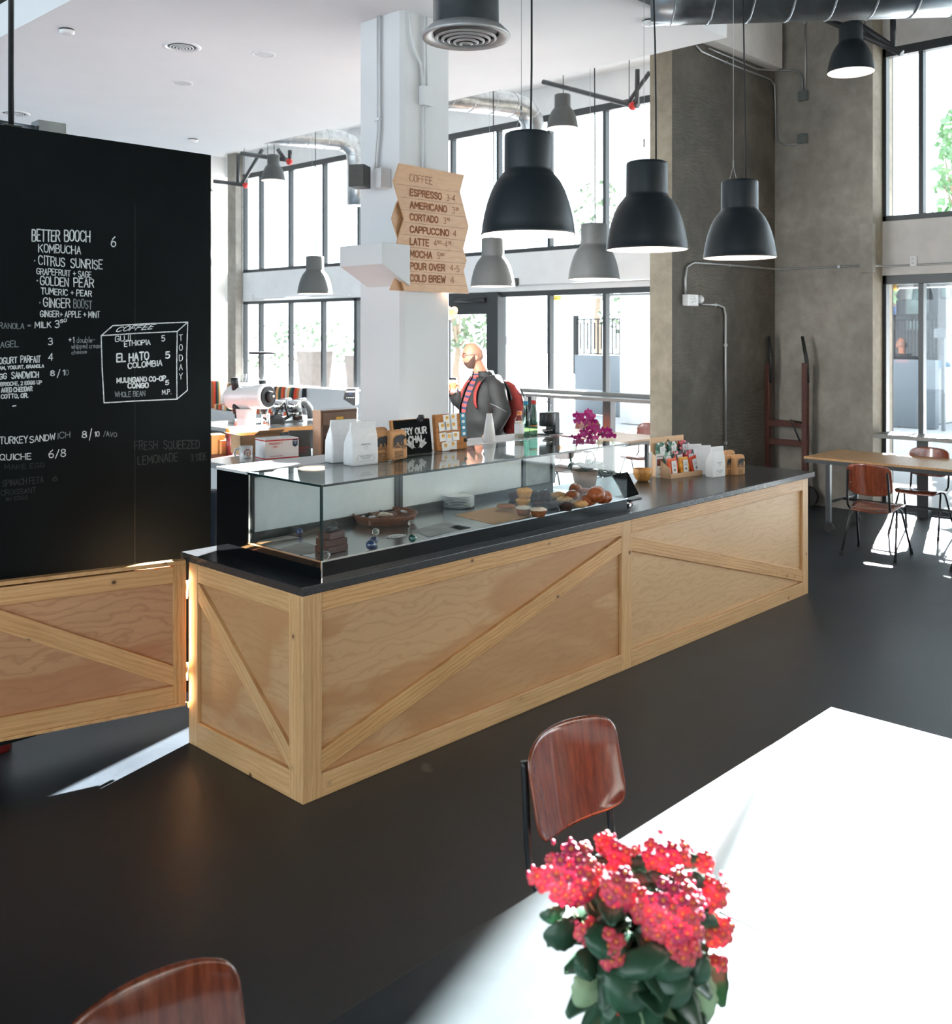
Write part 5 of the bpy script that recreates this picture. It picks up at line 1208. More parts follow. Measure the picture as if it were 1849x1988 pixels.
for px, py, s, rz, dz, lb in ((1112, 973, (0.055, 0.042, 0.034), 20, 0, 'glazed brown roll beside the pale scones'), (1118, 963, (0.045, 0.038, 0.04), 70, 0, 'small glazed roll peeking up behind the other rolls'), (1142, 982, (0.06, 0.045, 0.036), 10, 0, 'glazed roll at the front of the heap'), (1137, 968, (0.05, 0.042, 0.034), 120, 0, 'glazed roll in the middle of the heap'), (1172, 977, (0.06, 0.046, 0.038), -5, 0, 'glazed roll at the far end of the heap by the tablet'), (1158, 974, (0.070, 0.05, 0.045), 30, 0.045, 'large glazed roll lying on top of the heap')):
    pastry('glazed_roll', lb, px, py, mk_bun(*s, R(rz)), CGp, ZD + dz)
p1, p2 = PZ(1042, 957, ZD + 0.02), PZ(1086, 957, ZD + 0.03)
t = thing('serving_tongs', 'steel serving tongs lying behind the pastries', 'tongs', (p1.x, p1.y, ZD))
for o in (-0.006, 0.010): G().tube([p1 + Vector((0, o, -0.015)), (p1 + p2) / 2 + Vector((0, o * 1.5, -0.01)), p2 + Vector((0, o * 0.4, -0.02))], 0.004, 8).build('arm', M['chrome'], t)
G().ball(p2 + Vector((0, 0, -0.005)), (0.018, 0.014, 0.018), 12, 8).build('end_ring', M['clear'], t)
# plates
pc = PZ(890, 984, ZD)
for k in range(8):
    z = ZD + 0.0085 * k
    t = thing('plate', 'white plate in the stack of eight inside the case', 'plate', (pc.x, pc.y, z), 0, 'stack of white plates in the case')
    t['label'] = ['bottom', 'second', 'third', 'fourth', 'fifth', 'sixth', 'seventh', 'top'][k] + ' white plate of the stack inside the pastry case' + (', counted from the bottom' if 0 < k < 7 else '')
    G().lathe([(0, 0.0), (0.055, 0.0), (0.062, 0.002), (0.092, 0.009), (0.093, 0.011), (0.062, 0.0045), (0.0, 0.0035)], (pc.x, pc.y, z), 36).build('dish', M['ceramic'], t)
# oval wooden tray
pc = PZ(748, 1013, ZD); rt = 0.172
t = thing('divided_tray', 'round dark wooden divided tray holding wrapped sweets in the case', 'tray', (pc.x, pc.y, ZD))
G().lathe([(0, 0.004), (rt * 0.86, 0.004), (rt * 0.99, 0.045), (rt, 0.050), (rt * 0.96, 0.050), (rt * 0.83, 0.012), (0, 0.012)], (pc.x, pc.y, ZD), 44).build('bowl', M['traywood'], t)
G().lathe([(rt * 0.36, 0.012), (rt * 0.38, 0.042), (rt * 0.33, 0.042), (rt * 0.31, 0.012)], (pc.x, pc.y, ZD), 28).build('inner_ring', M['traywood'], t)
for a in (20, 110, 200, 290):
    e = Vector((math.cos(R(a)), math.sin(R(a)), 0)); n_ = Vector((-e.y, e.x, 0)) * 0.006
    b = Vector((pc.x, pc.y, ZD)); q1, q2 = b + e * rt * 0.36, b + e * rt * 0.95
    G().add([q1 - n_ + Vector((0, 0, .01)), q2 - n_ + Vector((0, 0, .01)), q2 + n_ + Vector((0, 0, .01)), q1 + n_ + Vector((0, 0, .01)), q1 - n_ + Vector((0, 0, .04)), q2 - n_ + Vector((0, 0, .046)), q2 + n_ + Vector((0, 0, .046)), q1 + n_ + Vector((0, 0, .04))], [(0, 3, 2, 1), (4, 5, 6, 7), (0, 1, 5, 4), (1, 2, 6, 5), (2, 3, 7, 6), (3, 0, 4, 7)]).build('divider', M['traywood'], t)
rr = random.Random(12); cols = [M['teal'], M['navy'], M['whiteplastic'], M['paperb'], M['icing']]
M['foil'] = plain('foil_wrap', (0.42, 0.52, 0.58), 0.25, 0.5, vary=0.2)
for k in range(26):
    a = [65, 155, 245, 335][k % 4] + rr.uniform(-28, 28); q = rr.uniform(0.5, 0.8) * rt; cen = k >= 21
    if cen: q = rr.uniform(0, 0.2) * rt
    x, y = pc.x + q * math.cos(R(a)), pc.y + q * math.sin(R(a)); z = ZD + 0.02 + 0.008 * (k // 8)
    Mk = Matrix.Translation((x, y, z)) @ Matrix.Rotation(rr.uniform(0, 6.28), 4, 'Z') @ Matrix.Rotation(rr.uniform(-0.3, 0.3), 4, 'Y')
    w_ = thing('wrapped_sweet', 'wrapped sweet in foil lying in the divided wooden tray', 'sweet', (x, y, z), 0, 'wrapped sweets in the wooden tray')
    loft(G(), [(-0.006, 0.034, 0.016), (0, 0.042, 0.020), (0.006, 0.034, 0.014)], 3, 0.3, Mk).build('wrapper', M['icing'] if cen else rr.choice([M['foil'], M['navy'], M['whiteplastic'], M['teal']]), w_)
# wooden blocks, black object, glass balls
pb = PZ(652, 1072, ZD)
for k, (w, d, rz) in enumerate(((0.12, 0.09, 4), (0.115, 0.085, -5), (0.095, 0.075, 6))):
    t = tag(G().cbox((pb.x, pb.y + 0.03, ZD + 0.0155 + 0.031 * k), (w, d, 0.030), Matrix.Rotation(R(rz), 4, 'Z')).build('wood_block', M['darkwood'], None, 0.002), ('bottom', 'middle', 'top')[k] + ' dark wooden block of the little stack in the case corner', 'wood block', 'dark wooden blocks in the case')
zb = ZD + 0.094
t = thing('bottle_opener', 'black rounded gadget lying on the little stack of wooden blocks', 'gadget', (pb.x, pb.y + 0.03, zb))
loft(G(), [(0, 0.075, 0.03), (0.008, 0.085, 0.034), (0.02, 0.05, 0.026)], 5, 0.45, Matrix.Translation((pb.x - 0.01, pb.y + 0.02, zb)) @ Matrix.Rotation(R(20), 4, 'Z')).build('body', M['black'], t)
G().ball((pb.x + 0.018, pb.y + 0.03, zb + 0.024), 0.015, 12, 8).build('knob', M['black'], t)
M['blueglass'] = plain('blue_marble', srgb(40, 62, 110), 0.08, vary=0.5, scale=60, coat=0.8)
M['greenglass'] = plain('green_marble', srgb(40, 92, 84), 0.08, vary=0.5, scale=60, coat=0.8)
M['clearball'] = plain('clear_ball', (0.75, 0.72, 0.66), 0.03, trans=0.9, vary=0.02)
for px, py, r, m, lb in ((731, 1040, 0.018, 'clearball', 'clear glass ball by the oval sticker'), (722, 1068, 0.023, 'blueglass', 'blue swirled glass ball nearest the chrome strip of the case'), (728, 1057, 0.019, 'blueglass', 'small blue glass ball touching the bigger blue one'), (803, 1053, 0.020, 'greenglass', 'green speckled glass ball in the case'), (635, 1087, 0.020, 'clearball', 'clear glass ball in the case corner before the wooden blocks'), (800, 1022, 0.017, 'clearball', 'clear glass ball half under the divided tray'), (583, 1040, 0.018, 'blueglass', 'blue glass ball at the end of the case by the black panel')):
    p = PZ(px, py, ZD); y = p.y
    tag(G().ball((p.x, p.y + r * 0.3, ZD + r), r, 18, 12).build('glass_ball', M[m]), lb, 'glass ball', 'glass balls in the pastry case')
def flat(label, pts, mat, z=ZD + 0.0006, name='paper_card'):
    q = [PZ(a, b, z) for a, b in pts]; n = len(q)
    g = G().add([(v.x, v.y, z - 0.0005) for v in q] + [(v.x, v.y, z + 0.0004) for v in q], [list(range(n - 1, -1, -1)), list(range(n, 2 * n))] + [(i, (i + 1) % n, n + (i + 1) % n, n + i) for i in range(n)])
    return tag(g.build(name, mat), label, 'paper')
M['greycard'] = plain('grey_card', (0.34, 0.35, 0.35), 0.6, vary=0.2, scale=12)
flat('long grey printed card at the end of the case deck', [(496, 1046), (560, 1040), (582, 1043), (505, 1054)], M['greycard'])
flat('white printed card lying in the case corner', [(540, 1066), (590, 1052), (622, 1062), (618, 1072), (575, 1078)], M['greycard'])
flat('white card lying between the green ball and the plates', [(800, 1030), (868, 1012), (903, 1026), (833, 1043)], M['greycard'])
flat('dark postcard lying before the plates', [(872, 1024), (890, 1019), (915, 1024), (893, 1029)], M['ink'])
flat('brown kraft sheet under the iced muffins', [(882, 1000), (965, 983), (1064, 992), (1010, 1007), (960, 1018)], M['card'])
oc = PZ(769, 1041, ZD + 0.001)
t = thing('oval_sticker', 'white oval sticker with a dark ring on the case deck', 'sticker', (oc.x, oc.y, ZD))
for s_, m in ((1.0, 'paper'), (0.86, 'ink'), (0.80, 'paper')):
    G().lathe([(0, 0.0006 + 0.0006 * (2 - s_)), (0.056 * s_, 0.0006 + 0.0006 * (2 - s_))], (oc.x, oc.y, ZD + (1 - s_) * 0.004), 30, sx=1.0, sy=0.75).build('disc', M[m], t)
g = G()
strokes(g, [[(oc.x - 0.03 + 0.006 * k, oc.y + 0.006 * math.sin(k * 1.7), ZD + 0.0031) for k in range(11)], [(oc.x - 0.02 + 0.006 * k, oc.y - 0.012 + 0.003 * math.sin(k * 2.1), ZD + 0.0031) for k in range(8)]], 0.003, (0, 0, 1))
g.build('scribble_print', M['ink'], t)
# grey panel and leaning white card behind the open end of the case
G().box(XS + 0.014, PY(1078, 900, KY1 + 0.02).x, KY1 + 0.018, KY1 + 0.024, KZ1 + 0.03, KZ2 - 0.02).build('grey_door', M['greycard'], cs)
# ------------------------------------------------------------------ goods at the far end of the worktop
ZW = 0.9235
def wt_(px, py): return PZ(px, py, ZW)
# orchid
p = wt_(1150, 952); p.y += 0.06
t = thing('orchid', 'magenta orchid in a pale pink pot behind the open end of the glass case', 'plant', (p.x, p.y, ZW)); oc_ = Vector((p.x, p.y, ZW))
M['pinkpot'] = plain('pink_pot', srgb(186, 150, 132), 0.5, vary=0.05)
M['magenta'] = plain('magenta_petal', srgb(176, 18, 118), 0.5, vary=0.25, scale=90)
M['orchidleaf'] = plain('orchid_leaf', srgb(38, 66, 50), 0.35, vary=0.2)
M['stem'] = plain('flower_stem', srgb(70, 62, 44), 0.6)
G().lathe([(0.0, 0.0), (0.066, 0.0), (0.092, 0.13), (0.086, 0.13), (0.062, 0.02)], oc_, 30).build('pot', M['pinkpot'], t)
G().lathe([(0.088, 0.115), (0.0, 0.12)], oc_, 20).build('soil', M['bark'], t)
def leaf_blade(base, direc, L, W, droop, mat, par, name='leaf', up=0.5, roll=0.0, thick=0.0025):
    d = Vector((direc[0], direc[1], 0)).normalized(); s_ = Vector((-d.y, d.x, 0))
    def fn(u, v):
        w = W * math.sin(math.pi * min(1, (u * 0.93 + 0.05))) ** 0.7 * (1 - 0.25 * u)
        zz = up * L * u - droop * L * u * u
        return Vector(base) + d * (L * u * (1 - 0.15 * u * u)) + s_ * ((v - 0.5) * w) + Vector((0, 0, zz + abs(v - 0.5) * w * 0.5 + roll * (v - 0.5) * w))
    return G().grid(fn, 12, 6).build(name, mat, par, solid=thick)
for a, L, W, dr, u in ((185, 0.20, 0.10, 0.5, 0.75), (265, 0.19, 0.11, 0.9, 0.85), (-20, 0.24, 0.09, 0.75, 0.7), (300, 0.24, 0.08, 0.75, 0.5), (80, 0.2, 0.09, 0.6, 0.6), (20, 0.26, 0.07, 0.45, 0.6)):
    leaf_blade(oc_ + Vector((0, 0, 0.125)), (math.cos(R(a)), math.sin(R(a))), L, W, dr, M['orchidleaf'], t, up=u)
def blossom(g, c, s, face):
    f = Vector(face).normalized(); e1 = f.cross(Vector((0, 0, 1))).normalized(); e2 = e1.cross(f) * -1
    if e2.z < 0: e2 = -e2
    for a, L, W in ((90, 1.0, 0.62), (210, 1.0, 0.55), (330, 1.0, 0.55), (12, 1.1, 1.05), (168, 1.1, 1.05)):
        d = e1 * math.cos(R(a)) + e2 * math.sin(R(a)); q = f.cross(d)
        pts = []
        for k in range(9):
            an = math.pi * 2 * k / 9
            pts.append(c + d * (s * L * (0.5 + 0.5 * math.cos(an))) + q * (s * W * 0.42 * math.sin(an)) + f * (0.15 * s * (1 - abs(math.cos(an)))))
        g.add(pts + [c + d * s * L * 0.5 + f * s * 0.12], [(k, (k + 1) % 9, 9) for k in range(9)], True)
rr = random.Random(3)
d_or = depth(oc_)
spikes = [[(1133, 905), (1128, 880), (1127, 850), (1135, 828), (1144, 814)], [(1152, 905), (1152, 880), (1156, 855), (1168, 842), (1182, 838)], [(1138, 905), (1135, 876), (1140, 850), (1120, 846), (1100, 848)], [(1154, 905), (1156, 880), (1150, 858), (1150, 845), (1160, 830)]]
for sp in spikes: G().tube([PD(a, b, d_or) for a, b in sp], 0.0028, 6).build('flower_stem', M['stem'], t)
for px, py in ((1126, 812), (1136, 806), (1145, 812), (1152, 818), (1140, 822), (1130, 816), (1121, 818), (1143, 800), (1150, 808), (1120, 806), (1146, 832), (1155, 829), (1160, 838), (1166, 843), (1151, 840), (1141, 844), (1132, 846), (1122, 849), (1112, 850), (1175, 846), (1184, 842), (1189, 846), (1180, 836), (1156, 850), (1134, 838), (1148, 852), (1170, 836)):
    c = PD(px, py, d_or + rr.uniform(-0.04, 0.04)); g = G()
    blossom(g, c, 0.030, Vector((-CT + rr.uniform(-.7, .7), -ST + rr.uniform(-.7, .7), rr.uniform(-.3, .2)))); g.build('blossom', M['magenta'], t)
# tablet till
pc = wt_(1222, 972)
t = thing('tablet_till', 'tilted black tablet till with chrome reader beside the glass case', 'tablet', (pc.x, pc.y, ZW))
q = [PD(1190, 922, depth(pc) + 0.10), PD(1219, 915, depth(pc) + 0.14), PD(1241, 958, depth(pc) - 0.02), PD(1213, 966, depth(pc) - 0.06)]
n_ = (q[1] - q[0]).cross(q[3] - q[0]).normalized() * 0.012
G().add([v for v in q] + [v + n_ for v in q], [(0, 1, 2, 3), (7, 6, 5, 4), (0, 4, 5, 1), (1, 5, 6, 2), (2, 6, 7, 3), (3, 7, 4, 0)]).build('screen_slab', M['gloss'], t, 0.003)
cc = (q[0] + q[1] + q[2] + q[3]) / 4
G().tube([cc + n_, Vector((cc.x + 0.05, cc.y + 0.03, ZW + 0.05)), Vector((cc.x + 0.05, cc.y + 0.03, ZW + 0.004))], 0.012, 8).build('stand_arm', M['black'], t)
G().rbox(cc.x - 0.02, cc.x + 0.12, cc.y - 0.05, cc.y + 0.10, ZW, ZW + 0.006, 0.02).build('stand_foot', M['black'], t)
a = wt_(1228, 990); G().tube([(a.x - 0.03, a.y + 0.02, ZW + 0.022), (a.x + 0.05, a.y + 0.05, ZW + 0.022)], 0.018, 12).build('card_reader', M['chrome'], t)
a = PZ(1232, 928, 1.05); G().cbox((cc.x + 0.12, cc.y + 0.08, cc.z + 0.02), (0.11, 0.012, 0.02), Matrix.Rotation(R(20), 4, 'Z')).build('side_arm', M['black'], t)
# bowl
p = wt_(1258.5, 935); p.y += 0.045
t = thing('wooden_bowl', 'small empty bamboo bowl on the dark worktop', 'bowl', (p.x, p.y, ZW))
G().lathe([(0, 0), (0.038, 0.0), (0.055, 0.018), (0.069, 0.055), (0.073, 0.088), (0.070, 0.09), (0.064, 0.056), (0.04, 0.016), (0, 0.012)], (p.x, p.y, ZW), 36).build('bowl', M['bowlwood'], t)
# white table card
M['photo'] = plain('photo_print', srgb(120, 62, 48), 0.6, vary=0.3, scale=50)
pa, pb = wt_(1262, 929), wt_(1291, 926); d = pb - pa; Wc = d.length * 0.96
t = thing('table_card', 'white folded leaflet with brown photo standing behind the bamboo bowl', 'leaflet', (0, 0, 0))
Hc2 = 0.19
G().box(0, Wc * 0.46, 0.003, 0.006, 0, Hc2, Matrix.Rotation(R(28), 4, 'Z')).build('back_leaf', M['paper'], t)
fl = G().box(Wc * 0.42, Wc, 0.0, 0.003, 0, Hc2 * 0.92).build('front_leaf', M['paper'], t)
g = G(); g.box(Wc * 0.5, Wc * 0.98, -0.0012, 0, Hc2 * 0.45, Hc2 * 0.72); g.build('photo_print', M['photo'], t)
g = G(); ltext(g, 'the band', Wc * 0.74, Hc2 * 0.79, 0.012, Wc * 0.44, -0.0012, 0.0022); ltext(g, 'MUSIC', Wc * 0.74, Hc2 * 0.1, 0.010, Wc * 0.3, -0.0012, 0.0014); ltext(g, '+', Wc * 0.7, Hc2 * 0.28, 0.02, 0.012, -0.0012, 0.003); g.build('print', M['ink'], t)
t.location = pa; t.rotation_euler = (0, 0, math.atan2(d.y, d.x))
# tea display
pa, pb = wt_(1303, 930), wt_(1370, 921); d = pb - pa; Wd = d.length; rz = math.atan2(d.y, d.x)
td = thing('pouch_display', 'stepped cardboard counter display holding rows of tea pouches', 'display stand', (0, 0, 0))
Dd, Hb = 0.20, 0.285
g = G(); g.box(0, Wd, 0, 0.012, 0.0, 0.035); g.box(0, 0.006, 0, Dd, 0, 0.04); g.add([(0, 0, 0.04), (0, Dd, 0.04), (0, Dd, 0.18), (0, 0.01, 0.075)] + [(0.005, y, z) for y, z in ((0, 0.04), (Dd, 0.04), (Dd, 0.18), (0.01, 0.075))], [(0, 1, 2, 3), (7, 6, 5, 4), (0, 4, 5, 1), (1, 5, 6, 2), (2, 6, 7, 3), (3, 7, 4, 0)])
g.add([(Wd - 0.005, 0, 0.0), (Wd - 0.005, Dd, 0.0), (Wd - 0.005, Dd, 0.18), (Wd - 0.005, 0.01, 0.075)] + [(Wd, y, z) for y, z in ((0, 0), (Dd, 0), (Dd, 0.18), (0.01, 0.075))], [(0, 1, 2, 3), (7, 6, 5, 4), (0, 4, 5, 1), (1, 5, 6, 2), (2, 6, 7, 3), (3, 7, 4, 0)])
g.box(0, Wd, 0.0, Dd, 0.012, 0.016); g.box(0.006, Wd - 0.006, 0.065, Dd, 0.05, 0.055); g.box(0.006, Wd - 0.006, 0.13, Dd, 0.115, 0.12)
M['tancard'] = plain('tan_card', srgb(222, 186, 150), 0.8, vary=0.03)
g.build('stepped_tray', M['tancard'], td)
G().box(0, Wd * 0.96, Dd, Dd + 0.005, 0, Hb).build('header_card', M['tancard'], td)
g = G(); cx_, cz_ = Wd * 0.5, Hb - 0.035
for a in range(4):
    m_ = Matrix.Translation((cx_, Dd - 0.0015, cz_)) @ Matrix.Rotation(R(90 * a), 4, 'Y'); g.add([m_ @ Vector(v) for v in ((0, 0, 0), (0.006, 0, 0.009), (0, 0, 0.018), (-0.006, 0, 0.009))], [(0, 1, 2, 3)])
ltext(g, 'PLANT TEA', cx_, Hb - 0.072, 0.005, 0.07, Dd - 0.0015, 0.0012); g.build('header_print', M['ink'], td)
td.location = pa; td.rotation_euler = (0, 0, rz)
MT = Matrix.Translation(pa) @ Matrix.Rotation(rz, 4, 'Z')
def floral(name, base, spots):
    m, nt, p_ = newmat(name); v = coords(nt); vo = nt.nodes.new('ShaderNodeTexVoronoi'); vo.inputs['Scale'].default_value = 46; nt.links.new(v, vo.inputs['Vector'])
    sp_ = nt.nodes.new('ShaderNodeSeparateColor'); nt.links.new(vo.outputs['Color'], sp_.inputs[0])
    c_ = ramp(nt, sp_.outputs[0], [(0.0, base), (0.42, base)] + [(0.45 + 0.5 * i / len(spots), s_) for i, s_ in enumerate(spots)]); nt.nodes[-1].color_ramp.interpolation = 'CONSTANT'
    nt.links.new(c_, p_.inputs['Base Color']); p_.inputs['Roughness'].default_value = 0.5; return m
M['leafprint'] = floral('leaf_print', srgb(226, 228, 222), [srgb(60, 110, 90), srgb(110, 150, 130), srgb(40, 90, 80)])
M['darkfloral'] = floral('dark_floral', srgb(34, 40, 48), [srgb(190, 50, 60), srgb(60, 130, 120), srgb(230, 140, 150), srgb(200, 90, 50)])
M['redfloral'] = floral('red_floral', srgb(48, 40, 48), [srgb(200, 40, 60), srgb(60, 130, 120), srgb(220, 110, 120), srgb(190, 30, 40)])
M['pouchorange'] = plain('orange_pouch', srgb(222, 92, 44), 0.5, vary=0.08); M['pouchyellow'] = floral('yellow_pouch', srgb(232, 160, 48), [srgb(240, 190, 80), srgb(220, 140, 30)]); M['pouchred'] = plain('red_orange_pouch', srgb(214, 72, 38), 0.5, vary=0.08)
TG = 'tea pouches in the cardboard display'
rows = [(0.018, 0.018, [('pouchorange', 'orange tea pouch in the front row, closest to the table card'), ('pouchyellow', 'yellow tea pouch in the middle of the front row'), ('pouchred', 'red-orange tea pouch leaning askew in the front row')]),
        (0.078, 0.057, [('leafprint', 'leaf-print tea pouch in the middle row behind the orange one'), ('darkfloral', 'dark floral tea pouch in the middle row behind the yellow one'), ('redfloral', 'red floral tea pouch in the middle row behind the red-orange one')]),
        (0.143, 0.122, [('leafprint', 'pale green leaf-print tea pouch at the table-card end of the top row'), ('leafprint', 'pale green leaf-print tea pouch in the middle of the top row'), ('redfloral', 'red floral tea pouch at the white-bag end of the top row')])]
for ri, (y, z, row) in enumerate(rows):
    for ci, (m, lb) in enumerate(row):
        x = Wd * (0.18 + 0.32 * ci) + 0.006 * ri
        tw = R(-12) if (ri, ci) == (0, 2) else R((ci - 1) * 2)
        t = thing('tea_pouch', lb, 'tea pouch', (0, 0, 0), 0, TG)
        loft(G(), [(0, 0.085, 0.02), (0.05, 0.10, 0.03), (0.10, 0.096, 0.018), (0.125, 0.098, 0.004)], 3, 0.2).build('pouch', M[m], t)
        lb_ = G().box(-0.026, 0.026, -0.0195, -0.0172, 0.012 if ri == 0 else 0.03, 0.105 if ri == 0 else 0.095).build('paper_label', M['paper'], t)
        g = G()
        if ri == 0:
            for a in range(4):
                m_ = Matrix.Translation((0, -0.021, 0.038)) @ Matrix.Rotation(R(90 * a), 4, 'Y'); g.add([m_ @ Vector(v) for v in ((0, 0, 0), (0.0045, 0, 0.006), (0, 0, 0.012), (-0.0045, 0, 0.006))], [(0, 1, 2, 3)])
        ltext(g, 'TEA', 0, 0.078, 0.006, 0.02, -0.021, 0.001); ltext(g, 'BLEND', 0, 0.066, 0.005, 0.026, -0.021, 0.001)
        g.build('label_print', M['ink'] if ri == 0 else M['greyink'], t)
        w = MT @ Vector((x, y + 0.02, z)); t.location = w; t.rotation_euler = (R(-6), tw, rz)
BG2 = 'white coffee bags at the end of the worktop'
for px, py, lb in ((1378, 921, 'white coffee bag half hidden behind the tea display'), (1388, 922, 'white coffee bag next to the tea display'), (1396, 924, 'white coffee bag behind the printed front one at the worktop end')):
    p = wt_(px, py); white_bag(lb, (p.x + 0.0, p.y + 0.24 - (px - 1378) * 0.006, ZW), R(-30), BG2, 0.12, 0.05, 0.22, False)
p = wt_(1398, 926); white_bag('white printed coffee bag in front at the worktop end, beside the brown pasta bags', (p.x + 0.005, p.y + 0.04, ZW), R(-12), BG2, 0.135, 0.08, 0.225)
KG2 = 'brown paper pasta bags at the end of the worktop'
for px, py, dy, nm, lb in ((1440, 922, 0.035, 'Pasta Bola', 'brown bear-printed pasta bag at the very end of the group on the worktop'), (1419, 922, 0.035, 'Buchatti', 'brown bear-printed pasta bag between the white bags and the last one'), (1436, 914, 0.10, 'Pasta', 'brown pasta bag standing in the second row at the worktop end'), (1414, 914, 0.10, 'Pasta', 'brown pasta bag in the second row close to the white bags')):
    p = wt_(px, py); brown_bag(lb, (p.x, p.y + dy, ZW), R(-8), KG2, nm, 0.115, 0.065, 0.15)

# ------------------------------------------------------------------ hand truck against the concrete
hx = 8.28
t = thing('hand_truck', 'old dark wooden hand truck standing upright in the concrete corner', 'hand truck', (hx, 1.9, 0))
def hp(px, py, x=hx): return PX(px, py, x)
for pts, nm in ((((1492, 1045), (1491, 820), (1492, 705)), 'rail'), (((1565, 1045), (1564, 820), (1563, 705)), 'rail')):
    g = G(); q = [hp(*a) for a in pts]; y = q[1].y
    G().box(hx - 0.03, hx + 0.03, y - 0.032, y + 0.032, 0.06, q[2].z).build(nm, M['darkwood'], t, 0.004)
for a, b, c_ in (((1496, 740), (1497, 700), (1494, 653)), ((1568, 740), (1567, 700), (1558, 653))):
    G().tube([hp(*a) + Vector((0, 0, -0.02)), hp(*b), hp(*c_)], [0.026, 0.024, 0.018], 8).build('handle', M['black'], t)
yl, yr = hp(1491, 820).y, hp(1564, 820).y
for py in (822, 859, 960): G().box(hx - 0.028, hx + 0.02, yr + 0.032, yl - 0.032, hp(1528, py).z - 0.035, hp(1528, py).z + 0.035).build('cross_bar', M['darkwood'], t, 0.003)
for y in (yl, yr):
    G().tube([(hx - 0.02, y + 0.03, hp(1528, 822).z + 0.02), (hx - 0.12, y + 0.12, hp(1528, 818).z + 0.03), (hx - 0.05, y + 0.04, hp(1528, 850).z - 0.02)], 0.012, 6).build('iron_stay', M['black'], t)
    G().tube([(hx + 0.03, y + 0.0, 0.12), (hx + 0.09, y, 0.12)], 0.12, 18).build('wheel', M['rubber'], t)
G().box(hx - 0.16, hx + 0.02, yr - 0.03, yl + 0.03, 0.03, 0.06).build('toe_plate', M['black'], t)
# ------------------------------------------------------------------ window bars
def bar(label, x0, x1, y0, y1, z, posts, back=0.0):
    t = thing('window_bar', label, 'counter', ((x0 + x1) / 2, (y0 + y1) / 2, 0), 0, 'standing bars along the street windows')
    G().box(x0, x1, y0, y1, z - 0.045, z).build('bar_top', M['greybar'], t, 0.003)
    if back: G().box(x1 - 0.05, x1, y0, y1, z + 0.001, z + back).build('back_ledge', M['greybar'], t)
    for y in posts:
        G().box((x0 + x1) / 2 - 0.06, (x0 + x1) / 2 + 0.06, y - 0.06, y + 0.06, 0, z - 0.045).build('post', M['frame'], t, 0.003)
    return t
M['greybar'] = plain('grey_steel_bar', (0.22, 0.22, 0.21), 0.4, 0.2, vary=0.1)
bar('long grey standing bar under the street windows behind the man', 8.28, 8.66, 2.55, 6.3, 1.12, (3.0, 4.6, 6.0), 0.05)
bar('grey standing bar along the sunny window beyond the oak table', 8.40, 8.74, -3.0, 0.98, 0.885, (0.5, -1.4))
oak_table('oak-topped table behind the orchid, by the edge of the concrete fin', 6.80, 7.68, 3.18, 5.2)
chair(6.5, 3.75, 5, 'red-brown school chair tucked under the table behind the orchid, its back low behind the glass')
chair(7.98, 3.75, 180, 'red-brown school chair across the table behind the orchid, nearer the fin')
chair(7.98, 4.75, 180, 'red-brown school chair across the table, behind the black brewer')
# ------------------------------------------------------------------ red-labelled tin on the floor under the chalkboard
p = PZ(8, 1462, 0.0)
t = thing('storage_tub', 'dark red tub with a white barcode label standing on the floor under the gate', 'tub', (p.x, p.y, 0))
M['darkred'] = plain('dark_red_plastic', srgb(120, 28, 30), 0.45)
G().lathe([(0, 0.0), (0.07, 0.0), (0.075, 0.01), (0.075, 0.15), (0.07, 0.165), (0.0, 0.17)], (p.x - 0.015, p.y + 0.07, 0), 24).build('tub', M['darkred'], t)
Mx = Matrix.Translation((p.x - 0.015, p.y + 0.07, 0))
def lab_fn(u, v): a = R(-95 + 50 * u); return (0.0765 * math.cos(a), 0.0765 * math.sin(a), 0.04 + 0.085 * v)
g = G().grid(lab_fn, 8, 2); g.v = [Mx @ v for v in g.v]; g.build('paper_label', M['paper'], t)
g = G()
for k in range(9):
    a = R(-90 + 4.2 * k); u = Vector((0.0775 * math.cos(a), 0.0775 * math.sin(a), 0)); s_ = Vector((-math.sin(a), math.cos(a), 0)) * (0.0008 + 0.0008 * (k % 3))
    g.add([Mx @ (u - s_ + Vector((0, 0, 0.085))), Mx @ (u + s_ + Vector((0, 0, 0.085))), Mx @ (u + s_ + Vector((0, 0, 0.115))), Mx @ (u - s_ + Vector((0, 0, 0.115)))], [(0, 1, 2, 3)])
g.build('barcode', M['ink'], t)
# ------------------------------------------------------------------ the back bar
S1 = 1.22
bb = thing('back_shelf', 'white high back shelf with grey stone top behind the pastry case', 'shelf unit', (1.4, 1.85, 0))
M['stone'] = plain('grey_stone', (0.34, 0.34, 0.33), 0.18, vary=0.12, scale=30)
G().box(0.68, 2.25, 1.60, 1.99, S1 - 0.035, S1).build('top', M['stone'], bb, 0.003)
G().box(0.70, 2.25, 1.78, 1.97, 0.0, S1 - 0.036).build('cabinet', M['white'], bb)
H2 = 0.92
bc = thing('back_counter', 'white rear counter carrying the big coffee grinder', 'counter', (2.0, 3.6, 0))
G().box(0.6, 3.0, 3.15, 4.6, H2 - 0.04, H2).build('worktop', M['darkwood'], bc); G().box(0.62, 2.98, 3.2, 4.55, 0, H2 - 0.041).build('cabinet', M['white'], bc)
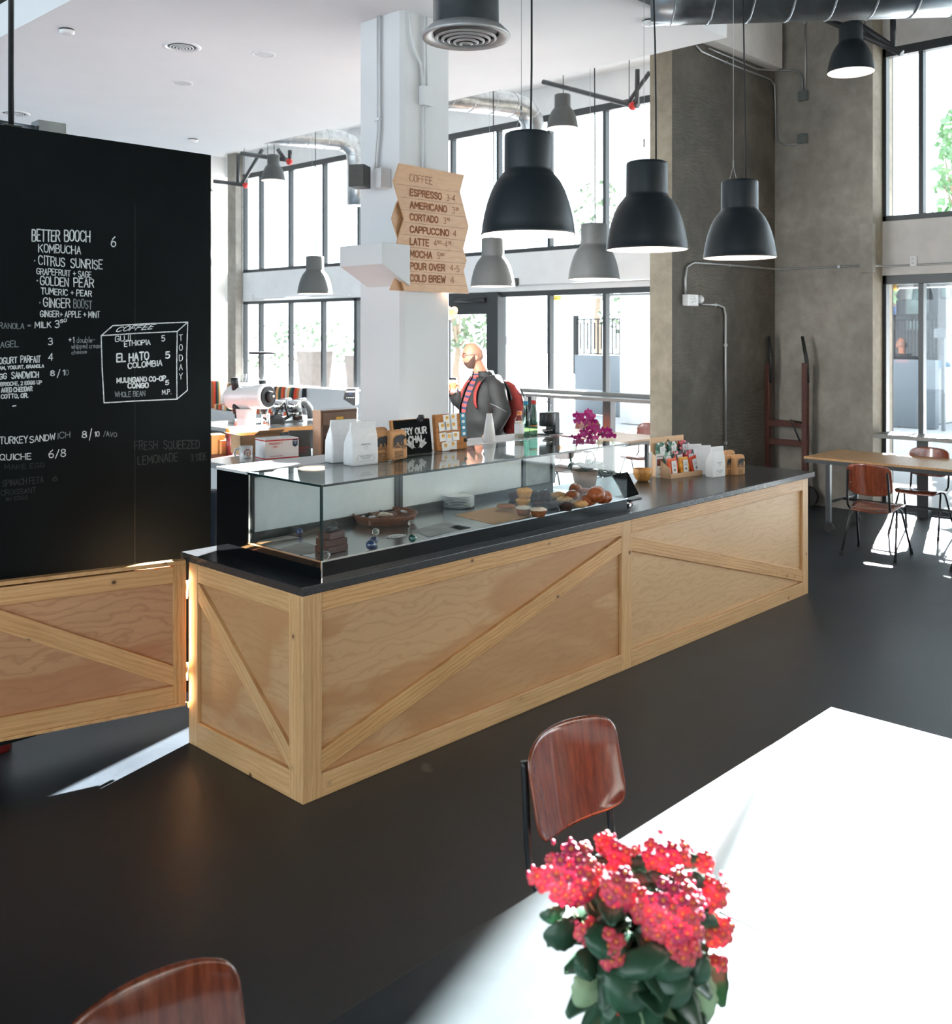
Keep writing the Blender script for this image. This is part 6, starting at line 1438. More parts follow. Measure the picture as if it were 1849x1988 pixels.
# mug
p = PZ(485, 898, S1); p.y += 0.04
t = thing('mug', 'white mug with orange and red headphone logo beside the mail box', 'mug', (p.x, p.y, S1)); c = p
G().lathe([(0, 0), (0.036, 0.0), (0.039, 0.004), (0.040, 0.096), (0.037, 0.096), (0.035, 0.01), (0, 0.008)], c, 28).build('body', M['ceramic'], t)
hd = Vector((-ST * 0.0 - 0.72, 0.69, 0)).normalized()
G().tube([c + hd * 0.037 + Vector((0, 0, 0.08)), c + hd * 0.06 + Vector((0, 0, 0.078)), c + hd * 0.07 + Vector((0, 0, 0.052)), c + hd * 0.06 + Vector((0, 0, 0.024)), c + hd * 0.037 + Vector((0, 0, 0.02))], 0.006, 8).build('handle', M['ceramic'], t)
def wrap(pts, rad, a0):
    return [c + Vector((rad * math.cos(a0 + x / rad), rad * math.sin(a0 + x / rad), z)) for x, z in pts]
a0 = math.atan2(CAM.y - c.y, CAM.x - c.x) + 0.25
def wstroke(name, m, lines, lw, rad=0.0408):
    g = G()
    for ln in lines:
        for (xa, za), (xb, zb) in zip(ln, ln[1:]):
            pA, pB = wrap([(xa, za), (xb, zb)], rad, a0); n2 = Vector((pA.x - c.x, pA.y - c.y, 0)); strokes(g, [[pA, pB]], lw, n2, 0.0003)
    return g.build(name, m, t)
wstroke('headphone_print', M['red'], [[(0.02 * math.cos(R(20 + 10 * k)), 0.058 + 0.02 * math.sin(R(20 + 10 * k))) for k in range(15)], [(-0.019, 0.062), (-0.019, 0.046)], [(0.019, 0.062), (0.019, 0.046)]], 0.0035)
wstroke('logo_print', M['orange'], [[(0.006 + 0.009 * math.cos(R(24 * k)), 0.05 + 0.011 * math.sin(R(24 * k))) for k in range(16)]], 0.004)
wstroke('lettering', M['ink'], [[(-0.012, 0.062), (-0.012, 0.04)], *[[(-0.018 + x * 0.0007, 0.022 + z * 0.0007) for x, z in s_] for s_ in [[(px_2 + off, pz) for px_2, pz in st] for ch2, off in zip('KCKAPOC', range(0, 56, 8)) for st in glyph(ch2)]]], 0.0015)
# mail box
def carton(label, name, pa, rz, w, d, h, mat, cat='box', group=None, z=S1):
    t = thing(name, label, cat, (0, 0, 0), 0, group); G().box(0, w, 0, d, 0, h).build('carton', mat, t, 0.002)
    t.location = (pa.x, pa.y, z); t.rotation_euler = (0, 0, rz); return t
pa = PZ(508, 893, S1)
pa = PZ(515, 895, S1)
t = carton('white mail carton with red stripes and red lettering on the high shelf', 'mail_box', pa, R(-9), 0.225, 0.14, 0.130, M['paper'])
g = G(); 
for z in (0.010, 0.120): g.box(-0.001, 0.226, -0.001, 0.1405, z - 0.0035, z + 0.0035)
ltext(g, 'PRIORITY', 0.070, 0.094, 0.012, 0.085, -0.0014, 0.0022); ltext(g, '- MAIL -', 0.068, 0.076, 0.010, 0.055, -0.0014, 0.0018); ltext(g, 'MEDIUM FLAT RATE', 0.075, 0.022, 0.005, 0.085, -0.0014, 0.001)
g.build('red_print', M['red'], t)
G().add([(0.183, -0.0022, 0.121), (0.216, -0.0022, 0.121), (0.216, -0.0022, 0.083), (0.1995, -0.0022, 0.072), (0.183, -0.0022, 0.083)], [(0, 1, 2, 3, 4)]).build('navy_badge', M['navy'], t)
g = G(); ltext(g, 'PRIORITY', 0.1995, 0.106, 0.006, 0.026, -0.0028, 0.0012); ltext(g, 'USA', 0.1995, 0.093, 0.006, 0.016, -0.0028, 0.0012); g.build('badge_print', M['paper'], t)
# open brown carton behind
pa = PZ(488, 889, S1); pa = pa + Vector((0.02, 0.15, 0))
t = thing('open_carton', 'opened brown cardboard carton behind the mug and mail carton', 'box', tuple(pa))
Mo = Matrix.Translation((pa.x, pa.y, S1)) @ Matrix.Rotation(R(-12), 4, 'Z')
g = G(); wv, dv, hv = 0.265, 0.17, 0.125
for b in ((0, wv, 0, 0.005), (0, wv, dv - 0.005, dv), (0, 0.005, 0, dv), (wv - 0.005, wv, 0, dv)): g.box(b[0], b[1], b[2], b[3], 0, hv, Mo)
g.box(0, wv, 0, dv, 0, 0.004, Mo); g.build('carton', M['card'], t)
G().add([Mo @ Vector(v) for v in ((0.09, 0, hv), (wv, 0, hv), (wv + 0.01, -0.06, hv + 0.03), (0.10, -0.06, hv + 0.03))], [(0, 1, 2, 3)]).build('flap', M['card'], t, solid=0.004)
G().add([Mo @ Vector(v) for v in ((0, 0, hv), (0, dv, hv), (-0.05, dv, hv + 0.012), (-0.05, 0, hv + 0.012))], [(0, 1, 2, 3)]).build('flap', M['card'], t, solid=0.004)
G().add([Mo @ Vector(v) for v in ((0, dv, hv), (wv, dv, hv), (wv, dv + 0.06, hv + 0.04), (0, dv + 0.06, hv + 0.04))], [(0, 1, 2, 3)]).build('flap', M['paper'], t, solid=0.004)
# amber parcels on the rear counter
for px, w_, h_, lb, tape in ((411, 0.12, 0.17, 'brown parcel with arrow print at the chalkboard edge on the rear counter', False), (427, 0.20, 0.12, 'brown parcel with black tape beside the upright one on the rear counter', True)):
    pa = PZ(px, 882, H2); pa.y = max(pa.y, 3.25)
    t = carton(lb, 'parcel', pa, R(-16), w_, 0.14, h_, M['amber'], 'parcel', 'brown parcels on the rear counter', H2)
    g = G()
    for k in (0, 0.02):
        x = w_ * 0.80 + k - 0.01; z0 = h_ * 0.45; g.box(x - 0.002, x + 0.002, -0.0014, 0, z0, z0 + 0.04); g.add([(x - 0.007, -0.0014, z0 + 0.035), (x + 0.007, -0.0014, z0 + 0.035), (x, -0.0014, z0 + 0.05)], [(0, 1, 2)])
    g.box(w_ * 0.80 - 0.018, w_ * 0.80 + 0.018, -0.0014, 0, h_ * 0.42 - 0.003, h_ * 0.42); g.build('arrow_print', M['ink'], t)
    if tape: G().box(w_ * 0.3, w_ * 0.58, -0.0016, 0.1405, 0.002, h_ + 0.0016).build('tape', M['ink'], t)
p = PZ(425, 868, H2); p = p + Vector((0.25, 0.25, 0))
t = thing('syrup_jar', 'jar of dark red syrup with orange lid area behind the parcels', 'jar', (p.x, p.y, H2)); M['syrup'] = plain('syrup', srgb(98, 40, 40), 0.3)
q0 = PZ(446.5, 883, H2); zt_ = PD(446, 832, depth(q0)).z; r_ = 0.035
G().lathe([(0, 0.0), (r_, 0.0), (r_, zt_ - H2 - 0.045), (0, zt_ - H2 - 0.045)], (q0.x, q0.y, H2), 20).build('jar', M['syrup'], t); G().lathe([(r_, zt_ - H2 - 0.045), (r_, zt_ - H2), (0, zt_ - H2)], (q0.x, q0.y, H2), 20).build('lid', M['orange'], t)
# big shop grinder
gd_p = PZ(490, 896, H2) + Vector((0.0, 0.05, 0)); gdep = depth(gd_p)
t = thing('shop_grinder', 'big white shop coffee grinder with two black spouts and a clear hopper', 'coffee grinder', (gd_p.x, gd_p.y, H2))
def gq(px, py, o=0.0): return PD(px, py, gdep + o)
ax_a, ax_b = gq(452, 772, 0.10), gq(520, 770, -0.10)
ax = (ax_b - ax_a).normalized()
G().tube([ax_a - ax * 0.06, ax_a - ax * 0.03, ax_a, ax_a + ax * 0.08, (ax_a + ax_b) / 2, ax_b - ax * 0.03, ax_b], [0.04, 0.085, 0.105, 0.112, 0.098, 0.105, 0.10], 28).build('motor_barrel', M['ceramic'], t)
G().tube([ax_b, ax_b + ax * 0.015], 0.085, 24).build('dial', M['black'], t); G().tube([ax_b + ax * 0.015, ax_b + ax * 0.055], [0.05, 0.038], 20).build('dial_knob', M['black'], t); G().ball(ax_b + ax * 0.058, 0.012, 8, 6).build('dial_cap', M['chrome'], t)
b0 = gq(478, 800); w_ = 0.075
loft(G(), [(0, 0.26, 0.22), (0.03, 0.24, 0.2), (0.04, 0.15, 0.13), (b0.z - H2 - 0.05, 0.14, 0.11), (b0.z - H2 + 0.03, 0.16, 0.12)], 4, 0.2, Matrix.Translation((b0.x, b0.y, H2)) @ Matrix.Rotation(R(20), 4, 'Z')).build('stand', M['ceramic'], t)
for (px, pt, pb_, name_) in ((457, 733, 752, 'a'), (511, 738, 760, 'b')):
    G().tube([gq(px, pb_ + 6), gq(px, (pt + pb_) / 2), gq(px, pt)], [0.028, 0.034, 0.036], 16).build('collar', M['black'], t)
G().tube([gq(469, 741), gq(468, 727)], [0.036, 0.048], 18, caps=False).build('small_hopper', M['clear'], t)
G().lathe([(0.035, 0.0), (0.06, 0.05), (0.115, 0.19), (0.117, 0.195)], gq(511, 737), 28).build('hopper', M['clear'], t)
hq = gq(511, 687); G().lathe([(0.0, 0.016), (0.115, 0.016), (0.119, 0.012), (0.119, 0.0), (0.0, 0.0)], hq, 28).build('hopper_lid', M['black'], t)
for px in (460, 513):
    G().tube([gq(px, 783), gq(px, 803)], [0.042, 0.03], 14).build('spout_clamp', M['black'], t); G().tube([gq(px + 3, 803), gq(px + 3, 830)], [0.034, 0.036], 16).build('steel_cup', M['chrome'], t)
tri = [ax_a + ax * 0.17 + Vector((0, 0, 0)), ]
cen = (ax_a + ax_b) / 2; nrm_ = (CAM - cen).normalized(); e1 = ax; e2 = nrm_.cross(e1)
if e2.z < 0: e2 = -e2
q = cen + nrm_ * 0.112 - e1 * 0.03
g = G()
for dx, dz in ((0, 0.014), (-0.009, 0.0), (0.009, 0.0)): g.add([q + e1 * dx + e2 * dz + e1 * a + e2 * b for a, b in ((-0.008, -0.006), (0.008, -0.006), (0, 0.008))], [(0, 1, 2)])
g.build('triangle_logo', M['red'], t)
# brown drawer cabinet
pa = PZ(623.5, 885, S1); pr2 = PZ(693, 878, S1); d = pr2 - pa; rz = math.atan2(d.y, d.x); Wk = d.length
t = thing('drawer_cabinet', 'small brown wooden cabinet with brass label plate and open niche on the high shelf', 'cabinet', (0, 0, 0)); Hk = 0.285
M['walnut'] = plain('walnut_board', srgb(112, 86, 70), 0.6, vary=0.08, scale=20)
M['palewood'] = plain('pale_edge', srgb(206, 172, 148), 0.6)
g = G(); g.box(0, 0.012, 0, 0.09, 0, Hk); g.box(Wk - 0.012, Wk, 0, 0.09, 0, Hk); g.box(0, Wk, 0, 0.09, Hk - 0.012, Hk); g.box(0, Wk, 0.08, 0.09, 0, Hk); g.box(0.012, Wk - 0.012, 0.0, 0.09, 0.185, 0.19); g.build('case', M['walnut'], t)
G().box(-0.002, 0, 0.001, 0.09, 0, Hk).build('pale_side', M['palewood'], t); G().box(0.014, Wk - 0.014, -0.004, 0.012, 0.192, Hk - 0.014).build('drawer_front', M['walnut'], t)
G().box(Wk * 0.4, Wk * 0.6, -0.008, -0.004, 0.222, 0.240).build('label_plate', M['brass'], t)
G().box(0, Wk, -0.002, 0.09, Hk, Hk + 0.003).build('top_sheet', M['paper'], t)
t.location = (pa.x, pa.y + 0.001, S1); t.rotation_euler = (0, 0, rz)
bx = thing('grey_bin', 'dark grey lidded box standing in the cabinet niche', 'box', (0, 0, 0)); G().box(0.10, Wk - 0.02, 0.015, 0.075, 0.001, 0.10).build('body', M['lampgrey'], bx, 0.01); G().box(0.095, Wk - 0.015, 0.012, 0.078, 0.101, 0.108).build('lid', M['paper'], bx); bx.location = t.location; bx.rotation_euler = t.rotation_euler
# dark leaning folder between carton and cabinet
pf = PZ(585, 889, S1)
t = thing('dark_box', 'dark grey printed flat carton leaning beside the brown cabinet', 'box', (0, 0, 0)); Ml = Matrix.Rotation(R(-18), 4, 'X')
G().box(-0.03, 0.10, 0, 0.03, 0, 0.17, Ml).build('carton', M['lampgrey'], t); g = G(); ltext(g, 'PRIORITY', 0.05, 0.05, 0.01, 0.08, -0.002, 0.002); ltext(g, 'MAIL', 0.05, 0.03, 0.01, 0.05, -0.002, 0.002); g.v = [Ml @ v for v in g.v]; g.build('red_print', M['red'], t)
t.location = (pf.x, pf.y + 0.06, S1); t.rotation_euler = (0, 0, R(-25))
# espresso bar further back
ez = 0.92; e0 = PZ(526, 822, ez); e1_ = PZ(571, 830, ez)
eb2 = thing('espresso_counter', 'steel-legged espresso counter with an orange wood edge', 'counter', (4.3, 6.2, 0))
ed = depth(e0)
G().box(3.6, 5.3, 5.95, 7.2, ez - 0.04, ez).build('top', M['stone'], eb2); G().box(3.6, 5.3, 5.93, 5.949, ez - 0.05, ez - 0.002).build('wood_edge', M['pouchorange'] if False else M['amber'], eb2)
for x in (3.7, 4.45, 5.2): G().cbox((x, 6.05, 0.435), (0.07, 0.07, 0.87)).build('leg', M['stainless'], eb2)
G().box(3.7, 5.2, 6.5, 7.1, 0.1, 0.86).build('cupboard', M['frame'], eb2)
t = thing('espresso_machine', 'chrome espresso machine with two group heads behind the grinder', 'espresso machine', (4.4, 6.5, ez)); G().box(3.95, 4.75, 6.45, 6.85, ez, ez + 0.02).build('drip_tray', M['stainless'], t)
for px in (541, 571):
    q = PD(px, 788, ed + 0.3); y = q.y
    G().tube([(q.x, q.y, q.z - 0.07), (q.x, q.y, q.z + 0.07)], 0.085, 22).build('group_head', M['chrome'], t)
    G().tube([(q.x + 0.02, q.y + 0.03, q.z + 0.03), (q.x + 0.20, q.y + 0.06, q.z + 0.05), (q.x + 0.28, q.y + 0.06, q.z - 0.05), (q.x + 0.3, q.y + 0.06, ez + 0.015)], 0.045, 14).build('column', M['stainless'], t)
    G().tube([(q.x, q.y, q.z - 0.07), (q.x, q.y, q.z - 0.11)], 0.06, 18).build('portafilter', M['chrome'], t)
    G().tube([(q.x - 0.04, q.y - 0.03, q.z - 0.1), (q.x - 0.25, q.y - 0.12, q.z - 0.15)], [0.018, 0.022], 10).build('portafilter_handle', M['black'], t)
q = PD(578, 800, ed + 0.2)
t = thing('coffee_server', 'glass coffee server half filled with black coffee under a group head', 'carafe', (q.x, q.y, ez + 0.022)); b_ = Vector((q.x, q.y, ez + 0.022))
G().lathe([(0, 0), (0.06, 0.0), (0.065, 0.05), (0.045, 0.16), (0.05, 0.17)], b_, 20).build('glass', M['clear'], t); G().lathe([(0, 0.004), (0.058, 0.004), (0.06, 0.055), (0, 0.055)], b_, 20).build('coffee', M['choc'], t)
t = thing('knock_box', 'black knock box with cleaning brush on the espresso counter', 'knock box', (q.x - 0.55, q.y, ez)); qq = PD(533, 814, ed - 0.02); loft(G(), [(0, 0.24, 0.16), (0.06, 0.22, 0.14), (0.10, 0.12, 0.1)], 4, 0.3, Matrix.Translation((qq.x, qq.y, ez + 0.001))).build('box', M['black'], t)
G().tube([(qq.x, qq.y, ez + 0.1), (qq.x + 0.14, qq.y, ez + 0.24), (qq.x + 0.2, qq.y, ez + 0.05)], 0.012, 8).build('brush_handle', M['black'], t)
# second espresso machine peeping past the column
q = PD(688, 790, 8.4); t = thing('brew_machine', 'black and steel brewing machine with buttons peeping out beside the column', 'coffee machine', (q.x, q.y, 0.92))
dq = 8.3; v = [PD(a, b, dq) for a, b in ((672, 756), (690, 756), (690, 788), (684, 786), (667, 775), (669, 764))]
n_ = Vector((CT, ST, 0)) * 0.25
G().add(v + [p_ + n_ for p_ in v], [list(range(6)), list(range(11, 5, -1))] + [(i, (i + 1) % 6, 6 + (i + 1) % 6, 6 + i) for i in range(6)]).build('head', M['black'], t)
nb = Vector((-CT, -ST, 0)) * 0.006
def quadp(pts, name, m, lift=1.0): G().add([PD(a, b, dq) + nb * lift for a, b in pts], [list(range(len(pts)))]).build(name, m, t)
quadp([(672, 758), (690, 758), (690, 762), (671, 762)], 'steel_band', M['stainless']); quadp([(677, 763), (685, 763), (685, 766), (677, 766)], 'display', M['navy'], 2)
g = G()
for k in range(5): g.ball(PD(674 + 3.2 * k, 772, dq) + nb, 0.004, 6, 4)
g.build('buttons', M['paper'], t)
c_ = PD(688, 792, dq + 0.1); G().tube([c_, Vector((c_.x, c_.y, 0.93))], 0.03, 10).build('column', M['stainless'], t)
G().cbox((c_.x, c_.y, 0.46), (0.3, 0.2, 0.92)).build('stand_cabinet', M['white'], t)
# dark blue bin end behind the case
bnq = PD(413, 1000, 5.5); t = thing('blue_bin', 'slate blue plastic bin between the chalkboard and the glass case', 'bin', (bnq.x, bnq.y, 0))
M['slateblue'] = plain('slate_blue', srgb(44, 58, 76), 0.5)
loft(G(), [(0.0, 0.11, 0.11), (0.9, 0.13, 0.13), (1.02, 0.13, 0.13), (1.12, 0.10, 0.10), (1.13, 0.06, 0.06)], 6, 0.45, Matrix.Translation((bnq.x, bnq.y, 0))).build('body', M['slateblue'], t)
# banquette with striped cushions
bq = thing('banquette', 'pale built-in bench along the street window at the far end', 'bench', (8.4, 12, 0))
G().box(8.15, 8.76, 8.5, 14.59, 0, 0.45).build('seat', M['white'], bq); G().box(8.58, 8.76, 8.5, 14.2, 0.451, 0.98).build('backrest', M['white'], bq)
def stripes(name, ax='Y', f=1.15):
    m, nt, p_ = newmat(name); v = coords(nt, (1, 1, 0), rnd=False); s_ = nt.nodes.new('ShaderNodeSeparateXYZ'); nt.links.new(v, s_.inputs[0])
    fr_ = nt.nodes.new('ShaderNodeMath'); fr_.operation = 'FRACT'; ml = nt.nodes.new('ShaderNodeMath'); ml.operation = 'MULTIPLY'; ml.inputs[1].default_value = f; nt.links.new(s_.outputs[ax], ml.inputs[0]); nt.links.new(ml.outputs[0], fr_.inputs[0])
    cs_ = [srgb(226, 96, 62), srgb(58, 92, 72), srgb(232, 168, 120), srgb(28, 30, 36), srgb(200, 200, 196), srgb(196, 110, 66), srgb(214, 66, 44), srgb(40, 44, 52), srgb(60, 96, 76), srgb(240, 180, 130), srgb(220, 220, 214), srgb(180, 96, 60)]
    c_ = ramp(nt, fr_.outputs[0], [(i / 12, k) for i, k in enumerate(cs_)]); nt.nodes[-1].color_ramp.interpolation = 'CONSTANT'
    nt.links.new(c_, p_.inputs['Base Color']); p_.inputs['Roughness'].default_value = 0.9; return m
M['stripe'] = stripes('striped_cloth'); M['stripe2'] = stripes('striped_cloth_end', 'X', 2.2)
za_, zb_ = 0.60, 0.97
for k, (y0, y1, lb) in enumerate(((13.55, 14.15, 'striped bench cushion at the chalkboard end, seen past the grinder'), (12.9, 13.5, 'striped bench cushion hidden partly by the grinder'), (12.2, 12.85, 'striped bench cushion just past the grinder dial'), (11.55, 12.18, 'striped bench cushion at the end of the row, over the chrome machine'))):
    g = G()
    def fn(u, v, y0=y0, y1=y1): y = y0 + (y1 - y0) * u; return (8.54 - 0.05 * math.sin(math.pi * u) ** 0.5 * math.sin(math.pi * v) ** 0.5 - 0.02, y, za_ + (zb_ - za_) * v)
    g.grid(fn, 10, 8); g.box(8.52, 8.575, y0, y1, za_, zb_)
    tag(g.build('cushion', M['stripe']), lb, 'cushion', 'striped cushions on the bench')
    for dz in (0.0,): tag(G().box(8.22, 8.50, y0, y1, 0.452, 0.56).build('seat_cushion', M['stripe'], None, 0.02), lb.replace('bench cushion', 'seat pad'), 'cushion', 'striped pads on the bench')

c0, c1 = PY(400, 765, 14.45).x, 8.585
for k in range(2):
    xa, xb = 8.16 + (c1 - 8.16) * 0.5 * k, 8.16 + (c1 - 8.16) * 0.5 * (k + 1) - 0.01
    g = G().box(xa, xb, 14.45, 14.585, 0.452, 1.0)
    tag(g.build('end_cushion', M['stripe2'], None, 0.03), ('striped upright cushion on the end wall, closest to the chalkboard edge', 'striped upright cushion on the end wall beside the concrete pilaster')[k], 'cushion', 'striped cushions on the end wall')
# ------------------------------------------------------------------ the man with the red backpack
O = PD(942, 800, 8.9); O.z = 0
Fv = (Vector((-ST, CT, 0)) * 0.95 + Vector((-CT, -ST, 0)) * 0.31).normalized(); Sv = Vector((-Fv.y, Fv.x, 0))
def mp(f, s, z): return O + Fv * f + Sv * s + Vector((0, 0, z))
MB_ = Matrix(((Fv.x, Sv.x, 0, O.x), (Fv.y, Sv.y, 0, O.y), (0, 0, 1, 0), (0, 0, 0, 1)))
man = thing('person', 'bald bearded person in dark jacket and plaid shirt, holding a takeaway cup', 'person', tuple(O))
M['skin'] = plain('skin', srgb(172, 114, 90), 0.5, vary=0.05, scale=20)
M['jacket'] = plain('dark_jacket', (0.0065, 0.0065, 0.0068), 0.75, vary=0.3, scale=9, bmp=0.6)
M['beard'] = plain('beard', srgb(70, 46, 38), 0.9, vary=0.3, scale=200)
M['trousers'] = plain('dark_trousers', (0.018, 0.02, 0.026), 0.8)
M['pack'] = plain('backpack_red', srgb(128, 36, 30), 0.75, vary=0.12, scale=30)
def plaid():
    m, nt, p = newmat('plaid_shirt'); tc = nt.nodes.new('ShaderNodeTexCoord'); s_ = nt.nodes.new('ShaderNodeSeparateXYZ'); nt.links.new(tc.outputs['Object'], s_.inputs[0])
    def st_(sock, f, a, b):
        ml = nt.nodes.new('ShaderNodeMath'); ml.operation = 'MULTIPLY'; ml.inputs[1].default_value = f; nt.links.new(sock, ml.inputs[0])
        fr = nt.nodes.new('ShaderNodeMath'); fr.operation = 'FRACT'; nt.links.new(ml.outputs[0], fr.inputs[0]); r_ = ramp(nt, fr.outputs[0], [(0, (1, 1, 1, 1)), (a, (0, 0, 0, 1)), (b, (1, 1, 1, 1))]); nt.nodes[-1].color_ramp.interpolation = 'CONSTANT'; return r_
    h = st_(s_.outputs['Z'], 20, 0.35, 0.8); v = st_(s_.outputs['Y'], 34, 0.4, 0.8)
    c = mixc(nt, h, srgb(40, 52, 88), srgb(214, 84, 70)); c = mixc(nt, v, c, srgb(36, 44, 78)); hv = mixc(nt, 1.0, h, v, 'MULTIPLY'); 
    c = mixc(nt, hv, c, srgb(170, 60, 60)); nt.links.new(c, p.inputs['Base Color']); p.inputs['Roughness'].default_value = 0.85; return m
M['plaid'] = plaid()
HC = (0.115, 0.0, 1.793)                     # head centre
def head_pt(a, b, grow=0.0):
    """a: azimuth (0 = face), b: elevation"""
    ca, sa, cb_, sb = math.cos(a), math.sin(a), math.cos(b), math.sin(b)
    rf, rs, rz_ = 0.094, 0.076, 0.117
    x, y, z = cb_ * ca * rf, cb_ * sa * rs, sb * rz_
    if x < 0: x *= 1.06
    if z < -0.02:                            # jaw narrows, chin comes forward
        t = min(1, (-z - 0.02) / 0.1); y *= 1 - 0.28 * t; x = x * (1 - 0.10 * t) + (0.012 * t if x > 0 else 0.035 * t)
    if ca > 0:
        w = math.exp(-(sa * cb_ / 0.10) ** 2) * ca
        x += 0.030 * w * math.exp(-((z + 0.022) / 0.016) ** 2) + 0.016 * w * math.exp(-((z - 0.004) / 0.018) ** 2)      # nose
        e = math.exp(-((abs(sa * cb_) - 0.42) / 0.17) ** 2) * math.exp(-((z - 0.012) / 0.014) ** 2) * ca; x -= 0.010 * e   # eye sockets
        x += 0.005 * math.exp(-((z - 0.034) / 0.012) ** 2) * ca                                                        # brow
        x += 0.006 * w * math.exp(-((z + 0.062) / 0.010) ** 2)
    v = Vector((x, y, z)); 
    return v * (1 + grow / 0.09)
tilt = Matrix.Translation(Vector(HC)) @ Matrix.Rotation(R(8), 4, 'Y')
MH = MB_ @ tilt
b = G()
nu, nv = 44, 30; vs = [MH @ head_pt(2 * math.pi * i / nu, math.pi * (j / nv - 0.5)) for j in range(nv + 1) for i in range(nu)]
b.add(vs, [(j * nu + i, j * nu + (i + 1) % nu, (j + 1) * nu + (i + 1) % nu, (j + 1) * nu + i) for j in range(nv) for i in range(nu)], True)
for s_ in (-1, 1):                           # ears
    b.ball(MH @ Vector((-0.012, s_ * 0.078, -0.012)), (0.018, 0.008, 0.032), 12, 8, (MB_ @ Matrix.Rotation(R(-10), 4, 'Y')).to_3x3().to_4x4())
b.tube([mp(0.0, 0, 1.56), mp(0.03, 0, 1.63), mp(0.065, 0, 1.70), mp(0.09, 0, 1.75)], [0.075, 0.060, 0.058, 0.058], 18)
b.tube([mp(0.02, 0, 0.92), mp(0.03, 0, 1.1), mp(0.035, 0, 1.3), mp(0.01, 0, 1.48), mp(0, 0, 1.56), mp(0.01, 0, 1.60)], [0.13, 0.14, 0.14, 0.13, 0.10, 0.06], 18)
for s_ in (-1, 1):
    b.tube([mp(0.02, s_ * 0.09, 0.96), mp(0.03, s_ * 0.10, 0.55), mp(0.0, s_ * 0.10, 0.12), mp(0.02, s_ * 0.10, 0.06)], [0.10, 0.065, 0.045, 0.045], 14)
sh = {1: (-0.02, 0.185, 1.555), -1: (0.01, -0.185, 1.55)}
arms = {1: [sh[1], (-0.075, 0.255, 1.30), (0.02, 0.245, 1.13)], -1: [sh[-1], (0.13, -0.25, 1.325), (0.225, -0.235, 1.455)]}
for s_, q in arms.items(): b.tube([mp(*v) for v in q], [0.055, 0.045, 0.032], 12)
# left hand slips into the pocket
b.ball(mp(0.065, 0.235, 1.075), (0.045, 0.022, 0.05), 12, 8, MB_.to_3x3().to_4x4())
# right hand: palm behind the cup, four fingers round it, thumb on the other side
CUP = (0.245, -0.175, 1.455)                 # centre of cup foot
pc_ = Vector(CUP)
b.ball(mp(CUP[0] - 0.004, CUP[1] - 0.054, CUP[2] + 0.025), (0.040, 0.017, 0.042), 12, 8, MB_.to_3x3().to_4x4())
for k in range(4):
    z = CUP[2] + 0.075 - 0.021 * k; rr_ = 0.036 + 0.010; a1 = (38, 46, 40, 26)[k]
    pts = [mp(CUP[0] + rr_ * math.cos(R(a)), CUP[1] + rr_ * math.sin(R(a)), z - 0.004 * (a + 80) / 60) for a in range(-80, a1, 17)]
    b.tube(pts, [0.0095] * (len(pts) - 1) + [0.0075], 8)
pts = [mp(CUP[0] + 0.046 * math.cos(R(a)), CUP[1] + 0.046 * math.sin(R(a)), CUP[2] + 0.055 + (a + 110) * -0.0002) for a in range(-110, -215, -17)]
b.tube(pts, [0.011] * (len(pts) - 1) + [0.009], 8)
body = b.build('body', M['skin'], man)
rm = body.modifiers.new('fuse', 'REMESH'); rm.mode = 'VOXEL'; rm.voxel_size = 0.0055; rm.use_smooth_shade = True
sm = body.modifiers.new('soft', 'SMOOTH'); sm.factor = 0.5; sm.iterations = 2
# beard, stubble band, eyes, mouth
g = G(); nu, nv = 30, 16
def beard_pt(u, v):
    a = R(-88 + 176 * u); lo, hi = -1.30, -0.34 - 0.10 * math.sin(math.pi * min(1, abs(2 * u - 1) / 0.7)) + 0.42 * max(0, abs(2 * u - 1) - 0.55) / 0.45
    bq_ = lo + (hi - lo) * v
    return MH @ head_pt(a, bq_, 0.0075 * math.sin(math.pi * min(1, v * 0.96 + 0.02)) ** 0.5 + 0.001)
g.grid(beard_pt, nu, nv).build('beard', M['beard'], man)
M['stubble'] = plain('shaved_hair', srgb(150, 112, 94), 0.8, vary=0.15, scale=150)
g = G().grid(lambda u, v: MH @ head_pt(R(70 + 220 * u), -0.45 + 0.95 * v - 0.25 * abs(2 * u - 1) * v, 0.0016), 30, 12); g.build('shaved_hair', M['stubble'], man)
for s_ in (-1, 1):
    e = G().ball(MH @ Vector((0.079, s_ * 0.031, 0.010)), 0.0115, 12, 8).build('eye', M['ceramic'], man)
    G().ball(MH @ Vector((0.0885, s_ * 0.031, 0.009)), 0.0042, 8, 6).build('iris', M['ink'], e)
    G().tube([MH @ Vector((0.092, s_ * 0.014, 0.030)), MH @ Vector((0.091, s_ * 0.034, 0.034)), MH @ Vector((0.080, s_ * 0.052, 0.028))], [0.003, 0.004, 0.002], 6).build('eyebrow', M['beard'], man)
M['lip'] = plain('lip', srgb(196, 112, 100), 0.5)
G().ball(MH @ Vector((0.108, 0, -0.066)), (0.008, 0.020, 0.008), 12, 8, MB_.to_3x3().to_4x4()).build('mouth', M['lip'], man)
